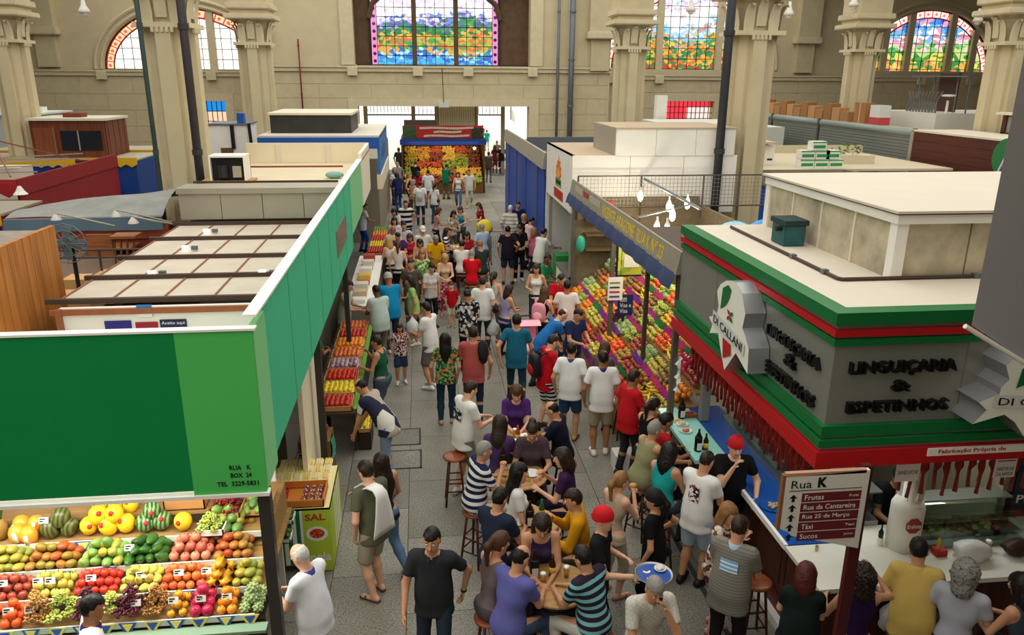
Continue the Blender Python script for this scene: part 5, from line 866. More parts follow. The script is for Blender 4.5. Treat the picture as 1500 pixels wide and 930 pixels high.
def fmesh(kind):
    if kind in FM: return FM[kind]
    b = MB(); ms = None
    def rnd(r, z=1., dimple=.12, n=10): b.lathe([(.02*r, -r*z*(1-dimple)), (r*.35, -r*z*.98), (r*.75, -r*z*.7), (r, -r*z*.05), (r*.93, r*z*.45), (r*.62, r*z*.85), (r*.25, r*z*.95), (.02*r, r*z*(1-dimple*1.6))], (0, 0, 0), n)
    def stem(r, z): b.tube([(0, 0, z-.01), (.004, 0, z+.018)], .003, 4, 1)
    D = dict(apple=('a81a1c', 'c83a28', .036), plum=('7a2a24', 'a84a34', .034), guava=('c8a03a', 'b8b04a', .036), peach=('e08a3c', 'd0522c', .036, 'e6a050'), orange=('e07818', 'ee9428', .04), caqui=('d8481a', 'e4602a', .04), tomato=('c01c14', 'd83a22', .034), passion=('e2b02c', 'd89a24', .034), pink=('b04038', 'd08a6a', .042, 'c85a50'), onion=('7a3a5a', 'b8a0a8', .035), lemon=('e6c21c', 'f0d83c', .036), cherry=('8a0e18', 'b81a22', .016), kiwi=('7a5a34', '8c6a3c', .034), lime=('5a8a2c', '7aa83c', .034))
    if kind in D:
        d = D[kind]; rnd(d[2]); stem(d[2], d[2]*.85); ms = [fruit_mat(d[0], d[1], c3=d[3] if len(d) > 3 else None), STEM]
    elif kind == 'yellow_melon': rnd(.075, 1.1, .03, 14); b.ball((0, -.055, .035), .026, 8, 5, 1, (1, .9, 1)); ms = [fruit_mat('ecb414', 'f4c828', .4), mat('c03028', .5)]
    elif kind == 'orange_melon': rnd(.07, 1.25, .03, 12); b.box(-.014, .014, -.078, -.06, -.04, .05, 1); ms = [fruit_mat('e0861c', 'ea9c30'), mat('ead8c0', .5)]
    elif kind == 'green_melon': rnd(.075, 1.15, .03, 12); ms = [melon_stripe('3a4420', '6a6a34')]
    elif kind == 'watermelon': rnd(.08, 1.0, .03, 14); b.ball((0, -.07, .03), .022, 8, 5, 1); ms = [melon_stripe('2c5a2a', '86a868'), mat('c83038', .5)]
    elif kind == 'mango': b.ball((0, 0, 0), .045, 10, 7, 0, (1.0, .8, 1.25)); ms = [fruit_mat('7a8a34', 'b0622c', .35, 7, 'a8342a')]
    elif kind == 'green_mango': b.ball((0, 0, 0), .045, 10, 7, 0, (1.0, .8, 1.3)); ms = [fruit_mat('6a8a34', 'a89a3c', .35, 7)]
    elif kind == 'papaya': b.lathe([(.01, -.08), (.035, -.06), (.045, -.01), (.035, .05), (.012, .085)], (0, 0, 0), 10); ms = [fruit_mat('5c8a4a', '86a850', .4, 6, 'c8a83a')]
    elif kind == 'avocado': b.lathe([(.01, -.062), (.036, -.05), (.046, -.015), (.034, .03), (.018, .07), (.006, .085)], (0, 0, 0), 10); stem(.04, .08); ms = [fruit_mat('23451c', '3c6a2c', .3), STEM]
    elif kind == 'pear': b.lathe([(.008, -.04), (.03, -.036), (.04, -.01), (.032, .02), (.018, .045), (.008, .06)], (0, 0, 0), 10); stem(.03, .06); ms = [fruit_mat('b8c04a', 'd0c85a', .4, 8, 'c8a860'), STEM]
    elif kind == 'pineapple':
        b.lathe([(.03, -.11), (.06, -.09), (.07, -.02), (.065, .06), (.03, .11)], (0, 0, 0), 12)
        for k in range(14): a = k*2.4; l = .1+.004*k; b.add([(.02*math.cos(a+1.57), .02*math.sin(a+1.57), .1), (-.02*math.cos(a+1.57), -.02*math.sin(a+1.57), .1), (.08*math.cos(a)*(1-k/20), .08*math.sin(a)*(1-k/20), .1+l+.06)], [(0, 1, 2)], 1)
        ms = [fruit_mat('6a4a22', '9a7a34', .7, 40), mat('3f6a3a', .6)]
    elif kind == 'dragon':
        rnd(.045, 1.15, .05)
        for k in range(10): a = k*2.4; z = -.03+.008*k; b.add([(.044*math.cos(a-.2), .044*math.sin(a-.2), z), (.044*math.cos(a+.2), .044*math.sin(a+.2), z), (.066*math.cos(a), .066*math.sin(a), z+.035)], [(0, 1, 2)], 1)
        ms = [fruit_mat('a8183c', 'c42a50'), mat('b0486a', .5)]
    elif kind == 'atemoya':
        b.ball((0, 0, 0), .04, 10, 7)
        for k in range(26): z = 1-2*(k+.5)/26; r = math.sqrt(1-z*z); a = k*2.4; b.ball((.04*r*math.cos(a), .04*r*math.sin(a), .04*z), .012, 5, 4)
        ms = [fruit_mat('7c9a5c', 'a4b87c', .7)]
    elif kind == 'carambola':
        b.prism([((.045 if k % 2 == 0 else .02)*math.cos(k*.628), (.045 if k % 2 == 0 else .02)*math.sin(k*.628)) for k in range(10)], (0, 0, -.06), (1, 0, 0), (0, 1, 0), .12); ms = [fruit_mat('d0821c', 'e8a82c')]
    elif kind == 'banana':
        b.tube([(-.08, 0, .02), (-.05, 0, -.005), (0, 0, -.015), (.05, 0, -.005), (.09, 0, .03)], [.006, .016, .018, .016, .005], 7); ms = [fruit_mat('d8b022', 'e8c83a')]
    elif kind.startswith('grape'):
        c = dict(grape_green=('8aa03c', 'b4c05a'), grape_dark=('2c0c1c', '5a1a34'), grape_red=('5a1418', '8a2a24'), grape_brown=('8a5a2c', 'b08044'))[kind]
        for k in range(54):
            h = random.random(); r = .05*(1-h*.55)*math.sqrt(random.random()); a = random.uniform(0, 6.28); b.ball((r*math.cos(a)*1.2, (h-.5)*.15, .035*(1-h*.4)+r*math.sin(a)*.55), random.uniform(.0095, .012), 6, 4)
        b.tube([(0, -.07, .04), (0, -.1, .055)], .004, 4, 1); ms = [fruit_mat(*c, .3, 20), STEM]
    FM[kind] = b.mesh(kind, ms, smooth=True); return FM[kind]
SZ = dict(yellow_melon=.145, orange_melon=.135, green_melon=.145, watermelon=.155, mango=.078, green_mango=.078, papaya=.085, avocado=.085, pear=.075, pineapple=.15, dragon=.09, atemoya=.085, carambola=.085, banana=.1, grape_green=.1, grape_dark=.1, grape_red=.1, grape_brown=.1, cherry=.035, orange=.08, caqui=.082, pink=.085)
NICE = dict(yellow_melon='yellow melon', orange_melon='orange melon', green_melon='dark green melon', watermelon='small striped watermelon', green_mango='green mango', grape_green='bunch of green grapes', grape_dark='bunch of dark grapes', grape_red='bunch of dark red grapes', grape_brown='bunch of brown pink grapes', dragon='red dragon fruit', atemoya='knobbly green custard apple', carambola='orange star fruit', caqui='orange persimmon', pink='pink apple in a net', passion='yellow passion fruit', cherry='dark red cherry', onion='purple onion', plum='red brown plum', guava='yellow guava', peach='orange peach', apple='red apple', pear='green pear', mango='red green mango')
KC = {}; ALT = dict(apple='plum', tomato='caqui', lemon='passion', orange='peach', passion='guava', caqui='peach', peach='guava', plum='kiwi')
def heap(kind, x0, x1, y0, y1, z, layers, where, tilt=0., jit=.1, axis=None, dz=0., big=1.):
    """ fruit in staggered layers; the bed may rise with y (tilt) or with x (axis = 'x') """
    while KC.get(kind, 0) > 255 and kind in ALT: kind = ALT[kind]
    d = SZ.get(kind, .072)*big; me = fmesh(kind); nm = kind if not kind.startswith('grape') else 'grape_bunch'; lab = '%s %s' % (NICE.get(kind, kind), where); grp = '%s %s' % (NICE.get(kind, kind)+' heap', where)
    for L in range(layers):
        ins = L*d*.5; nx = max(1, int((x1-x0-2*ins)/d+.3)); ny = max(1, int((y1-y0-2*ins)/(d*.95)+.3))
        for i in range(nx):
            for j in range(ny):
                x = x0+ins+(i+.5)*(x1-x0-2*ins)/nx+random.uniform(-jit, jit)*d; y = y0+ins+(j+.5)*(y1-y0-2*ins)/ny+random.uniform(-jit, jit)*d
                zz = z+d*.47+L*d*.68+(y-y0)*tilt+((x-x0)*dz if axis == 'x' else 0)
                lay = kind in ('papaya', 'avocado', 'pear', 'carambola', 'mango', 'green_mango'); rot = (random.uniform(.7, 1.5) if lay else random.uniform(-.25, .25), random.uniform(-.25, .25), random.uniform(-.5, .5) if lay or kind.startswith('grape') or 'melon' in kind else random.uniform(0, 6.28))
                s = random.uniform(.96, 1.09)*big; KC[kind] = KC.get(kind, 0)+1; tag(link(nm, me, None, (x, y, zz), rot, (s, s, s)), lab, 'grapes' if nm == 'grape_bunch' else 'fruit', grp)
def price_card(p, txt, m=None, rz=0., w=.09, h=.06, lab=''):
    t = thing('price_card', p, lab, 'price card', 'price cards on the fruit'); t.rotation_euler = (-.35, 0, rz)
    o = MB().box(-w/2, w/2, 0, .003, 0, h); me = o.mesh('card', WHITE); link('card', me, t); cu = MB()
    for k, ww in enumerate((.7, .45)): cu.box(-w*.4, -w*.4+w*.8*ww, -.002, 0, h*(.62-.35*k), h*(.62-.35*k)+h*.2)
    link('handwriting', cu.mesh('handwriting', BLACK), t)
# ---------------------------------------------------------------- front display of the green stall
disp = thing('fruit_display', (-3.4, 6.5, 0), 'stepped wooden fruit display under the green signboard', 'display stand')
TW = wood('8a6a40', 'a8854e', 3); rows = [(6.16, 1.08), (6.42, 1.19), (6.68, 1.32), (6.94, 1.45)]
for i, (y, z) in enumerate(rows): B('step_board', TW, -5.6, -1.62, y-.02, y+.25, z-.03, z, disp); B('step_lip', mat('c8cfc0', .5), -5.6, -1.62, y-.03, y-.015, z-.03, z+.03, disp)
B('rear_shelf', TW, -5.6, -1.62, 7.19, 7.55, 1.55, 1.58, disp); B('front_shelf', mat('7f9a80', .5), -5.6, -1.5, 6.0, 6.12, 1.0, 1.03, disp); B('display_back', WHITE, -5.6, -1.7, 7.9, 7.95, 0, 2.6, disp); B('lower_front', mat('3a2c1e', .8), -5.6, -1.55, 6.2, 6.25, 0, 1.0, disp); B('lower_shelf', TW, -5.6, -1.5, 5.8, 6.2, .78, .81, disp)
tube = thing('tube_light', (-3.6, 6.3, 2.56), 'white fluorescent strip under the green canopy', 'lamp'); MB().tube([(-5.8, 6.25, 2.6), (-1.7, 6.25, 2.6)], .025, 8).build('tube', emit('fff8e8', 4), tube); B('fitting', WHITE, -5.8, -1.7, 6.2, 6.3, 2.63, 2.66, tube)
L = bpy.data.lights.new('stall_light', 'AREA'); L.shape = 'RECTANGLE'; L.size = 4; L.size_y = .5; L.energy = 95; L.color = (1, .97, .9); lo = bpy.data.objects.new('stall_light', L); COL.objects.link(lo); lo.location = (-3.6, 6.35, 2.55)
def rowx(u, r): return PY(u, (905, 866, 826, 788)[r], rows[r][0]+.1)[0]
W4 = 'in the bottom row of the green stall'; W3 = 'in the second row of the green stall'; W2 = 'in the third row of the green stall'; W1 = 'in the top row of the green stall'
for r, u0, u1, kind, lay in ((0, -60, 0, 'caqui', 1), (0, 2, 38, 'caqui', 2), (0, 38, 76, 'grape_brown', 2), (0, 76, 112, 'grape_green', 3), (0, 113, 146, 'grape_dark', 2), (0, 147, 178, 'grape_green', 2), (0, 179, 214, 'grape_dark', 2), (0, 215, 248, 'grape_brown', 2), (0, 249, 281, 'passion', 2), (0, 282, 319, 'dragon', 2), (0, 321, 353, 'orange', 2), (0, 356, 392, 'atemoya', 2),
                         (1, -60, 45, 'plum', 2), (1, 47, 110, 'guava', 2), (1, 112, 178, 'apple', 2), (1, 180, 238, 'pear', 2), (1, 240, 305, 'peach', 2), (1, 307, 345, 'carambola', 2), (1, 347, 385, 'green_mango', 2),
                         (2, -60, 42, 'green_mango', 2), (2, 44, 118, 'mango', 2), (2, 124, 186, 'papaya', 2), (2, 188, 250, 'avocado', 3), (2, 252, 316, 'pink', 2), (2, 320, 372, 'mango', 2),
                         (3, 18, 62, 'orange_melon', 1), (3, 64, 118, 'green_melon', 2), (3, 119, 200, 'yellow_melon', 2), (3, 202, 252, 'watermelon', 2), (3, 254, 290, 'yellow_melon', 1), (3, 300, 360, 'papaya', 2)):
    y, z = rows[r]; heap(kind, rowx(u0, r), rowx(u1, r), y-.01, y+.25, z, lay+(1 if kind not in ('orange_melon', 'watermelon', 'green_melon', 'yellow_melon', 'avocado', 'grape_green') else 0), (W4, W3, W2, W1)[r], tilt=.25, big=1.12)
heap('pineapple', rowx(-40, 3), rowx(14, 3), 6.96, 7.2, 1.49, 1, W1)
heap('yellow_melon', rowx(125, 3), rowx(195, 3), 7.18, 7.36, 1.58, 1, 'on the rear shelf of the green stall')
# folded cloth triangles in front of the trays
for r, us in ((0, (0, 38, 76, 112, 147, 179, 215, 249, 282, 321, 356)), (1, (60, 130, 195, 262)), (2, (90, 150, 215)), (3, (75, 115))):
    for i, u in enumerate(us):
        y, z = rows[r]; x = rowx(u+3, r); w = rowx(u+30, r)-x; c = ('e0d060', '2f5aa8')[i % 2]
        t = thing('tray_cloth', (x+w/2, y-.04, z-.1), ('yellow', 'blue')[i % 2]+' cloth triangle hanging before the fruit '+(W4, W3, W2, W1)[r], 'cloth', 'cloth triangles of the green stall'); MB().add([(x, y-.035, z+.03), (x+w, y-.035, z+.03), (x+w/2, y-.06, z-.1), (x, y-.03, z+.03), (x+w, y-.03, z+.03), (x+w/2, y-.054, z-.1)], [(0, 2, 1), (3, 4, 5), (0, 1, 4, 3), (1, 2, 5, 4), (2, 0, 3, 5)]).build('cloth', mat(c, .8), t)
        MB().add([(x+w*.2, y-.041, z+.02), (x+w*.8, y-.041, z+.02), (x+w/2, y-.0565, z-.055), (x+w*.2, y-.037, z+.02), (x+w*.8, y-.037, z+.02), (x+w/2, y-.0525, z-.055)], [(0, 2, 1), (3, 4, 5), (0, 1, 4, 3), (1, 2, 5, 4), (2, 0, 3, 5)]).build('fold', mat(('2f5aa8', 'e0d060')[i % 2], .8), t)
for r, us in ((0, (18, 50, 205, 260, 300, 338)), (1, (10, 62, 80, 140, 213, 268, 308)), (2, (196,)), (3, (72, 148))):
    for i, u in enumerate(us): y, z = rows[r]; price_card((rowx(u, r), y+.05, z+(.14 if r < 3 else .2)), '', lab='white handwritten price card among the fruit '+(W4, W3, W2, W1)[r])
# crates on the lower shelf
def crate(x0, x1, y0, y1, z, h, kind, lay, lab, where, m=None, grp=None, inner=True):
    t = thing('fruit_crate', ((x0+x1)/2, (y0+y1)/2, z), lab, 'crate', grp); m = m or wood('b98a54', 'd0a468', 4); B('crate_floor', m, x0, x1, y0, y1, z, z+.012, t)
    for a in ((x0, x0+.012, y0, y1), (x1-.012, x1, y0, y1), (x0, x1, y0, y0+.012), (x0, x1, y1-.012, y1)): B('crate_side', m, *a, z, z+h, t)
    if kind: heap(kind, x0+.012, x1-.012, y0+.012, y1-.012, z+.012, lay, where)
    return t
for i, u in enumerate((195, 225, 252, 290, 322, 355)):
    a, c = PY(u, 925, 5.98)[0], PY(u+27, 925, 5.98)[0]; crate(a, c, 5.84, 6.08, .81, .07, 'tomato' if i < 3 else 'passion', 2 if i < 3 else 2, ('clear box of red fruit on the lowest shelf, ', 'box of yellow fruit on the lowest shelf, ')[i > 2]+('left one', 'middle one', 'right one')[i % 3], 'in the boxes of the lowest shelf', glass('e8f0ee', .8))
# crates on the right flank of the display
for (u, v, z, kind, lab, w, dpt) in ((333, 741, 1.42, 'grape_red', 'wooden crate of red grapes high on the right of the display', .3, .3), (312, 765, 1.36, 'grape_green', 'white tray of green grapes right of the yellow melons', .26, .3), (365, 765, 1.2, 'mango', 'white tray of mangoes at the right flank of the display', .24, .24), (354, 808, 1.08, 'green_mango', 'white tray of green mangoes below the mango tray', .26, .36), (371, 738, 1.36, 'papaya', 'tray of long green fruit high on the right flank', .25, .26)):
    z += .22; p = PZ(u, v, z); crate(p[0]-w/2, p[0]+w/2, p[1]-dpt/2, p[1]+dpt/2, z-.07, .07, kind, 2, lab, 'on the right flank of the display', WHITE if 'white' in lab else None)
B('flank_board', TW, -2.25, -1.55, 6.45, 7.9, 1.12, 1.15, disp); B('flank_riser', TW, -2.2, -1.6, 6.9, 7.9, 1.15, 1.34, disp); B('flank_riser', TW, -2.2, -1.6, 7.15, 7.9, 1.34, 1.48, disp)
p = PZ(265, 738, 1.7); t = crate(p[0]-.2, p[0]+.2, 7.22, 7.5, 1.58, .16, 'lemon', 2, 'brown carton of yellow mangoes behind the watermelons', 'in the carton behind the watermelons', mat('c08a50', .8))
for (u, v, z, kind, lab) in ((414, 755, .95, 'avocado', 'white tray of avocados just right of the corner post'), (410, 782, .85, 'avocado', 'lower white tray of avocados beside the old vendor'), (384, 850, .75, 'tomato', 'tray of tomatoes behind the corner post'), (372, 848, .85, 'cherry', 'small tray of dark fruit left of the corner post')):
    p = PZ(u, v, z); crate(p[0]-.13, p[0]+.13, p[1]-.11, p[1]+.11, z-.06, .05, kind, 2, lab, 'in the trays by the corner post', WHITE)
B('post_shelf', TW, -1.75, -1.2, 6.1, 7.6, .72, .75, disp) if False else None
# ---------------------------------------------------------------- the cut fruit cart
t = thing('fruit_cart', (-1.5, 8.75, 0), 'cart with a lime green cloth and cut fruit on top, in the aisle', 'cart'); x0, x1, y0, y1, zt = -1.98, -1.2, 8.3, 9.35, .88; LIME = mat('b4cc3a', .7)
B('cloth_front', stripes('1f7a44', 'f0f0e8', .1, .5, 'X'), x0, -1.52, y0-.01, y0, .12, zt, t); B('cloth_front', LIME, -1.52, x1, y0-.01, y0, .02, zt, t); B('cloth_side', LIME, x1, x1+.01, y0-.01, y1, .05, zt, t); B('cart_body', mat('8a7a5a', .8), x0, x1, y0, y1, .1, zt-.02, t); B('cloth_top', mat('e8dc9a', .6), x0, x1+.01, y0-.01, y1, zt-.02, zt, t)
lettering('SAL', (-1.49, y0-.012, .72), (.24, 0, 0), (0, 0, .09), mat('b03a2a', .6), t, depth=.002, bold=.03); lettering('mela', (-1.5, y0-.012, .16), (.29, 0, 0), (0, 0, .12), WHITE, t, depth=.002, bold=.02)
MB().prism([(.13*math.cos(q*.524), .1*math.sin(q*.524)) for q in range(12)], (-1.36, y0-.013, .54), (1, 0, 0), (0, 0, 1), .002).build('printed_plate', WHITE, t); MB().prism([(.09*math.cos(q*.524), .065*math.sin(q*.524)) for q in range(12)], (-1.36, y0-.016, .545), (1, 0, 0), (0, 0, 1), .002).build('printed_salad', patches(['b02020', 'd84030', '8a9a3a', 'c03028'], 40), t)
for i in range(4): B('side_stripe', WHITE, x1+.01, x1+.013, y0+.35+i*.16, y0+.42+i*.16, .1, zt-.02, t)
for x in (x0+.1, x1-.1):
    for y in (y0+.1, y1-.1): MB().tube([(x-.02, y, .05), (x+.02, y, .05)], .05, 10).build('wheel', IRON, t)
crate(x0+.03, x1-.06, y0+.02, y0+.5, zt, .1, None, 0, 'orange wooden tray of cut fruit cups on the cart', '', wood('c8742a', 'd88a3c', 4))
def cup(x, y, z, cols, lab, grp):
    t = thing('fruit_cup', (x, y, z), lab, 'fruit cup', grp); MB().lathe([(.028, 0), (.038, .06)], (x, y, z), 10).build('cup', glass('f4f6f4', .85), t); b = MB()
    for q in range(7): b.obox((x+random.uniform(-.018, .018), y+random.uniform(-.018, .018), z+.02+.007*q), (.012, .004, 0), (-.003, .011, .003), (0, .002, .01))
    b.build('fruit_pieces', patches(cols, 60), t)
for i in range(3):
    for j in range(4): cup(x0+.08+i*.08, y0+.09+j*.1, zt+.014, ['c8202c', 'd8343c'], 'cup of red watermelon pieces on the cart tray', 'watermelon cups on the cart')
for i in range(3):
    for j in range(4): cup(x1-.3+i*.085, y0+.09+j*.1, zt+.014, ['7a1a3a', 'c03a3c', 'e8d8c8', '5a2a5a'], 'cup of mixed red and purple fruit on the cart tray', 'mixed fruit cups on the cart')
for i in range(6):
    for j in range(4):
        x, y = x0+.08+i*.115, y0+.56+j*.19; s = thing('fruit_slice_pack', (x, y, zt), 'pale yellow pineapple slices wrapped on the cart top', 'fruit pack', 'pineapple packs on the cart'); MB().box(x-.05, x+.05, y-.085, y+.085, zt, zt+.012).build('tray', WHITE, s)
        for q in range(3): MB().obox((x-.03+q*.03, y, zt+.025), (.012, .003, .004), (-.004, .07, .004), (0, 0, .012)).build('slice', mat(('f0d878', 'f4e4a0')[(i+j) % 2], .4), s)
# snack case of yellow fruit behind the cart
t = thing('steel_case', (-2.15, 9.3, 0), 'steel and glass case with yellow fruit behind the cart', 'display case'); B('case_body', STEEL, -2.4, -2.0, 8.6, 10.2, 0, 1.0, t); B('case_glass', glass('e4eee8', .8), -2.02, -2.0, 8.6, 10.2, 1.0, 1.35, t); B('case_top', GREYMETAL, -2.4, -2.0, 8.6, 10.2, 1.35, 1.38, t); B('case_back', GREYMETAL, -2.4, -2.38, 8.6, 10.2, 1.0, 1.35, t)
heap('passion', -2.36, -2.04, 8.7, 10.1, 1.0, 2, 'in the steel case behind the cart')
t = thing('wooden_crate_stack', (-1.68, 10.75, 0), 'stacked slatted wooden crates holding coconuts under the teal board', 'crates')
for k in range(4): 
    for s in range(3): B('slat', wood('7a5230', '96683c', 4), -1.9, -1.44, 10.5, 10.52, .02+k*.16+s*.05, .055+k*.16+s*.05, t)
    for s in range(3): B('slat', wood('7a5230', '96683c', 4), -1.46, -1.44, 10.52, 11.0, .02+k*.16+s*.05, .055+k*.16+s*.05, t)
B('crate_lid', wood('7a5230', '96683c', 4), -1.9, -1.44, 10.5, 11.0, .65, .67, t)
SZ['coconut'] = .12; b = MB(); b.ball((0, 0, 0), .06, 10, 8); FM['coconut'] = b.mesh('coconut', [fruit_mat('5a3a20', '7a5434', .9, 40)], smooth=True); NICE['coconut'] = 'brown hairy coconut'
heap('coconut', -1.88, -1.5, 10.52, 10.95, .67, 2, 'on the slatted crates')
tag(MB().sheet([[(-1.43+.02*math.sin(i+j), 10.55+.08*j, .68-.1*i) for j in range(6)] for i in range(5)]).build('hanging_bag', mat('46b08c', .4, bump=.5)), 'green plastic bag hanging at the coconut crates', 'plastic bag')
# trays along the aisle
st = thing('tray_stand', (-1.5, 13, 0), 'dark stand carrying the row of fruit trays along the left of the aisle', 'stand'); B('stand_top', mat('4a3a2a', .8), -1.75, -1.12, 11.15, 15.7, .78, .82, st); B('stand_front', mat('2c2620', .8), -1.16, -1.13, 11.3, 15.7, .1, .78, st)
for y in (11.3, 12.4, 13.5, 14.6, 15.6): B('stand_leg', mat('3a2c22', .8), -1.72, -1.66, y, y+.06, 0, .78, st)
GL = mat('7fae4a', .7, var=.3, scale=30)
for i, (kind, lab) in enumerate((('apple', 'tray of red apples nearest in the left row'), ('lemon', 'tray of lemons in the left row'), ('tomato', 'tray of tomatoes in the left row'), ('onion', 'tray of purple fruit in the left row'), ('peach', 'tray of peaches in the left row'), ('orange', 'tray of oranges in the left row'), ('apple', 'tray of red apples midway in the left row'), ('peach', 'tray of peaches farthest in the left row'))):
    y = 11.2+i*.56; crate(-1.72, -1.16, y, y+.5, .82, .09, kind, 2, lab, ('nearest', 'second', 'third', 'fourth', 'fifth', 'sixth', 'seventh', 'farthest')[i]+' along the left aisle row'); b = MB()
    for q in range(26): a = random.uniform(0, 6.28); yy = y+.02*q; b.add([(-1.15, yy, .9), (-1.11, yy+.03, .93), (-1.07, yy+.02, .88), (-1.12, yy-.02, .86)], [(0, 1, 2, 3)])
    tag(b.build('lettuce_fringe', GL), 'frilly green leaf edging of the %s tray in the left row' % ('nearest', 'second', 'third', 'fourth', 'fifth', 'sixth', 'seventh', 'farthest')[i], 'leaf edging', None, 'stuff')
crate(-1.12, -.92, 11.5, 12.1, .3, .08, 'lemon', 2, 'low tray of lemons beside the left row', 'in the low tray', None); tag(B('milk_crate', mat('3a2a22', .7), -1.12, -.92, 11.5, 12.1, 0, .3), 'dark crate under the low lemon tray', 'crate')
tag(MB().lathe([(.14, 0), (.2, .14), (.19, .14), (.13, .02)], (-1.0, 13.2, .0), 16).build('plastic_basin', mat('2f8fd0', .4)), 'blue plastic basin beside the left fruit trays', 'basin')
# far part of the left row: goods on the counters
t = thing('stall_counter', (-1.5, 19, 0), 'white topped counter of the cream stall along the aisle', 'counter'); B('counter_top', WHITE, -1.75, -1.1, 16.4, 21.4, .95, 1.0, t); B('counter_front', mat('8a8272', .7), -1.7, -1.15, 16.4, 21.4, 0, .95, t)
for i in range(9): c = ['e8e4da', 'c8b090', 'd8d0c0', 'b04a3a', 'd8b85a'][i % 5]; y = 16.6+i*.5; o = MB().box(-1.6, -1.3, y, y+.3, 1.0, 1.08+.05*(i % 3)).build('goods_box', mat(c, .6), None, bevel=.01); tag(o, ('white', 'tan', 'pale', 'red', 'yellow')[i % 5]+' box of goods on the white topped aisle counter', 'box', 'goods on the aisle counter')
t = thing('stall_counter', (-1.3, 24, 0), 'fruit laden counter of the blue stall along the aisle', 'counter'); B('counter_top', TW, -1.6, -1.0, 21.8, 26, .9, .95, t); B('counter_front', mat('5a4a38', .8), -1.55, -1.05, 21.8, 26, 0, .9, t)
for i, kd in enumerate(('apple', 'lemon', 'tomato', 'orange', 'lime')): heap(kd, -1.58, -1.02, 21.9+i*.8, 22.6+i*.8, .95, 1, 'on the counter of the blue stall')
# ---------------------------------------------------------------- right fruit stall: sloping trays
t = thing('sloped_display', (3.9, 14, 0), 'sloping display that carries the colourful fruit under the blue awning', 'display stand')
SX = lambda s: 3.18+1.65*s
SZZ = lambda s: .62+1.35*s
for k in range(6): B('display_step', TW, SX(k/6), SX((k+1)/6)+.02, 10.3, 17.5, SZZ(k/6)-.05 if k else 0, SZZ(k/6), t)
TIS = [mat(c, .6, bump=.6, scale=40) for c in ('c83aa8', '2f9a5a', 'd84a8a', '8a4ab8')]
kinds = ['apple', 'orange', 'peach', 'pear', 'mango', 'passion', 'tomato', 'lime', 'grape_dark', 'grape_green', 'carambola', 'kiwi', 'caqui', 'plum', 'lemon', 'papaya', 'dragon', 'guava', 'banana', 'atemoya']
random.seed(21)
for k in range(6):
    for j in range(13):
        y = 10.42+j*.54; x = SX(k/6); z = SZZ(k/6); kd = random.choice(kinds if k else ['apple', 'tomato', 'cherry', 'orange', 'apple', 'grape_dark', 'pear'])
        if kd == 'cherry': kd = 'tomato'
        where = 'in the %s part of the blue awning stall' % ('near' if j < 6 else 'far')
        heap(kd, x-.02, x+.29, y+.0, y+.52, z+.005, 2, where, .0, .2, big=1.22, axis='x', dz=.3)
        if random.random() < .75:
            m = random.choice(TIS); o = MB(); zz = z+.03
            for q in range(5): yy = y+.03+.1*q; o.add([(x-.01, yy, zz), (x-.06, yy+.03, zz+.08+.04*random.random()), (x-.1, yy+.09, zz-.05), (x-.02, yy+.1, zz-.09)], [(0, 1, 2, 3)])
            cn_ = {0: 'magenta', 1: 'green', 2: 'pink', 3: 'violet'}[TIS.index(m)]
            tag(o.build('tissue_paper', m), '%s tissue paper edging a fruit tray %s' % (cn_, where), 'tissue paper', '%s tissue paper %s' % (cn_, where))
# hangings of the stall
def board(u0, v0, u1, v1, X, m, lab, name='poster', face=-.03):
    a, c = PX(u0, v1, X), PX(u1, v0, X); t = thing(name, (X, (a[1]+c[1])/2, min(a[2], c[2])), lab, 'sign'); b = MB(); b.box(X, X+.02, min(a[1], c[1]), max(a[1], c[1]), min(a[2], c[2]), max(a[2], c[2])); b.build('sheet', m, t); return t, min(a[1], c[1]), max(a[1], c[1]), min(a[2], c[2]), max(a[2], c[2])
def yboard(u0, v0, u1, v1, Y, m, lab, name='poster'):
    a, c = PY(u0, v1, Y), PY(u1, v0, Y); t = thing(name, ((a[0]+c[0])/2, Y, a[2]), lab, 'sign'); MB().box(a[0], c[0], Y, Y+.015, a[2], c[2]).build('sheet', m, t); return t, a, c
t, a, c = yboard(890, 406, 913, 440, 13.8, WHITE, 'white price poster hanging in the middle of the fruit stall'); 
for q in range(4): MB().box(a[0]+.03, c[0]-.06, 13.79, 13.8, a[2]+.06+q*.09, a[2]+.09+q*.09).build('print_line', mat(('3a4a8a', 'b03a3a', '444444', '8a8a3a')[q], .6), t)
MB().tube([(c[0]-.05, 13.8, c[2]), (c[0]-.05, 13.8, 3.25)], .006, 4).build('string', IRON, t)
t, a, c = yboard(904, 431, 928, 462, 13.9, mat('1c2a5a', .5), 'dark blue sign reading com Visa e Visa in the fruit stall'); [lettering(s_, (a[0]+.04, 13.895, a[2]+.05+(c[2]-a[2]-.08)*(2-i_)/3), ((c[0]-a[0]-.08)*w_, 0, 0), (0, 0, (c[2]-a[2])*.2), WHITE, t, depth=.003) for i_, (s_, w_) in enumerate((('com', .6), ('Visa e', 1), ('Visa', .7)))]; MB().box(a[0]+.1, a[0]+.14, 13.9, 13.94, 1.2, a[2]).build('stake', IRON, t)
t, a, c = yboard(904, 350, 942, 405, 13.95, patches(['a8b83a', '8aa02c', 'c0cc5a', 'b4a83a', '9ab04a'], 5), 'lime green picture banner hanging in the fruit stall', 'picture_banner'); MB().box(a[0], c[0], 13.94, 13.95, a[2], a[2]+.03).build('bottom_batten', IRON, t); MB().box(a[0]-.03, a[0], 13.93, 13.97, a[2], 3.2).build('side_rod', IRON, t); MB().box(c[0]-.35, c[0]-.05, 13.935, 13.945, a[2]+.18, a[2]+.42).build('white_leaflet', mat('d8d8c4', .6), t)
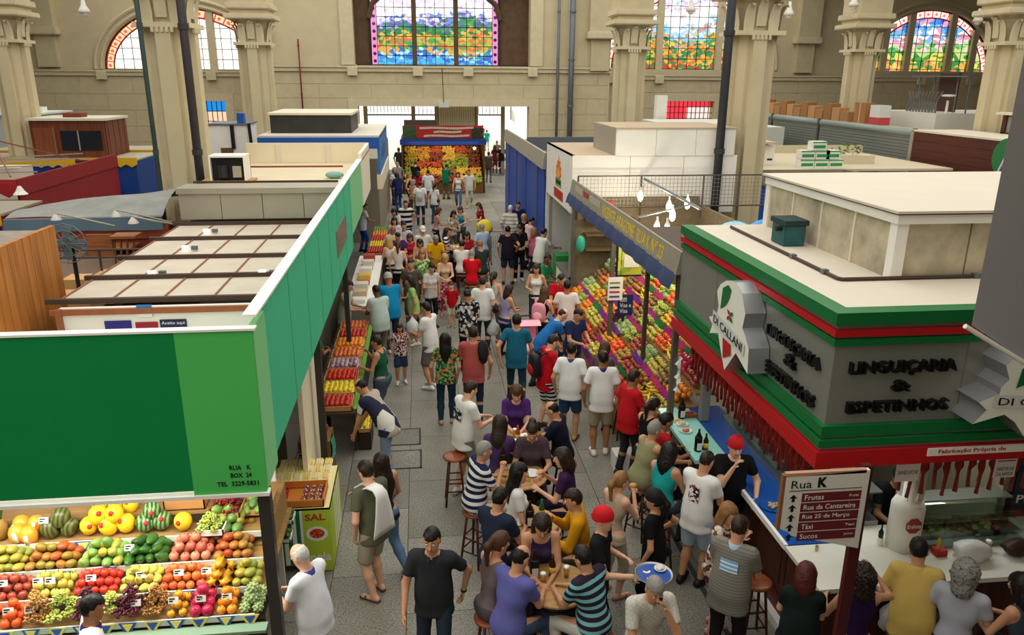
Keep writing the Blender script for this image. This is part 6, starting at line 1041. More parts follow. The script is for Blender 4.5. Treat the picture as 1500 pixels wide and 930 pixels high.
for u, v, X, c, lab in ((990, 545, 3.6, 'e8e8e4', 'white plastic bags hanging at the near end of the fruit stall'), (992, 450, 4.2, 'ecece8', 'white bundle of bags at the top of the near fruit')):
    p = PX(u, v, X); b = MB(); P = [[(X+.05*math.sin(3*i+j), p[1]-.18+.06*j+.02*math.sin(i*2), p[2]+.25-.1*i) for j in range(6)] for i in range(6)]; tag(b.sheet(P).build('plastic_bags', mat(c, .35, bump=.8, scale=20)), lab, 'plastic bag')
p = PY(848, 355, 17.6); b = MB(); b.ball((p[0], 17.4, p[2]), .14, 10, 7, sc=(.8, .6, 1.5)); o = b.build('plastic_bag', mat('3aa88a', .35, bump=.8, scale=20), None, True); tag(o, 'green plastic bag hung on the post at the far end of the fruit stall', 'plastic bag')
p = PY(893, 337, 17.3); t = thing('red_box', (p[0], 17.4, 2.2), 'red and white carton on the wall shelf of the fruit stall', 'carton'); MB().box(p[0]-.1, p[0]+.1, 17.38, 17.6, 2.63, 3.05).build('carton', mat('b8202a', .5), t); MB().box(p[0]-.06, p[0]+.06, 17.375, 17.38, 2.7, 2.95).build('label_patch', WHITE, t)
# ---------------------------------------------------------------- fruit of the end kiosk, too small to pick apart
for i in range(5):
    for q in range(6):
        x0, x1 = -.8+q*.66, -.8+q*.66+.62; y = 40.0+.42*i; z = .55+.32*i; b = MB()
        for _ in range(60): yy = random.random(); b.ball((random.uniform(x0, x1), y-.02+.4*yy, z+.02+.28*yy+random.uniform(0, .08)), random.uniform(.05, .085), 6, 4)
        c = random.choice(['c88a18', 'd8a020', 'b8601c', 'a88030', '98301c', '6a7a24', 'c89420', 'a84a28']) if i > 0 else random.choice(['b03a20', 'c8602a', '8a4a24'])
        tag(b.build('fruit_heap', fruit_mat(c, random.choice(['d8a030', 'b84a24', '8a9a34', 'd8b048', '7a3a20']), .4, 5.), None, True), 'heap of small fruit on the stepped far kiosk, step %s from below, column %s from the left' % (('one', 'two', 'three', 'four', 'five')[i], ('one', 'two', 'three', 'four', 'five', 'six')[q]), 'fruit heap', None, 'stuff')
# ================================================================ tables, stools, tableware
DWOOD = wood('3e1a12', '5c2a1c', 3, (5, 5, .6), .35); SEATW = wood('7a3a22', '96502e', 3, (4, 4, 4), .3)
def make_stool(h=.74):
    t = thing('bar_stool', (0, 0, 0), 'dark wooden bar stool with a round seat', 'stool', 'round wooden bar stools')
    MB().lathe([(.0, h), (.14, h), (.165, h-.012), (.165, h-.03), (.14, h-.04), (0, h-.04)][::-1], (0, 0, 0), 20).build('seat', SEATW, t, True)
    pts = []
    for k in range(4):
        a = math.pi/4+k*math.pi/2; top = (.1*math.cos(a), .1*math.sin(a), h-.035); bot = (.19*math.cos(a), .19*math.sin(a), 0); MB().tube([top, bot], [.017, .015], 8).build('leg', DWOOD, t, True); pts.append((np.array(top), np.array(bot)))
    for k in range(4):
        for f in (.42, .68):
            f2 = f+.05*(k % 2); a, c = pts[k], pts[(k+1) % 4]; MB().tube([a[0]+(a[1]-a[0])*f2, c[0]+(c[1]-c[0])*f2], .01, 6).build('rung', DWOOD, t, True)
    return t
STOOL = make_stool(); stool_used = [False]
def stool(x, y, lab, rz=0.):
    if not stool_used[0]: stool_used[0] = True; STOOL.location = (x, y, 0); STOOL.rotation_euler = (0, 0, rz); STOOL['label'] = lab; return STOOL
    return dup(STOOL, (x, y, 0), rz, lab)
TOPW = wood('9a7446', 'b88e58', 3, (2, 8, 8), .35)
def table(x, y, z, r, lab):
    t = thing('barrel_table', (x, y, 0), lab, 'table', 'round barrel tables in the aisle')
    MB().lathe([(0, z-.035), (r-.01, z-.035), (r, z-.025), (r, z-.008), (r-.012, z), (0, z)], (x, y, 0), 30).build('table_top', TOPW, t, False)
    MB().lathe([(r*.62, 0), (r*.72, z*.25), (r*.76, z*.48), (r*.72, z*.72), (r*.62, z-.035)], (x, y, 0), 20).build('barrel', mat('241a16', .5), t, True)
    for f in (.12, .36, .62, .86): q = r*(.62+.14*math.sin(math.pi*f))+.006; MB().lathe([(q, z*f-.018), (q, z*f+.018)], (x, y, 0), 20).build('hoop', IRON, t, True)
    return t
T1, T2, T3, T4 = (1.30, 9.55), (1.14, 8.62), (1.10, 7.55), (1.22, 6.42)
for (x, y), r, lab in ((T1, .36, 'round barrel table before the woman in purple, farthest of the near four'), (T2, .34, 'round barrel table beside the man in navy and white stripes'), (T3, .34, 'round barrel table beside the boy in yellow'), (T4, .36, 'nearest round barrel table, with beer glasses')): table(x, y, 1.0, r, lab)
TF = PZ(668, 362, 1.0); table(TF[0], TF[1], 1.0, .4, 'round barrel table in the far crowd beside the man in red')
PLATE = mat('ecebe4', .3)
def plate(x, y, z, lab, food=None, r=.11, m=None):
    t = thing('plate', (x, y, z), lab, 'plate'); MB().lathe([(0, .004), (r*.55, .004), (r*.98, .018), (r, .02), (r*.98, .012), (r*.55, 0), (0, 0)], (x, y, z), 20).build('dish', m or PLATE, t, True)
    if food:
        b = MB()
        for q in range(9): a = q*2.4; d = r*.45*math.sqrt(q/9); b.ball((x+d*math.cos(a), y+d*math.sin(a), z+.018+.004*(q % 3)), .02, 7, 5, 0, (1.3, 1, .7))
        b.build('food', mat(food, .6, var=.25, scale=50), t, True)
def cooler(x, y, z, lab):
    t = thing('bottle_cooler', (x, y, z), lab, 'bottle'); MB().lathe([(.048, 0), (.05, .01), (.05, .2), (.044, .21)], (x, y, z), 16).build('sleeve', mat('101012', .35), t, True); MB().lathe([(.036, .2), (.034, .23), (.016, .27), (.014, .31), (.016, .315)], (x, y, z), 12).build('bottle', mat('2a1608', .15), t, True); MB().box(x-.032, x+.032, y-.053, y-.049, z+.03, z+.13).build('label_patch', mat('d8d6cc', .5), t)
def bottle(x, y, z, lab, col='3a1c0a'):
    t = thing('beer_bottle', (x, y, z), lab, 'bottle'); MB().lathe([(.033, 0), (.035, .01), (.035, .15), (.015, .2), (.013, .25)], (x, y, z), 14).build('bottle_glass', mat(col, .1), t, True); MB().lathe([(.036, .05), (.036, .12)], (x, y, z), 14).build('label_patch', mat('d8b84a', .5), t, True)
def beer(x, y, z, lab):
    t = thing('beer_glass', (x, y, z), lab, 'glass'); MB().lathe([(.025, 0), (.034, .11), (.036, .125)], (x, y, z), 14).build('glass', glass('f2f4f0', .8), t, True); MB().lathe([(.001, .006), (.023, .006), (.031, .095), (.001, .096)], (x, y, z), 14).build('beer', mat('d8921c', .15), t, True); MB().lathe([(.001, .096), (.032, .096), (.034, .12), (.02, .127), (.001, .128)], (x, y, z), 14).build('foam', mat('f6f0e2', .8), t, True)
beer(T4[0]-.13, T4[1]+.02, 1.0, 'beer glass with foam beside the man in blue violet'); beer(T4[0]+.12, T4[1]+.1, 1.0, 'beer glass with foam beside the man in striped turquoise'); cooler(T4[0]-.2, T4[1]+.13, 1.0, 'black lettered bottle cooler on the nearest barrel table'); bottle(T4[0]-.02, T4[1]+.12, 1.0, 'dark beer bottle on the nearest barrel table')
plate(T3[0]-.12, T3[1]+.02, 1.0, 'empty white plate beside the black cooler'); cooler(T3[0]+.0, T3[1]-.08, 1.0, 'black bottle cooler with a white label beside the boy in yellow'); plate(T3[0]+.17, T3[1]+.04, 1.0, 'white plate with a green can before the boy in yellow'); bottle(T3[0]+.15, T3[1]+.02, 1.02, 'small green can on the plate of the boy in yellow', '2a5a34')
plate(T2[0]-.02, T2[1]+.16, 1.0, 'plate with a yellow pastry on the second barrel table', 'd0a24a'); plate(T2[0]+.14, T2[1]+.02, 1.0, 'white plate before the woman in the purple shirt'); cooler(T2[0]-.2, T2[1]+.2, 1.0, 'black bottle cooler beside the man in navy and white stripes')
plate(T1[0]+.06, T1[1]+.1, 1.0, 'plate with a fried pastry on the farthest near table', 'd8ac58', .13); beer(T1[0]-.1, T1[1]+.16, 1.0, 'beer glass before the woman in purple'); bottle(T1[0]-.08, T1[1]+.0, 1.0, 'small red sauce bottle on the farthest near table', 'b0441c'); plate(T1[0]+.12, T1[1]-.14, 1.0, 'plate with ham scraps on the farthest near table', 'b0605a', .1); beer(T1[0]-.12, T1[1]-.17, 1.0, 'half full beer glass on the farthest near table'); bottle(T1[0]+.22, T1[1]+.08, 1.0, 'dark bottle lying near the man in navy', '1c1210')
for (u, v, lab, f) in ((655, 357, 'white plate on the far crowded table', 'c8a04a'), (672, 366, 'plate with food on the far crowded table', 'b8603a')): plate(TF[0]+(u-664)*.015, TF[1]-.05, 1.0, lab, f)
# on the kiosk counter
def onc(u, v): p = PZ(u, v, 1.05); return p[0], p[1], 1.05
cooler(*onc(998, 612), 'black bottle cooler at the far end of the pale green counter'); cooler(*onc(1022, 660), 'black bottle cooler held by the man in the khaki vest'); bottle(*onc(1033, 660), 'brown beer bottle on the pale green counter'); plate(*onc(999, 622), 'white plate with bread on the pale green counter', 'd8c08a', .09); plate(*onc(1004, 632), 'white plate with ham on the pale green counter', 'c06a60', .09); plate(*onc(1026, 657), 'white plate with salad near the woman in turquoise', '9a9a4a', .1); plate(*onc(992, 617), 'small plate with a yellow pastry on the pale green counter', 'e0a838', .06)
p = onc(1010, 610); t = thing('condiment_box', p, 'wooden condiment box with red sachets on the counter', 'box'); MB().box(p[0]-.09, p[0]+.09, p[1]-.06, p[1]+.06, 1.05, 1.11).build('box_body', wood('6a4020', '86562e', 4), t); MB().ball((p[0], p[1], 1.11), .05, 8, 5, sc=(1.3, .9, .6)).build('sachets', mat('a82a28', .5, var=.3, scale=50), t)
p = onc(1132, 742); plate(p[0], p[1], 1.05, 'blue plate heaped with snacks on the blue counter', 'b09a78', .15, BTOP)
for u, lab in ((1288, 'left olive oil bottle in a white holder'), (1304, 'right olive oil bottle in a white holder')):
    p = PZ(u, 797, 1.05); t = thing('oil_bottle', (p[0], p[1], 1.05), lab+' on the white counter', 'bottle'); MB().lathe([(.034, 0), (.036, .085)], (p[0], p[1], 1.05), 14).build('holder', WHITE, t); MB().lathe([(.024, .01), (.026, .15), (.01, .19), (.008, .24)], (p[0], p[1], 1.05), 10).build('bottle_glass', mat('1c2c1c', .15), t, True)
p = PZ(1196, 806, 1.05); t = thing('salt_shaker', (p[0], p[1], 1.05), 'small glass shaker on the corner of the white counter', 'shaker'); MB().lathe([(.018, 0), (.02, .04), (.017, .045)], (p[0], p[1], 1.05), 10).build('jar', mat('c8a878', .3), t); MB().lathe([(.018, .045), (.014, .06)], (p[0], p[1], 1.05), 10).build('cap', STEEL, t)
cooler(*onc(1190, 786), 'black bottle cooler on the white counter behind the sign'); p = PZ(1338, 812, 1.05); plate(p[0], p[1], 1.05, 'white plate beside the oil bottles', None, .08); p = PZ(1446, 806, 1.05); beer(p[0], p[1], 1.05, 'small glass of beer beside the brown bag on the white counter')
def blob_bag(c, s, m, name, lab, seed=0, cat='bag', hang=False):
    r = random.Random(seed); b = MB(); b.ball((0, 0, 0), 1, 16, 12); V = []
    for x, y, z in b.v:
        k = 1+.12*math.sin(5*x+3*z+seed)+.1*math.sin(7*y-4*z)+.05*math.sin(13*x*y+seed); zz = z*(1.0 if z > 0 else .8)
        if hang and z > .2: k *= max(.12, 1-(z-.2)*1.1)
        elif hang: hr = math.hypot(x, y); k *= min(2.2, max(.0, 1-z**4)**.5/max(hr, .05))*.92
        V.append((c[0]+s[0]*x*k, c[1]+s[1]*y*k, c[2]+s[2]*zz))
    b.v = V; return tag(b.build(name, m, None, True), lab, cat)
p = PZ(1405, 806, 1.05); BAGW = mat('d8d8d4', .4, bump=.8, scale=25); blob_bag((p[0], 6.3, 1.14), (.2, .13, .12), BAGW, 'plastic_bag', 'white plastic bag lying on the white counter', 3, 'plastic bag'); p = PZ(1476, 802, 1.05); blob_bag((p[0], 6.32, 1.13), (.16, .1, .1), mat('3a2620', .5), 'handbag', 'brown leather bag on the white counter', 5)
p = PZ(1322, 768, 1.05); blob_bag((p[0], p[1]+.25, 1.2), (.09, .09, .11), mat('a06a3a', .4, var=.4, scale=30), 'snack_jar', 'round jar of brown snacks beside the beer column', 2, 'jar')
# red condiments
p = PZ(1362, 800, 1.05); t = thing('sauce_tray', (p[0], p[1], 1.05), 'red tray of sauces beside the white plastic bag', 'tray'); MB().box(p[0]-.06, p[0]+.06, 6.36, 6.46, 1.05, 1.12).build('tray', mat('a82420', .4), t); MB().lathe([(.02, 0), (.02, .1), (.008, .13)], (p[0]-.02, 6.41, 1.12), 8).build('sauce_bottle', mat('c8902a', .3), t)
# crates and cartons on the floor at the right
for u, v, w, c, lab in ((915, 692, .22, 'ddd8d0', 'white carton on the floor beside the stool of the khaki vest man'),):
    p = PZ(u, v, 0); B('floor_carton', mat(c, .7), p[0]-.15, p[0]+.2, p[1], p[1]+.3, 0, .28); o = COL.objects[-1]; tag(o, lab, 'carton')
p = PZ(905, 625, 0); t = thing('fruit_carton', (p[0], p[1], 0), 'low white carton with green fruit on the floor by the fruit stall', 'carton'); MB().box(p[0]-.2, p[0]+.25, p[1], p[1]+.4, 0, .18).build('carton', mat('d8d4c8', .7), t); heap('lime', p[0]-.18, p[0]+.23, p[1]+.02, p[1]+.38, .18, 1, 'in the floor carton by the fruit stall')
# pram and shopping trolley
p = PZ(790, 545, 0); px_, py_ = PZ(775, 480, .9)[:2]; t = thing('baby_stroller', (px_, py_, 0), 'pink baby stroller with a flat canopy in the crowd', 'stroller'); PINK = mat('e07a92', .6); PK2 = mat('f0a4b4', .6)
MB().sheet([[(px_-.22+.44*j/5, py_-.2+.4*i/5, 1.0+.05*math.sin(math.pi*i/5)) for j in range(6)] for i in range(6)]).build('canopy', PK2, t, True); MB().sheet([[(px_-.18+.09*j, py_+yy, zz+.02*abs(j-2)) for j in range(5)] for yy, zz in ((-.3, .36), (-.24, .44), (0, .42), (.12, .48), (.2, .72), (.24, .98))]).build('seat_sling', PINK, t, True); MB().ball((px_, py_-.12, .5), .2, 12, 8, 0, (.8, 1.1, .5)).build('footmuff', PK2, t, True)
for sx in (-1, 1):
    MB().tube([(px_+sx*.2, py_-.35, .1), (px_+sx*.2, py_+.1, .6), (px_+sx*.2, py_+.35, 1.05)], .012, 6).build('frame_tube', GREYPIPE, t); MB().tube([(px_+sx*.2, py_+.35, .1), (px_+sx*.2, py_, .6)], .012, 6).build('frame_tube', GREYPIPE, t)
    for dy in (-.35, .35): MB().tube([(px_+sx*.2-.02, py_+dy, .08), (px_+sx*.2+.02, py_+dy, .08)], .08, 12).build('wheel', IRON, t)
MB().tube([(px_-.2, py_+.35, 1.05), (px_+.2, py_+.35, 1.05)], .015, 6).build('handle', IRON, t)
tx, ty = PZ(727, 352, .75)[:2]; t = thing('shopping_trolley', (tx, ty, 0), 'empty wire shopping trolley beside the man in pale blue', 'trolley'); b = MB()
for k in range(7):
    z = .45+.06*k; e = .2+.012*k; b.tube([(tx-e, ty-.3, z), (tx+e, ty-.3, z), (tx+e, ty+.35, z), (tx-e, ty+.35, z), (tx-e, ty-.3, z)], .005, 4)
for k in range(9): b.tube([(tx-.2+.05*k, ty-.3, .45), (tx-.27+.068*k, ty-.3, .82)], .004, 4); b.tube([(tx-.2+.05*k, ty+.35, .45), (tx-.27+.068*k, ty+.35, .82)], .004, 4)
for k in range(10): 
    for s in (-1, 1): b.tube([(tx+s*.2, ty-.3+.07*k, .45), (tx+s*.27, ty-.3+.07*k, .82)], .004, 4)
b.build('wire_basket', GREYPIPE, t)
for s in (-1, 1): 
    MB().tube([(tx+s*.18, ty-.3, .08), (tx+s*.18, ty+.35, .15), (tx+s*.18, ty+.4, .9)], .012, 6).build('frame_tube', GREYPIPE, t)
    for dy in (-.3, .3): MB().tube([(tx+s*.18-.012, ty+dy, .06), (tx+s*.18+.012, ty+dy, .06)], .06, 10).build('wheel', IRON, t)
MB().tube([(tx-.25, ty+.42, .95), (tx+.25, ty+.42, .95)], .015, 6).build('handle', mat('a03030', .5), t)
blob_bag((tx-.35, ty+.5, 1.05), (.26, .2, .3), mat('e0c828', .5, bump=.5, scale=12), 'yellow_sack', 'bright yellow sack behind the woman in red print', 4, 'sack'); tag(B('sack_crate', mat('6d6a62', .7), tx-.6, tx-.12, ty+.35, ty+.7, 0, .78), 'grey crate stack under the bright yellow sack', 'crate')
stool(*PZ(667, 735, 0)[:2], 'empty bar stool left of the man in the white printed shirt'); stool(*PZ(912, 640, 0)[:2], 'bar stool with a white tray on it by the fruit stall'); stool(*PZ(1098, 935, 0)[:2], 'bar stool beside the man with the light blue back print')
p = PZ(912, 588, .75); t = thing('food_tray', (p[0], p[1], .74), 'white tray with peaches on a stool by the fruit stall', 'tray'); MB().box(p[0]-.16, p[0]+.16, p[1]-.11, p[1]+.11, .745, .765).build('tray', WHITE, t); heap('peach', p[0]-.14, p[0]+.02, p[1]-.08, p[1]+.08, .765, 1, 'on the white tray of the stool')
# ================================================================ people
class Fld:
    """ a signed distance field on a rectilinear grid (finer around head and hands), meshed with surface nets """
    def __init__(s, lo, hi, h, fine=()):
        s.ax = []
        for i in range(3):
            x = lo[i]; c = [x]
            while x < hi[i]:
                st = h
                for f in fine:
                    if f[0][i]-f[1]-h < x < f[0][i]+f[1]: st = min(st, f[2])
                x += st; c.append(x)
            s.ax.append(np.array(c))
        s.D = np.full([len(a) for a in s.ax], .5, np.float32); s.h = h
    def sl(s, lo, hi):
        r = []
        for i in range(3): a = max(0, np.searchsorted(s.ax[i], lo[i])-1); b = min(len(s.ax[i]), np.searchsorted(s.ax[i], hi[i])+1); r.append(slice(a, max(a+1, b)))
        return tuple(r)
    def pts(s, r): return np.stack(np.meshgrid(s.ax[0][r[0]], s.ax[1][r[1]], s.ax[2][r[2]], indexing='ij'), -1)
    def _u(s, r, d, k):
        a = s.D[r]; h = np.maximum(k-np.abs(a-d), 0)/k; s.D[r] = np.minimum(a, d)-h*h*k*.25
    def cone(s, a, b, ra, rb, k=.03, n=None, f=1., cut=None, cutn=None):
        a, b = np.array(a, float), np.array(b, float); m = max(ra, rb)+k+2*s.h
        r = s.sl(np.minimum(a, b)-m, np.maximum(a, b)+m); P = s.pts(r)
        if n is not None:
            n = np.array(n); c = a; q = P-c; q = q+(q@n)[..., None]*n*(1/f-1); ba = b-a; ba = ba+(ba@n)*n*(1/f-1)
        else: q = P-a; ba = b-a
        L = ba@ba+1e-9; t = np.clip((q@ba)/L, 0, 1); d = np.linalg.norm(q-t[..., None]*ba, axis=-1)-(ra+(rb-ra)*t)
        if f < 1: d = d*(f*.5+.5)
        if cut is not None: d = np.maximum(d, (P-np.array(cut))@np.array(cutn))
        s._u(r, d, k)
    def ell(s, c, ax, rad, k=.03, sub=False):
        c = np.array(c, float); rad = np.array(rad); m = rad.max()+k+2*s.h; r = s.sl(c-m, c+m); q = (s.pts(r)-c)@np.array(ax).T; l = np.linalg.norm(q/rad, axis=-1); d = (l-1)*rad.min()
        if sub:
            a = s.D[r]; h = np.maximum(k-np.abs(a+d), 0)/k; s.D[r] = np.maximum(a, -d)+h*h*k*.25
        else: s._u(r, d, k)
    def keep(s, fn): r = (slice(None),)*3; s.D = np.maximum(s.D, fn(s.pts(r))).astype(np.float32)
    def mesh(s):
        D = s.D; S_ = D < 0; nx, ny, nz = D.shape
        c = [S_[i:nx-1+i, j:ny-1+j, k:nz-1+k] for i in (0, 1) for j in (0, 1) for k in (0, 1)]
        sm = sum(q.astype(np.int8) for q in c); act = (sm > 0) & (sm < 8); I = np.argwhere(act)
        if len(I) == 0: return np.zeros((0, 3)), np.zeros((0, 4), int)
        idx = np.full(act.shape, -1, int); idx[act] = np.arange(len(I))
        cor = [(i, j, k) for i in (0, 1) for j in (0, 1) for k in (0, 1)]
        val = np.stack([D[I[:, 0]+i, I[:, 1]+j, I[:, 2]+k] for i, j, k in cor], 1)
        acc = np.zeros((len(I), 3)); cnt = np.zeros(len(I))
        for p in range(8):
            for q in range(p+1, 8):
                if sum(abs(x-y) for x, y in zip(cor[p], cor[q])) != 1: continue
                m = (val[:, p] < 0) != (val[:, q] < 0); t = np.where(m, val[:, p]/np.where(m, val[:, p]-val[:, q], 1), 0)
                e = np.array(cor[p])+t[:, None]*(np.array(cor[q])-np.array(cor[p])); acc += np.where(m[:, None], e, 0); cnt += m
        w = acc/cnt[:, None]; V = np.stack([s.ax[i][I[:, i]]+w[:, i]*(s.ax[i][I[:, i]+1]-s.ax[i][I[:, i]]) for i in range(3)], 1); F_ = []
        for a in range(3):
            b, c2 = (a+1) % 3, (a+2) % 3; sa = [slice(None)]*3; sb = [slice(None)]*3; sa[a] = slice(0, -1); sb[a] = slice(1, None)
            ch = S_[tuple(sa)] != S_[tuple(sb)]; E = np.argwhere(ch); inside = S_[tuple(sa)][ch]
            ok = (E[:, b] > 0) & (E[:, c2] > 0) & (E[:, b] < D.shape[b]-1) & (E[:, c2] < D.shape[c2]-1); E = E[ok]; inside = inside[ok]
            def cell(db, dc): q = E.copy(); q[:, b] -= db; q[:, c2] -= dc; return idx[q[:, 0], q[:, 1], q[:, 2]]
            quad = np.stack([cell(1, 1), cell(0, 1), cell(0, 0), cell(1, 0)], 1); quad[~inside] = quad[~inside][:, ::-1]; F_.append(quad)
        F_ = np.concatenate(F_); return V, F_[(F_ >= 0).all(1)]
def ik(a, b, l1, l2, pole):
    a, b, pole = [np.array(q, float) for q in (a, b, pole)]; d = b-a; L = np.linalg.norm(d); L2 = min(L, (l1+l2)*.995); d = d/L; b = a+d*L2
    x = (l1*l1-l2*l2+L2*L2)/(2*L2); h = math.sqrt(max(0, l1*l1-x*x)); p = pole-d*(pole@d); p /= np.linalg.norm(p)+1e-9; return a+d*x+p*h, b
REST = (.028, .01, -.30); AF = (-.03, .16, -.17)
POSES = dict(   # lean, nod, twist, right wrist, left wrist (out, forward, up from the shoulder), right ankle, left ankle (dx, dy, lift)
    stand=(2, 8, 0, REST, (.05, .03, -.295), (0, .02, 0), (0, -.02, 0)),
    walk=(4, 6, 6, (.04, .12, -.27), (.05, -.1, -.28), (0, -.15, .05), (0, .14, 0)),
    walk2=(4, 4, -6, (.05, -.09, -.28), (.04, .1, -.27), (0, .13, 0), (0, -.14, .05)),
    front=(6, 26, 0, (-.05, .19, -.16), (-.05, .19, -.15), (0, .03, 0), (0, -.02, 0)),
    front1=(4, 14, 8, (-.03, .18, -.13), REST, (0, .03, 0), (0, -.02, 0)),
    eat=(4, 14, 0, (-.06, .14, -.01), (-.03, .17, -.15), (0, .03, 0), (0, -.02, 0)),
    reach=(14, 16, 10, (.0, .27, -.08), (-.02, .12, -.2), (0, .05, 0), (0, -.04, 0)),
    reach2=(16, 20, 0, (.0, .25, -.12), (.0, .25, -.12), (0, .05, 0), (0, -.04, 0)),
    hip=(2, 6, 0, (.06, .02, -.2), (.05, .03, -.295), (.02, .0, 0), (.01, 0, 0)),
    bend=(38, 24, 0, (-.02, .2, -.2), (.03, .12, -.25), (0, .04, 0), (0, -.06, 0)),
    point=(6, 12, 6, (.02, .26, -.1), (-.03, .15, .0), (0, .03, 0), (0, -.03, 0)),
    chin=(6, 8, 0, (-.07, .13, .02), (.04, .13, -.2), (0, .03, 0), (0, -.02, 0)),
    carry=(3, 6, 0, (.06, .03, -.29), (-.03, .16, -.12), (0, .03, 0), (0, -.02, 0)),
    hold=(3, 4, 8, (.0, .21, -.14), (-.05, .13, -.13), (0, .05, 0), (0, -.05, 0)),
    wave=(3, 4, 0, (.05, .2, .04), (.03, .18, -.15), (0, .03, 0), (0, -.02, 0)),
    s_table=(12, 22, 0, (-.06, .21, -.13), (-.06, .21, -.13), 's', 's'),
    s_eat=(10, 12, 0, (-.06, .15, -.03), (-.05, .18, -.11), 's', 's'),
    s_front=(8, 20, 0, (-.02, .2, -.14), (-.02, .2, -.14), 's', 's'),
    s_reach=(16, 6, 0, (.0, .28, -.08), (.0, .27, -.1), 's', 's'),
    s_phone=(14, 16, 0, (-.05, .22, -.1), (-.05, .1, .03), 's', 's'),
    s_rest=(4, 8, 10, (-.02, .16, -.16), (.02, .14, -.2), 's', 's'),
    s_turn=(8, 10, 30, (-.03, .2, -.12), (-.03, .18, -.12), 's', 's'))
HN = 1.70; SEAT = .74
def skeleton(pose, sex):
    H = HN; lean, nod, tw, rw, lw, ra, la = POSES[pose]; sit = ra == 's'; J = {}; l = math.radians(lean); tw = math.radians(tw)
    P0 = np.array([0, -.02 if not sit else 0, (SEAT+.095) if sit else .515*H]); up = np.array([0, math.sin(l), math.cos(l)]); fw = np.array([0, math.cos(l), -math.sin(l)]); la_ = np.array([1., 0, 0])
    fwT = fw*math.cos(tw)+la_*math.sin(tw); laT = la_*math.cos(tw)-fw*math.sin(tw)
    J.update(P=P0, up=up, fw=fw, fwT=fwT, laT=laT, sit=sit); fem = sex == 'f'; sw = (.09 if fem else .101)*H
    J['neck'] = P0+up*.312*H; a = l*.45+math.radians(nod); hu = np.array([0, math.sin(a), math.cos(a)]); hf0 = np.array([0, math.cos(a), -math.sin(a)]); J['hu'] = hu; J['hf'] = hf0*math.cos(tw)+la_*math.sin(tw); J['hl'] = np.cross(J['hf'], hu)
    J['head'] = J['neck']+up*.014*H+hu*.083*H; J['crown'] = J['head']+hu*.112
    for s, w in ((1, rw), (-1, lw)):
        sh = P0+up*.288*H+laT*s*sw; tgt = sh+(laT*s*w[0]+fwT*w[1])*H+np.array([0, 0, 1])*w[2]*H
        el, wr = ik(sh, tgt, .172*H, .15*H, laT*s*.55-fwT*.55-np.array([0, 0, .7])); J['sh%d' % s] = sh; J['el%d' % s] = el; J['wr%d' % s] = wr
    for s, q in ((1, ra), (-1, la)):
        hp = P0+la_*s*.052*H-np.array([0, 0, .0])
        if sit: an = np.array([s*.13, .30, .36]); pole = np.array([s*.15, 1, .6])
        else: an = np.array([s*(.058+q[0])*H, q[1]*H-.03, .045*H+q[2]*H]); pole = np.array([s*.1, 1, 0])
        kn, an = ik(hp, an, .245*H, .238*H, pole); J['hp%d' % s] = hp; J['kn%d' % s] = kn; J['an%d' % s] = an; J['ft%d' % s] = np.array([s*.18, 1, -.0 if (sit or q[2] == 0) else -.5]); J['ft%d' % s] /= np.linalg.norm(J['ft%d' % s])
    return J
def trunk(f, J, fem, e, fat, k=.05, low=0., waist=1.):
    H = HN; P, up, fw, la = J['P'], J['up'], J['fw'], np.array([1., 0, 0]); fT, lT = J['fwT'], J['laT']; g = 1+fat*.28
    hw = (.115 if fem else .105)*g+e; ww = (.098 if fem else .112)*g*waist+e; cw = (.1 if fem else .114)+e+fat*.015
    f.cone(P-la*.045-up*(.01+low), P+la*.045-up*(.01+low), hw, hw, k, fw, .88)
    f.cone(P+up*.02*H-la*.02, P+up*.02*H+la*.02, ww*1.04, ww*1.04, k, fw, .8+.14*fat); f.cone(P+up*.03*H, P+up*.16*H, ww, cw, k, fw, .76+.2*fat)
    if fat > .4: f.ell(P+up*.06*H+fw*.06*fat, (la, fw, up), (.13+e, .1*fat+.04+e, .14+e), k)
    f.cone(P+up*.2*H-lT*.045, P+up*.2*H+lT*.045, cw*.98, cw*.98, k, fT, .74); f.cone(P+up*.255*H-lT*.07, P+up*.255*H+lT*.07, .086+e, .086+e, k, fT, .8)
    f.cone(J['sh1']-lT*.02+up*.005, J['sh-1']+lT*.02+up*.005, .052+e*.8, .052+e*.8, k)
    if fem:
        for s in (-1, 1): f.ell(P+up*.2*H+lT*s*.06+fT*.085, (lT, fT, up), (.058+e*.6, .05+e*.6, .055+e*.6), .04)
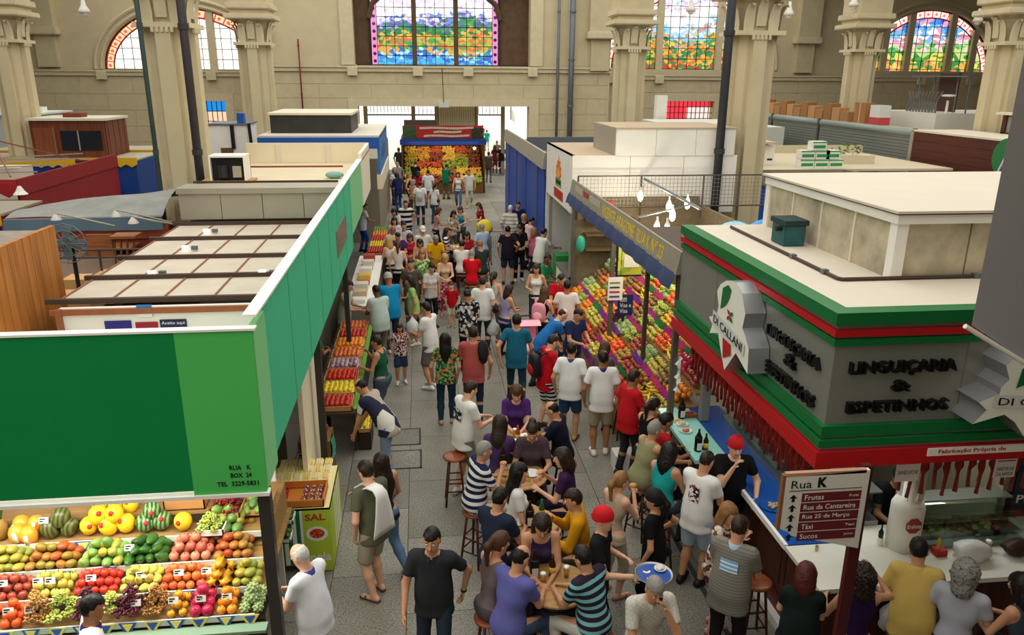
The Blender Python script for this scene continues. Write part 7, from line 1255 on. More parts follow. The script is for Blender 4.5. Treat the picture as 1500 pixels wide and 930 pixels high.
def body_mesh(pose, sex, fat, near, J):
    fem = sex == 'f'; h = .02 if near else .034; hh = .0085 if near else .016; wr = [J['wr1'], J['wr-1']]
    A = np.array([J[k] for k in J if k[:2] in ('wr', 'el', 'kn', 'an', 'hp', 'sh')]+[J['crown'], J['P']]); lo = A.min(0)-.2; hi = A.max(0)+.2; lo[2] = max(lo[2], -.01); hi[2] = J['crown'][2]+.03
    hc, hl, hf, hu = J['head'], J['hl'], J['hf'], J['hu']; f = Fld(lo, hi, h, [(hc, .13, hh)]); B3 = (hl, hf, hu)
    trunk(f, J, fem, 0, fat); f.cone(J['neck']-J['up']*.03, hc-hu*.06-hf*.01, .056 if not fem else .047, .05 if not fem else .043, .03)
    for s in (1, -1):
        r = .9 if fem else 1.
        f.cone(J['sh%d' % s], J['el%d' % s], .05*r*(1+fat*.15), .038*r, .03); f.cone(J['el%d' % s], J['wr%d' % s], .039*r, .025*r, .02)
        d = J['wr%d' % s]-J['el%d' % s]; d /= np.linalg.norm(d); n = J['laT']*-s*.7+J['fwT']*.2-np.array([0, 0, .5]); n = n-d*(n@d); n /= np.linalg.norm(n); J['hd%d' % s] = (d, n)
        f.cone(J['wr%d' % s], J['wr%d' % s]+d*.075, .026, .036, .015, n, .5)
        f.cone(J['hp%d' % s], J['kn%d' % s], .083*(1+fat*.1), .053, .03); f.cone(J['kn%d' % s], J['kn%d' % s]*.62+J['an%d' % s]*.38, .052, .055, .03); f.cone(J['kn%d' % s]*.62+J['an%d' % s]*.38, J['an%d' % s], .053, .034, .03)
        an, ft = J['an%d' % s], J['ft%d' % s]; f.cone(an-ft*.04-np.array([0, 0, .035]), an+ft*.15-np.array([0, 0, .05]), .034, .026, .03)
    f.ell(hc+hu*.015, B3, (.074, .093, .1), .02); f.ell(hc+hf*.022-hu*.058, B3, (.056 if not fem else .052, .066, .064), .035)
    f.ell(hc+hf*.064-hu*.098, B3, (.024, .02, .02), .03)
    for s in (1, -1): f.ell(hc+hl*s*.031+hf*.098+hu*.006, B3, (.021, .014, .014), .012, True); f.ell(hc+hl*s*.076-hf*.006-hu*.012, B3, (.011, .022, .033), .008)
    f.cone(hc+hf*.089+hu*.012, hc+hf*.11-hu*.03, .008, .0135, .012); f.cone(hc+hl*-.017+hf*.083-hu*.066, hc+hl*.017+hf*.083-hu*.066, .009, .009, .012)
    V, F_ = f.mesh(); C = V[F_].mean(1)-hc; cl, cf, cu = C@hl, C@hf, C@hu
    M = np.zeros(len(F_), int); M[(np.abs(cl) < .025) & (cf > .075) & (np.abs(cu+.066) < .009)] = 3
    b = MB(); b.v = [tuple(p) for p in V]; b.f = [tuple(map(int, q)) for q in F_]; b.m = [int(q) for q in M]
    for s in (1, -1):
        e = hc+hl*s*.031+hf*.084+hu*.006; b.ball(e, .0125, 8, 6, 1); b.ball(e+hf*.0085, .006, 6, 4, 2)
        q = hc+hu*.027+hl*s*.032+hf*.0925; b.obox(q, hl*.013, hf*.003, hu*.0022, 2)
        d, n = J['hd%d' % s]; sp = np.cross(d, n); w = J['wr%d' % s]
        for i, (o, L) in enumerate(((-.026, .066), (-.009, .078), (.009, .073), (.025, .056))):
            base = w+d*.085+sp*o; b.tube([base-d*.02, base+d*L*.38+n*.006, base+d*L*.7+n*L*.3, base+d*L*.8+n*L*.62], [.0095, .009, .008, .0065], 6 if near else 4)
        th = J['fwT']*1.0; th = sp*(1 if sp@th > 0 else -1); base = w+d*.03+th*.026; b.tube([base-th*.012, base+th*.02+d*.022+n*.008, base+th*.026+d*.05+n*.022], [.012, .011, .008], 6 if near else 4)
    return b
def top_mesh(kind, pose, sex, fat, near, J):
    fem = sex == 'f'; h = .02 if near else .032; H = HN; P, up, fw = J['P'], J['up'], J['fw']; base = kind.split('_')[0]
    long_ = base in ('long', 'jacket'); sl = {'tee': .62, 'polo': .68, 'tank': 0, 'long': 1., 'dress': 0 if 'tank' in kind else .5, 'jacket': 1., 'halter': 0, 'shirt': .72}[base]
    e = {'tee': .015, 'polo': .016, 'shirt': .02, 'tank': .011 if fem else .016, 'long': .016, 'dress': .012, 'jacket': .025, 'halter': .009}[base]+(0 if not fem else -.004)
    A = np.array([J['sh1'], J['sh-1'], J['el1'], J['el-1'], J['wr1'], J['wr-1'], P, J['neck']]+([J['kn1'], J['kn-1']] if base == 'dress' else [])); lo = A.min(0)-.22; hi = A.max(0)+.22; lo[2] = max(0, P[2]-(.2 if base != 'dress' else .5)); f = Fld(lo, hi, h)
    low = {'tank': .07, 'halter': .05, 'dress': .1}.get(base, .13 if not fem else .09); trunk(f, J, fem, e, fat, .05, 0 if J['sit'] else low*.6, 1.0 if fem else 1.06)
    if not J['sit']:
        lx = np.array([1., 0, 0])*.042; hr = (.112 if fem else .112)*(1+.2*fat)+e+.02; f.cone(P-np.array([0, 0, low])-lx, P-np.array([0, 0, low])+lx, hr, hr, .05, fw, .88)
        if base not in ('tank', 'halter', 'dress') or not fem: f.cone(P+up*.06-lx*.8, P+up*.06+lx*.8, hr*.97, hr*.97, .06, fw, .86); f.cone(P+up*.19-lx*.8, P+up*.19+lx*.8, hr*.95, hr*.95, .06, fw, .84)
    if base == 'dress':
        for s in (1, -1): f.cone(J['hp%d' % s], J['kn%d' % s], .11, .1, .09)
    for s in (1, -1):
        a, b_ = J['sh%d' % s], J['el%d' % s]; d = b_-a; L = np.linalg.norm(d); d /= L; r = .9 if fem else 1.
        if sl > 0:
            lo_ = min(sl, 1.)*L; c = a+d*lo_
            if long_: f.cone(a, b_, .052*r+e, .044*r+e*.7, .03); f.cone(b_, J['wr%d' % s], .044*r+e*.7, .031*r+e*.5, .03)
            else: f.cone(a, b_, .052*r+e*.6, .05*r+e*.6, .03, cut=c, cutn=d)
    bot = P-up*(low if not J['sit'] else .07)
    if base == 'dress': f.keep(lambda Q: -(Q-(P-up*.42 if not J['sit'] else P-up*.12))@np.array([0, 0, 1.]))
    elif J['sit']: f.keep(lambda Q: -(Q-bot)@up)
    else: f.keep(lambda Q: P[2]-low-Q[..., 2])
    nk = J['neck']; B3 = (J['laT'], J['fwT'], up)
    if base in ('tank', 'halter'):
        f.ell(nk+up*.015+fw*.02, B3, (.085, .1, .085), .012, True)
        for s in (1, -1): f.ell(J['sh%d' % s]+J['laT']*s*.045+up*.005, B3, (.075 if base == 'tank' else .095, .2, .1), .015, True)
    else: f.ell(nk+up*.03+fw*.015, B3, (.068 if base != 'dress' else .09, .078 if not fem else .095, .062), .012, True)
    V, F_ = f.mesh(); b = MB(); b.v = [tuple(p) for p in V]; b.f = [tuple(map(int, q)) for q in F_]; b.m = [0]*len(F_); return b
def collar_mesh(J):
    b = MB(); nk = J['neck']+J['up']*.0; l, f, u = J['laT'], J['fwT'], J['up']; n = 14; P = []
    for (r, z) in ((.083, -.025), (.078, .004), (.064, .024)): P.append([nk+l*r*math.cos(a)+f*(r*1.02*math.sin(a)+.006)+u*(z-.018*max(0, math.sin(a))) for a in [math.pi*.5+.16+(2*math.pi-.32)*k/n for k in range(n+1)]])
    b.sheet(P); return b
def bottom_mesh(kind, pose, sex, fat, near, J):
    fem = sex == 'f'; h = .02 if near else .032; H = HN; P, up = J['P'], J['up']; z = np.array([0, 0, 1.]); la = np.array([1., 0, 0])
    A = np.array([J[k] for k in J if k[:2] in ('kn', 'an', 'hp')]+[P]); lo = A.min(0)-.17; hi = A.max(0)+.17; hi[2] = max(hi[2], P[2]+.13); lo[2] = max(lo[2], 0.); f = Fld(lo, hi, h); g = 1+fat*.22; hw = (.116 if fem else .108)*g+.008
    f.cone(P-la*.045, P+la*.045, hw, hw, .05, J['fw'], .9); f.cone(P+up*.02, P+up*.07*H, hw, hw*.94, .05, J['fw'], .85)
    for s in (1, -1):
        hp, kn, an = J['hp%d' % s], J['kn%d' % s], J['an%d' % s]; d1 = (kn-hp)/np.linalg.norm(kn-hp); d2 = (an-kn)/np.linalg.norm(an-kn)
        if kind == 'pants': f.cone(hp, kn, .09*g, .064, .04); f.cone(kn, an, .062, .054, .03, cut=an-d2*.0, cutn=d2)
        elif kind == 'slim': f.cone(hp, kn, .09, .064, .03); f.cone(kn, kn*.6+an*.4, .064, .064, .03); f.cone(kn*.6+an*.4, an, .064, .046, .03, cut=an, cutn=d2)
        elif kind == 'shorts': f.cone(hp, kn+d1*.03, .096*g, .088, .035, cut=kn-d1*.02, cutn=d1)
        elif kind == 'capri': f.cone(hp, kn, .09, .066, .03); f.cone(kn, an, .064, .056, .03, cut=kn*.45+an*.55, cutn=d2)
        elif kind == 'skirt': f.cone(hp, kn, .1, .1, .12, cut=kn-d1*.05, cutn=d1)
        elif kind == 'longskirt': f.cone(hp, kn, .1, .1, .12); f.cone(kn, an, .1, .11, .14, cut=an-d2*.1, cutn=d2)
    wst = P+up*.035*H; f.keep(lambda Q: (Q-wst)@up)
    V, F_ = f.mesh(); b = MB(); b.v = [tuple(p) for p in V]; b.f = [tuple(map(int, q)) for q in F_]; b.m = [0]*len(F_); return b
def shoe_mesh(J, s, kind, near):
    an, ft = J['an%d' % s], J['ft%d' % s]; z = np.array([0, 0, 1.]); f = Fld(an-np.array([.14, .14, .09])-np.abs(ft)*.0, an+np.array([.14, .14, .09])+np.array([.1, .14, 0]), .014 if near else .022)
    a = an-ft*.045-z*.04; b_ = an+ft*.16-z*.052
    if kind == 'shoe': f.cone(a, b_, .043, .036, .03); f.cone(an-z*.0, an+ft*.06-z*.03, .042, .04, .03); f.keep(lambda Q: (Q-(an+z*.035))@z)
    else: f.cone(a, b_, .043, .036, .03); f.keep(lambda Q: (Q-(an-z*.055))@z); f.cone(an+ft*.1-z*.03-np.cross(ft, z)*.035, an+ft*.1-z*.03+np.cross(ft, z)*.035, .012, .012, .01)
    f.keep(lambda Q: -(Q-(an-z*.0765))@z); V, F_ = f.mesh(); b = MB(); b.v = [tuple(p) for p in V]; b.f = [tuple(map(int, q)) for q in F_]; b.m = [0]*len(F_); return b
def hair_mesh(kind, J, near):
    hc, hl, hf, hu = J['head'], J['hl'], J['hf'], J['hu']; up, fw = J['up'], J['fwT']; B3 = (hl, hf, hu); f = Fld(hc-np.array([.24, .26, .5]), hc+np.array([.24, .24, .2]), .0125 if near else .02); thick = {'short': 0, 'buzz': -.004, 'balding': -.004, 'curly': .025, 'afro': .04}.get(kind, .004)
    f.ell(hc+hu*.018-hf*.004, B3, (.081+thick, .1+thick, .107+thick), .02)
    if kind in ('long', 'bob', 'half'):
        L = {'long': .34, 'bob': .17, 'half': .24}[kind]; f.cone(hc-hf*.05+hu*.02, hc-hf*.085-up*L*.55-hu*.02, .085, .085, .05, hf, .6); f.cone(hc-hf*.085-up*L*.55, hc-fw*.09-up*L, .085, .06, .05, fw, .5)
        for s in (1, -1): f.cone(hc+hl*s*.075+hu*.02, hc+hl*s*.08-hf*.02-up*min(L, .2)*.85, .026, .028, .03)
    if kind == 'pony': f.cone(hc-hf*.1+hu*.04, hc-hf*.15-up*.05, .03, .035, .03); f.cone(hc-hf*.15-up*.05, hc-hf*.13-up*.24, .035, .018, .03)
    if kind == 'bun': f.ell(hc-hf*.07+hu*.11, B3, (.045, .045, .04), .03)
    if kind == 'curly': f.cone(hc-hf*.04, hc-hf*.07-up*.12, .1, .09, .05)
    low = {'short': -.075, 'buzz': -.07, 'balding': -.08, 'curly': -.3, 'afro': -.09, 'bun': -.085, 'pony': -.4}.get(kind, -.6)
    def kp(Q):
        q = Q-hc; a, c, u = np.abs(q@hl), q@hf, q@hu
        top = u-(.058 if kind != 'balding' else .2)+c*.25; back = -(c-.012-.22*u) if kind in ('short', 'buzz', 'balding', 'pony', 'bun') else -(c-.03-.15*u); k = np.maximum(top, back)
        if kind == 'balding': k = np.minimum(k, .085-u-.35*np.maximum(0, c+.06)+np.maximum(0, a-.05)*.5)
        return np.maximum(-k, low-u+np.maximum(0, c)*.4)
    f.keep(kp); V, F_ = f.mesh()
    if kind in ('curly', 'afro') or near: r = np.random.default_rng(3); V = V+r.normal(0, .006 if kind in ('curly', 'afro') else .0018, V.shape)
    b = MB(); b.v = [tuple(p) for p in V]; b.f = [tuple(map(int, q)) for q in F_]; b.m = [0]*len(F_); return b
def hat_mesh(kind, J):
    hc, hl, hf, hu = J['head'], J['hl'], J['hf'], J['hu']; b = MB(); P = []; n = 20
    for i in range(7):
        a = i/6*math.pi/2; P.append([hc+hu*(.035+.1*math.sin(a))+(hl*.09*math.cos(t)+hf*(.108*math.sin(t)-.004))*max(.01, math.cos(a)) for t in [2*math.pi*k/n for k in range(n+1)]])
    P.insert(0, [hc+hu*(.018-.03*(1-math.sin(t))*.7)+hl*.09*math.cos(t)+hf*(.108*math.sin(t)-.004) for t in [2*math.pi*k/n for k in range(n+1)]]); b.sheet(P)
    if kind == 'cap': Q = [[hc+hu*(.032-.012*r)+hl*(.075*math.cos(t))*1.0+hf*(.1*math.sin(t)+.075*r*math.sin(t)) for t in [math.pi*(.12+.76*k/8) for k in range(9)]] for r in (0, .5, 1)]; b.sheet(Q)
    else:
        k = hc-hf*.105+hu*.005; b.ball(k, .022, 8, 6)
        for s in (1, -1): b.sheet([[k+hl*s*(.01+.02*i)-hf*.012*i-hu*(.03*i)+hl*.015*j for j in (-1, 0, 1)] for i in range(4)])
    return b
PC = {}
def cached(key, fn):
    if key not in PC: PC[key] = fn()
    return PC[key]
SKIN = [mat(c, .5, spec=.3, name='skin') for c in ('dba98a', 'c48f6c', 'a06c48', '6e452c')]; EYEW = mat('e8e4dc', .3); EYED = mat('1c120c', .4); LIPM = [mat(c, .5) for c in ('b86a5e', 'a4605060'[:6], '84493a', '5a3024')]
HAIRC = dict(black=mat('17120f', .45), dark=mat('2a1c14', .45), brown=mat('4a2e1c', .5), light=mat('8a6238', .5), blond=mat('b48c4c', .5), grey=mat('8a8680', .6), white=mat('c8c6c0', .6), red=mat('4c1a14', .45))
def cloth(s):
    if isinstance(s, str): return mat(s, .85, var=.06, scale=9, spec=.12, name='cloth')
    if s[0] == 's': return stripes(*s[1:])
    if s[0] == 'p': return patches(list(s[1]), s[2] if len(s) > 2 else 16)
    if s[0] == 'c': return check(*s[1:])
DOBJ = {}
def slot(o, i, m): o.material_slots[i].link = 'OBJECT'; o.material_slots[i].material = m
NPEOPLE = [0]
def person(u, v, H, head, pose, sex, skin, hair, top, bottom, shoe, label, fat=0., hat=None, collar=None, flip=False, pos=None, acc=None):
    J = cached(('J', pose, sex), lambda: skeleton(pose, sex)); sc = H/HN if not J['sit'] else 1.; cr = J['crown']*sc; a = -math.radians(head)
    if pos is None:
        p = PZ(u, v, cr[2]+.01); off = np.array([cr[0]*math.cos(a)-cr[1]*math.sin(a), cr[0]*math.sin(a)+cr[1]*math.cos(a), 0]); base = p-off
    else: base = np.array([pos[0], pos[1], 0])
    for x0, x1, y0, y1, ax_, to in ((2.98, 4.9, 10.1, 17.6, 0, 2.98), (3.28, 7.4, 17.9, 32.2, 0, 3.26), (-1.7, -.9, 16.3, 26.1, 0, -.88), (-.95, 3.3, 39.75, 43, 1, 39.7), (-4.4, -1.3, 28, 38, 0, -1.25)):   # nobody stands inside a counter or a stall
        if x0 < base[0] < x1 and y0 < base[1] < y1: base[ax_] = to
    base[2] = 0; near = base[1] < 13.2; fatk = round(fat*2)/2
    t = thing('person', base, label, 'person', None, a); t.scale = (sc, sc, sc)
    def part(nm, key, fn, mats, smooth=True):
        me = cached(('mesh',)+key+(near,), lambda: fn().mesh(nm, [EYEW]*len(mats), smooth=smooth)); o = bpy.data.objects.new(nm, me); COL.objects.link(o); o.parent = t
        for i, m in enumerate(mats): slot(o, i, m)
        return o
    part('body', ('b', pose, sex, fatk), lambda: body_mesh(pose, sex, fatk, near, J), [SKIN[skin], EYEW, EYED, LIPM[skin]])
    tn = {'tee': 't_shirt', 'polo': 'polo_shirt', 'tank': 'tank_top', 'long': 'long_sleeved_top', 'dress': 'dress', 'jacket': 'jacket', 'halter': 'halter_top', 'shirt': 'shirt'}[top[0].split('_')[0]]
    ts = part(tn, ('t', top[0], pose, sex, fatk), lambda: top_mesh(top[0], pose, sex, fatk, near, J), [cloth(top[1])])
    if collar or top[0] in ('polo', 'shirt'): c = part('collar', ('co', pose, sex), lambda: collar_mesh(J), [cloth(collar or top[1])]); c.parent = ts
    if bottom: part({'pants': 'trousers', 'slim': 'jeans', 'shorts': 'shorts', 'capri': 'capri_trousers', 'skirt': 'skirt', 'longskirt': 'long_skirt'}[bottom[0]], ('bt', bottom[0], pose, sex, fatk), lambda: bottom_mesh(bottom[0], pose, sex, fatk, near, J), [cloth(bottom[1])])
    sk, scol = shoe if isinstance(shoe, tuple) else ('shoe', shoe)
    for s in (1, -1): part('shoe' if sk == 'shoe' else 'sandal', ('sh', sk, pose, sex, s), lambda: shoe_mesh(J, s, sk, near), [mat(scol, .5)])
    if hair[0] != 'none': part('hair', ('h', hair[0], pose, sex), lambda: hair_mesh(hair[0], J, near), [HAIRC[hair[1]]])
    if hat: part('cap' if hat[0] == 'cap' else 'bandana', ('hat', hat[0], pose, sex), lambda: hat_mesh(hat[0], J), [mat(hat[1], .7)])
    if J['sit']: stool(base[0]+.02, base[1], ' '.join(('bar stool under the seated '+label.replace('seated ', '')).split()[:16]), random.random())
    W = lambda k, o=(0, 0, 0): base+np.array((Matrix.Rotation(a, 3, 'Z') @ Vector(tuple((np.array(J[k])+np.array(o))*sc)))[:]); NPEOPLE[0] += 1
    return t, W, J, part
# ---------------------------------------------------------------- who stands where (head-top pixel, height, heading: 0 away, 90 right, 180 towards the viewer)
JEANS = '2c3c54'; DJ = '1c2534'; KH = '9a8e72'; BK = '141416'; NV = '1c2238'; WS = 'dedcd6'; LB = 'c8d0d8'
PE = {}
def pp(key, *a, **k): PE[key] = person(*a, **k); return PE[key]
# --- front edge
pp('vendor', 138, 870, 1.68, 60, 'front1', 'm', 2, ('short', 'black'), ('polo', 'e8e6e4'), ('pants', '2a2a32'), BK, 'vendor in a white polo shirt before the fruit at the lower left', .2, collar='3a2a6a')
pp('oldvendor', 432, 797, 1.66, -58, 'front', 'm', 0, ('balding', 'white'), ('tee', 'e6e8ec'), ('pants', '22263a'), BK, 'elderly vendor in a white uniform with violet collar beside the corner post', .4, collar='4a4aa0')
pp('towel', 532, 674, 1.74, -50, 'front1', 'm', 0, ('short', 'dark'), ('tee', '5c5c48'), ('shorts', 'a09680'), ('sandal', '4a2c20'), 'man in an olive shirt with a white towel over his shoulder', .2)
pp('cartwoman', 556, 663, 1.62, -38, 'walk', 'f', 1, ('long', 'dark'), ('tank', '2a2422'), ('slim', '5a7494'), 'd8d4cc', 'woman with long dark hair reaching towards the cut fruit cart')
pp('blackman', 632, 774, 1.76, 186, 'walk', 'm', 1, ('short', 'black'), ('polo', '2c2e31'), ('pants', '2a3442'), BK, 'man in a dark charcoal polo shirt walking towards the viewer', .2)
# --- around the near tables
pp('gazman', 694, 558, 1.78, 62, 'front', 'm', 0, ('short', 'dark'), ('tee', 'e2e0da'), ('shorts', '7a756a'), 'd8d6d0', 'man in a white shirt with a back print standing at the farthest near table', .2)
pp('purple1', 757, 567, 1.6, 184, 's_table', 'f', 0, ('half', 'brown'), ('tee', '4a2a68'), ('pants', '2a2a34'), BK, 'seated woman in a purple shirt facing the viewer')
pp('purple2', 734, 607, 1.6, 20, 's_front', 'f', 1, ('long', 'dark'), ('tee', '46305a'), ('slim', DJ), BK, 'seated woman with long dark hair in a purple top, seen from behind')
pp('navyseat', 804, 588, 1.7, -62, 's_table', 'm', 1, ('balding', 'black'), ('tee', '171a2c'), ('pants', '1c2030'), BK, 'seated balding man in a navy shirt at the right of the table', .5)
pp('bunwoman', 780, 621, 1.6, 188, 's_front', 'f', 1, ('bun', 'dark'), ('shirt', '4a3a40'), ('pants', '2a2a30'), BK, 'seated woman with a hair bun and a dark patterned blouse')
pp('stripeman', 712, 646, 1.72, 72, 's_eat', 'm', 1, ('short', 'grey'), ('polo', ('s', '1c2244', 'dcdad4', .085, .52)), ('pants', 'c8c0b0'), 'b8b0a0', 'seated man in a navy and white striped polo shirt', .3)
pp('whiteblouse', 763, 678, 1.62, 80, 's_rest', 'f', 0, ('long', 'black'), ('tee', 'd8d4d0'), ('longskirt', ('s', 'a84848', 'd8d0cc', .06, .5)), BK, 'seated woman with long black hair in a white blouse')
pp('purple3', 820, 656, 1.62, -70, 's_eat', 'f', 0, ('bob', 'dark'), ('tee', '3c2048'), ('pants', '241a2c'), BK, 'seated woman with bobbed hair in a deep purple shirt eating')
pp('navytee', 736, 713, 1.72, 42, 's_front', 'm', 1, ('short', 'black'), ('tee', '222a3c'), ('pants', '22283a'), BK, 'seated man in a dark navy t-shirt bending over the table', .2)
pp('yellowboy', 836, 716, 1.45, -80, 's_eat', 'm', 1, ('short', 'dark'), ('long', 'c88c14'), ('pants', '4a4034'), '6a5a4a', 'seated boy in a yellow sweater eating')
pp('halter', 795, 759, 1.6, 182, 's_table', 'f', 1, ('half', 'dark'), ('halter', '3a2a4a'), ('slim', '2a3a5a'), BK, 'seated woman in a dark halter top facing the viewer')
pp('ponytail', 738, 778, 1.62, 62, 's_front', 'f', 1, ('pony', 'brown'), ('tank', '6a5c5c'), ('pants', '4a4244'), BK, 'seated woman with a brown ponytail in a mauve tank top')
pp('bluetee', 768, 798, 1.74, 48, 's_table', 'm', 1, ('balding', 'black'), ('tee', '5c5c98'), ('pants', '3c4c64'), BK, 'seated man in a blue violet t-shirt holding a beer', .4)
pp('turqstripe', 848, 798, 1.74, -38, 's_table', 'm', 1, ('short', 'black'), ('polo', ('s', '2c2030', '74b4b4', .075, .55)), ('pants', 'c8c4bc'), 'b8b4ac', 'seated man in a turquoise and black striped polo shirt', .4)
pp('waiter', 886, 743, 1.74, 110, 'hold', 'm', 0, ('none', ''), ('tee', '1a1a1c'), ('pants', '121214'), 'c8c4bc', 'waiter in black with a red bandana carrying a blue tray', .1, hat=('bandana', 'c4121c'))
pp('beigewoman', 912, 690, 1.62, 60, 'eat', 'f', 0, ('pony', 'light'), ('tank', 'b8a890'), ('capri', 'b4a68c'), ('sandal', '8a6248'), 'woman in a beige top with tied light brown hair eating')
pp('blackcap', 958, 716, 1.64, -55, 'hip', 'f', 1, ('pony', 'black'), ('tee', '161618'), ('slim', '141416'), BK, 'woman dressed in black with a black shoulder bag, seen from behind', .1, hat=('bandana', '141416'))
pp('phoneman', 963, 850, 1.7, 176, 's_phone', 'm', 1, ('short', 'grey'), ('shirt', ('c', 'b8b4a8', 'c8c4ba', 36)), ('pants', '6a645a'), '3a3230', 'grey haired man in a checked shirt holding a phone to his ear', .2)
pp('argman', 1088, 754, 1.76, 42, 'front', 'm', 1, ('short', 'dark'), ('polo', ('s', '6e6a62', '807c72', .03, .5)), ('pants', '221e20'), BK, 'man in a grey polo with a light blue patch on the back', .3, collar='a8c0d8')
pp('printwoman', 1073, 739, 1.62, 140, 'eat', 'f', 0, ('half', 'light'), ('tee', ('p', ('4a3228', 'c8b8a4', '7a4a3a', 'e0d8cc'), 22)), ('skirt', ('p', ('4a3228', 'c8b8a4', '7a4a3a'), 22)), ('sandal', 'b0486a'), 'woman with light brown hair in a printed dress eating at the counter')
pp('whiteprint', 1040, 660, 1.74, 52, 'front', 'm', 1, ('buzz', 'dark'), ('tee', 'e4e2de'), ('shorts', 'a8bccc'), '1a1a1c', 'man in a white shirt with a back print and pale blue shorts', .2)
pp('waiter2', 1080, 640, 1.76, 190, 'chin', 'm', 0, ('none', ''), ('tee', '161517'), ('pants', '141416'), BK, 'waiter with a red bandana leaning by the blue counter', .1, hat=('bandana', 'c0141c'))
pp('turqtank', 985, 648, 1.6, 52, 's_front', 'f', 1, ('half', 'black'), ('tank', '1f9a98'), ('pants', '3a3a40'), BK, 'seated woman in a turquoise tank top at the counter', .5)
pp('khakivest', 962, 616, 1.7, 72, 's_reach', 'm', 1, ('short', 'grey'), ('tank', '8a8764'), ('shorts', '8a7c60'), BK, 'seated older man in a khaki vest reaching to his bottle', .6)
pp('redseat', 981, 604, 1.68, 78, 's_front', 'm', 2, ('short', 'black'), ('tee', 'b01c24'), ('pants', DJ), BK, 'seated man in red behind the khaki vest man')
pp('blacktank', 962, 583, 1.64, 62, 'front', 'f', 1, ('pony', 'dark'), ('tank', '181618'), ('slim', DJ), BK, 'woman in a black tank top at the far end of the counter')
pp('redfruit', 941, 541, 1.72, 62, 'front1', 'm', 2, ('short', 'dark'), ('tee', 'b81a22'), ('pants', '2a2a34'), BK, 'man in a red shirt choosing fruit beside the kiosk', .2)
pp('whitebeige', 884, 513, 1.76, 8, 'stand', 'm', 2, ('short', 'black'), ('polo', 'e2e0dc'), ('shorts', 'a2947a'), 'd8d4cc', 'man in a white polo and beige shorts seen from behind', .2, collar='2a3470')
pp('whitejean', 838, 501, 1.72, 20, 'stand', 'm', 1, ('short', 'black'), ('polo', 'e0e0de'), ('shorts', '2c4462'), ('sandal', '2a2220'), 'man in a white polo with a blue collar and denim shorts', .2, collar='3a4a8a')
pp('redpack', 815, 490, 1.74, 75, 'front', 'm', 0, ('short', 'dark'), ('tee', 'b81420'), ('shorts', ('s', '1c1c22', 'd8d6d2', .07, .5)), '3a3230', 'man in red with striped shorts and a backpack', .2)
pp('tealman', 757, 459, 1.78, 6, 'walk', 'm', 1, ('short', 'black'), ('tee', '1c5f78'), ('pants', '22384e'), '2a2a2c', 'man in a teal blue t-shirt and jeans walking away', .1)
pp('salmon', 693, 477, 1.78, 4, 'carry', 'm', 1, ('short', 'dark'), ('tee', 'a84f4a'), ('pants', '22303c'), BK, 'man in a salmon shirt with a dark jacket over his shoulder', .2)
pp('floralwoman', 652, 487, 1.66, 4, 'stand', 'f', 1, ('long', 'black'), ('tee', ('p', ('1f5a3a', '2f7a4a', 'c86a3a', '7fae6a', '16402c'), 26)), ('slim', '22364c'), ('sandal', '8a4a3a'), 'woman with long black hair in a green floral top')
pp('whiteeat', 622, 442, 1.75, -55, 'eat', 'm', 1, ('short', 'black'), ('tee', 'dcdad6'), ('shorts', '6a6660'), 'dcdad6', 'man in a white shirt and grey shorts eating in the aisle', .2)
pp('girl', 585, 474, 1.25, 172, 'stand', 'f', 1, ('half', 'dark'), ('tee', ('p', ('d8d4d0', '1c1c24', 'e4e0dc', 'c02a34'), 30)), ('shorts', '2c3c58'), 'd8d4d0', 'girl in a dotted shirt and denim shorts')
pp('greentank', 549, 491, 1.64, -70, 'eat', 'f', 1, ('short', 'dark'), ('tank', '1f5440'), ('skirt', '4a586a'), ('sandal', '5a3a2a'), 'woman in a dark green tank top and denim skirt', .3)
pp('bendman', 522, 556, 1.7, -62, 'bend', 'm', 1, ('balding', 'black'), ('polo', ('p', ('d8d4cc', '2a2c44', 'b0a494'), 5)), ('pants', '7a94ae'), ('sandal', '4a3428'), 'man bending over the left fruit trays', .1)
pp('greenvendor', 478, 492, 1.7, 40, 'front', 'm', 2, ('short', 'black'), ('tee', '157a44'), ('pants', '2a2a2e'), BK, 'vendor in a green shirt half hidden by the teal board', pos=(-2.05, 13.2))
pp('mintvendor', 514, 411, 1.74, 96, 'front', 'm', 1, ('short', 'black'), ('shirt', 'a9b8a4'), ('pants', '2a2a2e'), BK, 'vendor in a pale green open shirt behind the trays', .1)
pp('mintback', 549, 417, 1.74, -28, 'front', 'm', 3, ('buzz', 'black'), ('shirt', 'b4c4bc'), ('pants', '7a6f5c'), BK, 'dark skinned man in a pale green shirt buying at the trays', .4)
pp('cyanman', 567, 399, 1.8, -20, 'front', 'm', 2, ('none', ''), ('tee', '1587b8'), ('pants', '2c3e54'), 'c8c4bc', 'tall man in a bright blue shirt with a pale cap', .3, hat=('cap', 'a8a89c'))
pp('limewoman', 598, 404, 1.62, -100, 'front1', 'f', 1, ('bob', 'dark'), ('tee', '9ab86a'), ('capri', '6a6a5c'), 'd8d4cc', 'woman in a lime green top carrying white plastic bags', .3)
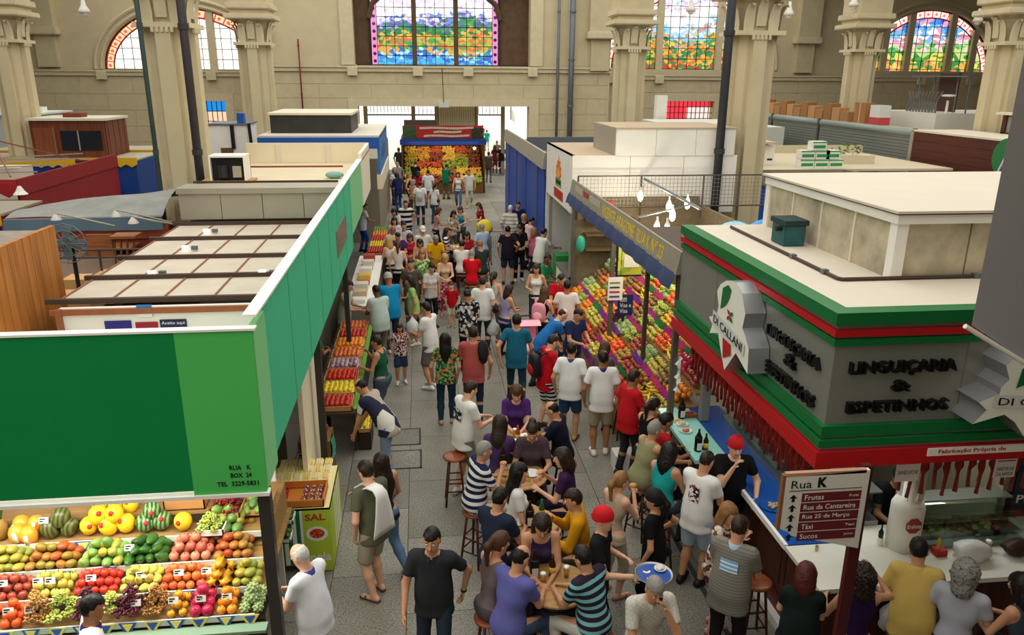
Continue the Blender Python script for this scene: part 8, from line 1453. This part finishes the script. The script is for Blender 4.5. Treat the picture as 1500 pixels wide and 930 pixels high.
# --- the middle crowd
mid = [
 (601, 379, 1.72, 190, 'stand', 'm', 1, ('short', 'dark'), ('tee', '5a5048'), ('pants', '3c3a38'), BK, 'man in a grey brown t-shirt facing the viewer'),
 (633, 386, 1.62, 150, 'front1', 'f', 1, ('bun', 'black'), ('tee', 'c0bcb8'), ('pants', '181a20'), BK, 'woman in black overalls over a white shirt'),
 (652, 373, 1.64, 176, 'front', 'f', 0, ('half', 'blond'), ('tank', 'c8b090'), ('longskirt', ('p', ('8a3440', 'b06068', '5a2430', 'c8a0a0'), 18)), ('sandal', '6a4a3a'), 'blond woman with a long red patterned skirt'),
 (661, 414, 1.12, 200, 'stand', 'm', 0, ('short', 'brown'), ('tee', 'b0141e'), ('shorts', 'b0a890'), '8a8478', 'small boy in a red t-shirt'),
 (684, 423, 1.74, 0, 'front', 'm', 2, ('buzz', 'black'), ('shirt', ('p', ('16161a', 'c8c4bc', '2a2a2e', '8a8680', '101014'), 20)), ('pants', '1c1c20'), BK, 'man in a black and white floral shirt seen from behind'),
 (691, 365, 1.72, 4, 's_table', 'm', 1, ('short', 'grey'), ('tee', 'c0101a'), ('pants', '5a5040'), BK, 'seated man in a bright red shirt seen from behind'),
 (707, 404, 1.74, 12, 'stand', 'm', 0, ('short', 'dark'), ('tee', 'dad8d4'), ('pants', '2c3644'), BK, 'man in a white t-shirt holding a white bag, from behind'),
 (724, 397, 1.66, 30, 'stand', 'f', 1, ('pony', 'dark'), ('tank', 'b8b8a8'), ('pants', '6a685c'), ('sandal', '8a6a52'), 'woman in a pale vest with a beige shoulder bag'),
 (749, 417, 1.62, 60, 'front', 'f', 1, ('half', 'dark'), ('tank', '9a8cb8'), ('slim', '232c3c'), BK, 'woman in a lavender tank top with a black bag'),
 (786, 387, 1.66, 190, 'front1', 'f', 1, ('half', 'dark'), ('tank', 'dcd8d0'), ('pants', '2a2a30'), BK, 'woman in a white tank top with a crossbody strap'),
 (799, 420, 1.64, 30, 'front', 'f', 0, ('long', 'brown'), ('tank', '1a1618'), ('slim', '1c1c22'), BK, 'woman with long brown hair and a pink backpack'),
 (805, 373, 1.76, 130, 'front', 'm', 3, ('buzz', 'black'), ('polo', '1f7a50'), ('pants', '2a2a30'), BK, 'vendor in a green polo with a pink collar'),
 (828, 402, 1.76, 190, 'front', 'm', 1, ('short', 'black'), ('polo', 'bc141e'), ('pants', '8a8578'), BK, 'man in a red polo facing the viewer by the fruit stall'),
 (849, 409, 1.76, 10, 'stand', 'm', 2, ('short', 'black'), ('tee', 'dccfc8'), ('pants', '2a2a30'), BK, 'man in a pale pinkish shirt beside the fruit'),
 (830, 453, 1.74, 80, 'bend', 'm', 0, ('balding', 'dark'), ('tee', '2468a8'), ('pants', '3c3a34'), BK, 'man in a bright blue t-shirt bending by the stroller'),
 (850, 453, 1.74, 150, 'front', 'm', 1, ('short', 'black'), ('tee', '222c54'), ('pants', '4a4438'), BK, 'man in a navy t-shirt with a chest print'),
 (889, 500, 1.6, 40, 'front', 'f', 1, ('half', 'brown'), ('tee', '5a5248'), ('pants', '4a463c'), BK, 'woman with brown hair bending to the fruit trays'),
 (748, 300, 1.72, 20, 'stand', 'm', 0, ('short', 'white'), ('long', ('s', 'd8d2c2', '6a6458', .12, .8)), ('pants', '3a3a3c'), BK, 'white haired man in a cream striped sweater'),
 (762, 295, 1.76, 176, 'stand', 'm', 1, ('short', 'black'), ('tee', '1f2a4c'), ('pants', '22283a'), BK, 'man in a navy t-shirt by the blue stall'),
 (778, 314, 1.66, 200, 'front', 'f', 0, ('half', 'blond'), ('tee', '1a1618'), ('pants', '6a6458'), BK, 'blond woman in a black top beside the white stall'),
 (744, 330, 1.74, 10, 'hip', 'm', 1, ('short', 'black'), ('tee', '201a22'), ('shorts', '2a3444'), '1a1a1c', 'man in a dark shirt and denim shorts, hand on hip'),
 (762, 330, 1.74, 176, 'front', 'm', 1, ('short', 'black'), ('polo', '18181c'), ('pants', '161a24'), 'c8c4bc', 'man in a black polo and dark jeans'),
 (797, 333, 1.6, 60, 'stand', 'f', 0, ('bob', 'light'), ('tee', 'c86a80'), ('pants', '3a3a44'), BK, 'woman in a pink top at the white stall counter'),
 (804, 334, 1.78, 50, 'reach', 'm', 1, ('short', 'black'), ('polo', 'dad8d2'), ('pants', '5a584c'), BK, 'man in a white shirt reaching over the white stall counter'),
 (789, 318, 1.7, 70, 'front', 'm', 1, ('short', 'black'), ('tee', 'd8b4b4'), ('pants', '2a2a34'), BK, 'man in a pale pink shirt behind the woman in pink'),
 (536, 297, 1.72, 60, 'front', 'm', 2, ('short', 'black'), ('tee', 'd4d4d0'), ('pants', '2456a0'), BK, 'vendor in a white t-shirt and blue apron at the left counter'),
 (569, 306, 1.66, 200, 'front', 'f', 1, ('long', 'dark'), ('tee', 'd8d4cc'), ('pants', '3a3a40'), BK, 'woman with long dark hair in white at the left stalls'),
 (577, 318, 1.66, 190, 'stand', 'f', 1, ('half', 'dark'), ('tee', 'd0d4d4'), ('pants', '2a3040'), BK, 'woman in pale grey amid the left crowd'),
 (594, 293, 1.8, 170, 'walk', 'm', 1, ('short', 'dark'), ('polo', ('s', '16161a', 'dcd8d2', .16, .5)), ('pants', '2a2c34'), BK, 'big man in a black and white striped shirt'),
 (576, 330, 1.74, 10, 'stand', 'm', 2, ('none', ''), ('shirt', 'd0c4ac'), ('pants', '2a3448'), BK, 'bald man in a cream shirt seen from behind'),
 (591, 325, 1.7, 190, 'stand', 'm', 1, ('short', 'black'), ('tee', 'c4c0c8'), ('pants', '3a3a44'), BK, 'man in a pale shirt behind the bald man'),
 (583, 341, 1.7, 170, 'front', 'm', 1, ('short', 'black'), ('tee', '4a2c6a'), ('pants', '22222c'), BK, 'man in violet behind the woman with the ponytail'),
 (583, 353, 1.64, 4, 'stand', 'f', 0, ('pony', 'brown'), ('tank', 'dcd8d0'), ('pants', '202024'), BK, 'woman with a brown ponytail in a white top'),
 (554, 348, 1.64, -20, 'front', 'f', 0, ('half', 'blond'), ('tank', 'dcd4cc'), ('pants', '2a2a30'), BK, 'blond woman in a white sleeveless top at the left counter'),
 (600, 343, 1.62, 184, 'front', 'f', 1, ('half', 'brown'), ('dress_tank', 'b8283c'), None, ('sandal', '5a3a30'), 'woman in a red dress in the crowd'),
 (615, 351, 1.62, 180, 'front', 'f', 1, ('half', 'dark'), ('tank', 'c8a488'), ('pants', '6a5a4c'), BK, 'woman in a peach top in the crowd'),
 (619, 331, 1.74, 170, 'stand', 'm', 0, ('none', ''), ('tee', 'd8d6d0'), ('pants', '3a3c44'), BK, 'man in a white cap and white t-shirt'),
 (639, 345, 1.7, 170, 'front', 'm', 2, ('short', 'grey'), ('tee', 'd4a010'), ('pants', '3a3c44'), BK, 'man in a yellow t-shirt with grey hair'),
 (618, 366, 1.64, 176, 'stand', 'f', 0, ('half', 'light'), ('tee', ('p', ('6a9a4a', 'a8c87a', '4a7a34', 'd0d8a0'), 16)), ('pants', '3a3a34'), BK, 'woman in a green floral blouse facing the viewer'),
 (645, 304, 1.66, 80, 'front', 'f', 1, ('bob', 'brown'), ('tank', 'c09098'), ('pants', '1c1a1e'), BK, 'woman in a pale pink top beside the far table'),
 (666, 309, 1.64, 150, 'front', 'f', 1, ('half', 'black'), ('tee', ('p', ('d8d0c4', 'a89880', 'c4b8a4', '7a6a58'), 20)), ('pants', '5a4a40'), BK, 'woman in a beige printed top beside the far table'),
 (674, 303, 1.62, 190, 'front', 'f', 0, ('half', 'brown'), ('tank', '1c8a98'), ('pants', '3a3a44'), BK, 'woman in a turquoise top at the far table'),
 (699, 297, 1.68, -110, 'front', 'f', 0, ('half', 'brown'), ('tee', ('p', ('8a1c28', 'b8303c', '5a1420', 'a84048'), 18)), ('pants', '1c1a20'), BK, 'woman in a red printed blouse before the yellow sack'),
 (705, 327, 1.72, -40, 's_rest', 'm', 1, ('short', 'grey'), ('shirt', 'a8b8d4'), ('pants', '4a4a50'), BK, 'seated man in a pale blue shirt beside the trolley'),
 (656, 333, 1.5, 90, 's_rest', 'm', 1, ('half', 'dark'), ('tee', ('s', '22242c', 'dcd8d4', .1, .5)), ('pants', '2a3448'), BK, 'seated youth in a black and white striped shirt'),
 (684, 340, 1.62, 180, 's_table', 'f', 1, ('half', 'dark'), ('tee', 'a01c2c'), ('pants', '2a2a30'), BK, 'seated woman in dark red at the far table'),
 (677, 352, 1.7, 10, 's_table', 'm', 1, ('short', 'black'), ('tee', 'd4d0c8'), ('pants', '3a3a40'), BK, 'seated man in a white t-shirt seen from behind'),
 (702, 352, 1.7, -20, 's_front', 'm', 1, ('short', 'light'), ('tee', '2a3a34'), ('pants', '22262a'), BK, 'seated man in dark green with a leather jacket'),
 (615, 265, 1.78, 6, 'stand', 'm', 1, ('short', 'dark'), ('tee', 'd8d8d4'), ('pants', '22324c'), BK, 'man in white with a printed backpack seen from behind'),
 (637, 268, 1.66, 30, 'stand', 'f', 1, ('pony', 'dark'), ('tee', 'd4d2ce'), ('slim', '3a4a64'), BK, 'woman in white with a dark shoulder bag'),
 (627, 248, 1.76, 8, 'stand', 'm', 1, ('short', 'dark'), ('tee', 'd4d4d4'), ('pants', '2a3448'), BK, 'man in a white shirt before the far kiosk'),
 (599, 253, 1.64, 100, 'stand', 'f', 0, ('half', 'light'), ('tank', '2a2624'), ('pants', '3a3430'), BK, 'woman in a black top near the far kiosk'),
 (607, 263, 1.62, 40, 'front', 'f', 1, ('bob', 'grey'), ('tank', 'b08060'), ('pants', '5a5248'), BK, 'woman in an orange brown top near the far kiosk'),
 (580, 253, 1.74, -30, 'front', 'm', 2, ('long', 'black'), ('long', '22285c'), ('slim', '2c4470'), BK, 'person in a dark blue vest at the far left stalls'),
 (613, 251, 1.64, 20, 'front', 'f', 1, ('half', 'black'), ('tee', '9c1422'), ('pants', '2a2a30'), BK, 'woman in dark red before the far kiosk'),
 (609, 233, 1.72, 10, 'front', 'm', 1, ('short', 'black'), ('tee', '18161a'), ('pants', '22222a'), BK, 'man in black before the far kiosk'),
 (655, 240, 1.74, 30, 'front', 'm', 2, ('short', 'dark'), ('tee', '0f6a48'), ('pants', '5a5644'), BK, 'vendor in a green shirt at the far kiosk'),
 (671, 252, 1.66, 186, 'walk', 'f', 0, ('half', 'dark'), ('tank', 'dcdcd8'), ('slim', '4a6484'), BK, 'woman in a white tank top and jeans walking from the far kiosk'),
 (687, 248, 1.76, 182, 'walk2', 'm', 1, ('short', 'brown'), ('tee', 'd4d2cc'), ('capri', 'b8b4a8'), 'b8b0a4', 'man in a pale printed t-shirt walking from the far kiosk'),
 (716, 222, 1.74, 20, 'stand', 'm', 2, ('short', 'black'), ('tee', '4a4440'), ('pants', '6a6258'), BK, 'man in brown grey right of the far kiosk'),
 (725, 213, 1.7, 10, 'stand', 'f', 1, ('half', 'dark'), ('tee', '6a1c24'), ('pants', '7a1c28'), BK, 'woman in dark red trousers right of the far kiosk'),
 (735, 212, 1.76, 0, 'stand', 'm', 1, ('short', 'black'), ('tee', '1a1a1e'), ('pants', '1c1c22'), BK, 'man in black right of the far kiosk'),
 (728, 206, 1.74, 180, 'walk', 'm', 1, ('short', 'dark'), ('tee', '8a8680'), ('pants', '2c3444'), BK, 'man in grey walking in at the entrance'),
 (584, 216, 1.78, 20, 'stand', 'm', 3, ('short', 'black'), ('tee', '2a2a2c'), ('pants', '2a2a30'), BK, 'dark silhouetted man before the bright entrance'),
 (565, 247, 1.7, 120, 'stand', 'm', 2, ('balding', 'dark'), ('tee', 'd0ccc4'), ('pants', '5a564c'), BK, 'man in white at the far left stall edge'),
 (575, 245, 1.72, 160, 'stand', 'm', 0, ('short', 'grey'), ('tee', '8ab0c8'), ('pants', '4a4c54'), BK, 'man in pale blue near the bright entrance'),
 (582, 237, 1.74, 170, 'walk', 'm', 1, ('short', 'grey'), ('shirt', '8a8c8c'), ('pants', '5a5a5c'), BK, 'man in a grey shirt near the bright entrance'),
 (713, 190, 1.7, 0, 'walk', 'm', 1, ('short', 'black'), ('tee', '0f9a78'), ('pants', 'b8b4a8'), BK, 'man in a green shirt outside the entrance'),
 (707, 183, 1.7, 150, 'stand', 'm', 1, ('short', 'dark'), ('tee', 'a83a34'), ('pants', '3a3a44'), BK, 'person in a red shirt outside the entrance'),
]
for r in mid:
    k = dict(hat=('cap', 'd8d8d4')) if 'white cap' in r[-1] else {}
    if 'pink collar' in r[-1]: k = dict(collar='c86a8a')
    if r[-1].startswith(('big man', 'blond woman in a black', 'woman in a green floral')): k['fat'] = .5
    pp(r[-1], *r, **k)
# --- right front counter
pp('greencounter', 1183, 822, 1.6, 28, 'front', 'f', 0, ('bob', 'red'), ('tee', '16201e'), ('longskirt', '1a1a1e'), BK, 'woman with short reddish hair in dark green at the counter corner', .3)
pp('purplecounter', 1266, 828, 1.62, 12, 'wave', 'f', 1, ('curly', 'dark'), ('tank', '2a1840'), ('slim', '1c1a24'), BK, 'woman with curly hair in a purple tank top gripping the sign pole')
pp('yellowcounter', 1347, 786, 1.72, 22, 'reach', 'm', 1, ('short', 'black'), ('polo', 'c8aa5c'), ('shorts', '4a443c'), BK, 'man in a yellow shirt leaning on the white counter', .3)
pp('greycounter', 1418, 822, 1.6, 35, 's_rest', 'm', 1, ('curly', 'grey'), ('tee', 'a8a8b4'), ('shorts', '3a3430'), BK, 'seated person with grey curls in a pale shirt at the counter')
pp('tankcounter', 1492, 838, 1.64, -15, 's_front', 'f', 1, ('half', 'black'), ('tank', '3a4450'), ('pants', '1c1e26'), BK, 'seated woman in a grey tank top at the right edge')
pp('cook', 1335, 728, 1.72, 188, 'front', 'm', 2, ('none', ''), ('tee', '161618'), ('pants', '161618'), BK, 'cook in black behind the white counter', pos=(5.25, 7.25), hat=('cap', '1a1a1c'))
# ---------------------------------------------------------------- things people carry
def at(key, k, o=(0, 0, 0)): return PE[key][1](k, o)
def bag(key, joint, s, m, name, lab, seed=1, drop=.22, o=(0, 0, 0), cat='bag'):
    p = at(key, joint, o); c = (p[0], p[1], p[2]-drop); r = blob_bag(c, s, m, name, lab, seed, cat, True); return r
PLW = mat('dcdcda', .4, bump=.6, scale=25); NYL = mat('17171a', .5, name='black_nylon')
bag('limewoman', 'wr-1', (.14, .09, .22), PLW, 'plastic_bag', 'white plastic bags hanging from the woman in lime green', 1, .3, cat='plastic bag')
bag('man in a white t-shirt holding a white bag, from behind', 'wr1', (.13, .08, .22), PLW, 'plastic_bag', 'white shopping bag held by the man in a white t-shirt', 2, .3, cat='plastic bag')
bag('yellowcounter', 'wr-1', (.12, .1, .2), PLW, 'plastic_bag', 'white plastic bag held by the man in the yellow shirt', 3, .3, cat='plastic bag')
bag('woman in a pale vest with a beige shoulder bag', 'P', (.1, .12, .15), mat('a89a80', .7), 'shoulder_bag', 'beige shoulder bag of the woman in the pale vest', 4, -.12, (-.2, -.06, 0))
bag('blackcap', 'P', (.15, .09, .14), NYL, 'shoulder_bag', 'big black shoulder bag of the woman dressed in black', 5, .05, (.2, .0, 0)); bag('greencounter', 'P', (.1, .1, .15), NYL, 'shoulder_bag', 'black bag of the woman in dark green', 6, .05, (.2, -.02, 0))
bag('woman in a lavender tank top with a black bag', 'P', (.07, .1, .13), NYL, 'shoulder_bag', 'black bag on the back of the woman in lavender', 7, -.25, (-.12, -.16, 0)); bag('woman in white with a dark shoulder bag', 'P', (.08, .1, .1), NYL, 'shoulder_bag', 'dark bag of the woman in white near the far kiosk', 8, -.1, (.17, 0, 0))
pj = at('salmon', 'sh1', (-.02, -.06, 0)); blob_bag((pj[0], pj[1], pj[2]-.12), (.1, .12, .24), mat('15171c', .7), 'draped_jacket', 'dark jacket draped over the shoulder of the man in salmon', 9, 'jacket')
def backpack(key, m, m2, lab):
    t, W, J, part = PE[key]; a = t.rotation_euler[2]; p = W('P', (0, -.2, .3)); k = thing('backpack', p, lab, 'backpack', None, a)
    def pt(nm, b, mm, sm=True): o = link(nm, b.mesh(nm, mm, smooth=sm), k)
    b = MB(); b.ball((0, 0, 0), 1, 16, 12); b.v = [(.15*np.sign(x)*abs(x)**.6, .085*np.sign(y)*abs(y)**.7, .21*np.sign(z)*abs(z)**.6) for x, y, z in b.v]; pt('pack', b, m); b = MB(); b.ball((0, -.07, -.06), 1, 12, 8); b.v = [(.11*x, -.07+.045*(y+.07), -.06+.1*(z+.06)) for x, y, z in b.v]; pt('front_pocket', b, m2)
    for s in (1, -1): b = MB(); b.tube([(s*.1, .05, .17), (s*.11, .14, .24), (s*.115, .28, .19), (s*.12, .33, .02), (s*.11, .2, -.12), (s*.1, .05, -.16)], .014, 6); pt('strap', b, m)
backpack('redpack', mat('1a1a20', .6), mat('b01420', .6), 'black and red backpack of the man in red'); backpack('man in white with a printed backpack seen from behind', mat('c8c8c4', .6), mat('b4b8bc', .6), 'pale backpack of the man in white near the far kiosk'); backpack('woman with long brown hair and a pink backpack', mat('d08a98', .6), mat('e0a8b0', .6), 'pink backpack of the woman with long brown hair')
# towel over the shoulder
t, W, J, part = PE['towel']; P = []
for i in range(12):
    f = i/11; row = []
    for j in range(5):
        x = -.13+.036*j+(0 if f < .3 else (f-.3)*.07*(j-1)); y = .12-.30*min(1, f/.3) if f < .3 else -.175-.03*math.sin(f*3); z = J['sh-1'][2]+.075+(.0 if .1 < f < .3 else 0)-(0 if f < .3 else (f-.3)*.8)-(.05 if f < .1 else 0); row.append(W('P', np.array([x, y, z])-J['P']))
    P.append(row)
o = tag(MB().sheet(P).build('towel', mat('e6e4e0', .9), None, True), 'white towel hanging over the shoulder of the man in olive', 'towel'); sm = o.modifiers.new('solid', 'SOLIDIFY'); sm.thickness = .015
# tray of the waiter
p = at('waiter', 'wr1'); q = at('waiter', 'el1'); d = p-q; d[2] = 0; d /= np.linalg.norm(d); c = p+d*.2+np.array([.02, 0, .03]); t = thing('serving_tray', c, 'round blue serving tray carried by the waiter', 'tray'); MB().lathe([(0, 0), (.17, 0), (.19, .018), (.18, .018), (.165, .006), (0, .006)], tuple(c), 28).build('tray_rim', STEEL, t, True); MB().lathe([(0, .007), (.165, .007), (.165, .0085), (0, .0085)], tuple(c), 28).build('tray_mat', mat('1c4a9a', .35), t)
for a_ in (2.4, 4.0): MB().prism([(.04*math.cos(x), .04*math.sin(x)) for x in np.linspace(3.4, 6.0, 8)]+[(.03*math.cos(x), .015+.03*math.sin(x)) for x in np.linspace(6.0, 3.4, 8)], (c[0]+.08*math.cos(a_), c[1]+.08*math.sin(a_), c[2]+.009), (1, 0, 0), (0, 1, 0), .002).build('tray_print', WHITE, t)
plate(c[0]+.08, c[1]+.06, c[2]+.009, 'small plate with napkins on the waiter\'s tray', 'd8c8c4', .06)
# printed patches on backs
def backprint(key, w, h, m, nm, up=.34, side=0., txt=None, tm=None, depth=None):
    t, W, J, part = PE[key]; H = HN; P = []
    for i in range(5):
        row = []
        for j in range(7):
            x = (j/6-.5)*w+side; z = up+(i/4-.5)*h; r = .125; y = -(r*.76+.034)-.0+.55*x*x*2; row.append(tuple(J['P']+J['up']*(z)+np.array([1., 0, 0])*x+J['fw']*y))
        P.append(row)
    b = MB(); b.sheet(P); me = b.mesh(nm, m, smooth=True); o = link(nm, me, t); return o
backprint('argman', .17, .12, stripes('7ab0dc', 'e8eef2', .04, .6), 'back_patch', .36); backprint('gazman', .2, .16, patches(['22252c', 'd8d6d2', '3a3d44', 'e2e0da'], 30), 'back_print', .36); backprint('whiteprint', .13, .2, patches(['e4e2de', 'e4e2de', '2a2a30', 'e4e2de', '8a3a3a'], 34), 'back_print', .34)
# watch on the walking man, cups of food in hands
p = at('blackman', 'wr-1'); tag(MB().lathe([(.032, -.01), (.034, 0), (.032, .01)], tuple(p), 14).build('wrist_watch', IRON), 'dark watch on the wrist of the man in charcoal', 'watch')
for key, lab in (('stripeman', 'sandwich in the hands of the man in navy and white stripes'), ('yellowboy', 'bread roll in the hand of the boy in yellow'), ('purple3', 'snack in the hands of the woman in deep purple'), ('whiteeat', 'orange snack eaten by the man in the white shirt'), ('beigewoman', 'snack in the raised hand of the woman in beige')):
    p = at(key, 'wr1'); q = at(key, 'el1'); d = (p-q)/np.linalg.norm(p-q); c = p+d*.11; b = MB(); b.ball(tuple(c), .035, 10, 7, 0, (1.3, 1, .8)); tag(b.build('snack', mat('d09a5c' if 'orange' not in lab else 'd8782c', .7, var=.2, scale=40), None, True), lab, 'snack')
p = at('phoneman', 'wr-1'); q = at('phoneman', 'head'); c = p*.45+q*.55; tag(MB().obox(c, (.012, 0, .0), (0, .02, .01), (0, -.02, .05)).build('mobile_phone', IRON), 'mobile phone at the ear of the grey haired man', 'phone')
tag(MB().obox(at('woman with long dark hair in white at the left stalls', 'wr1')+np.array([0, 0, -.02]), (.05, 0, 0), (0, .03, 0), (0, 0, .02)).build('paper_wrap', WHITE), 'white paper wrap held by the woman in white at the left stalls', 'wrap')
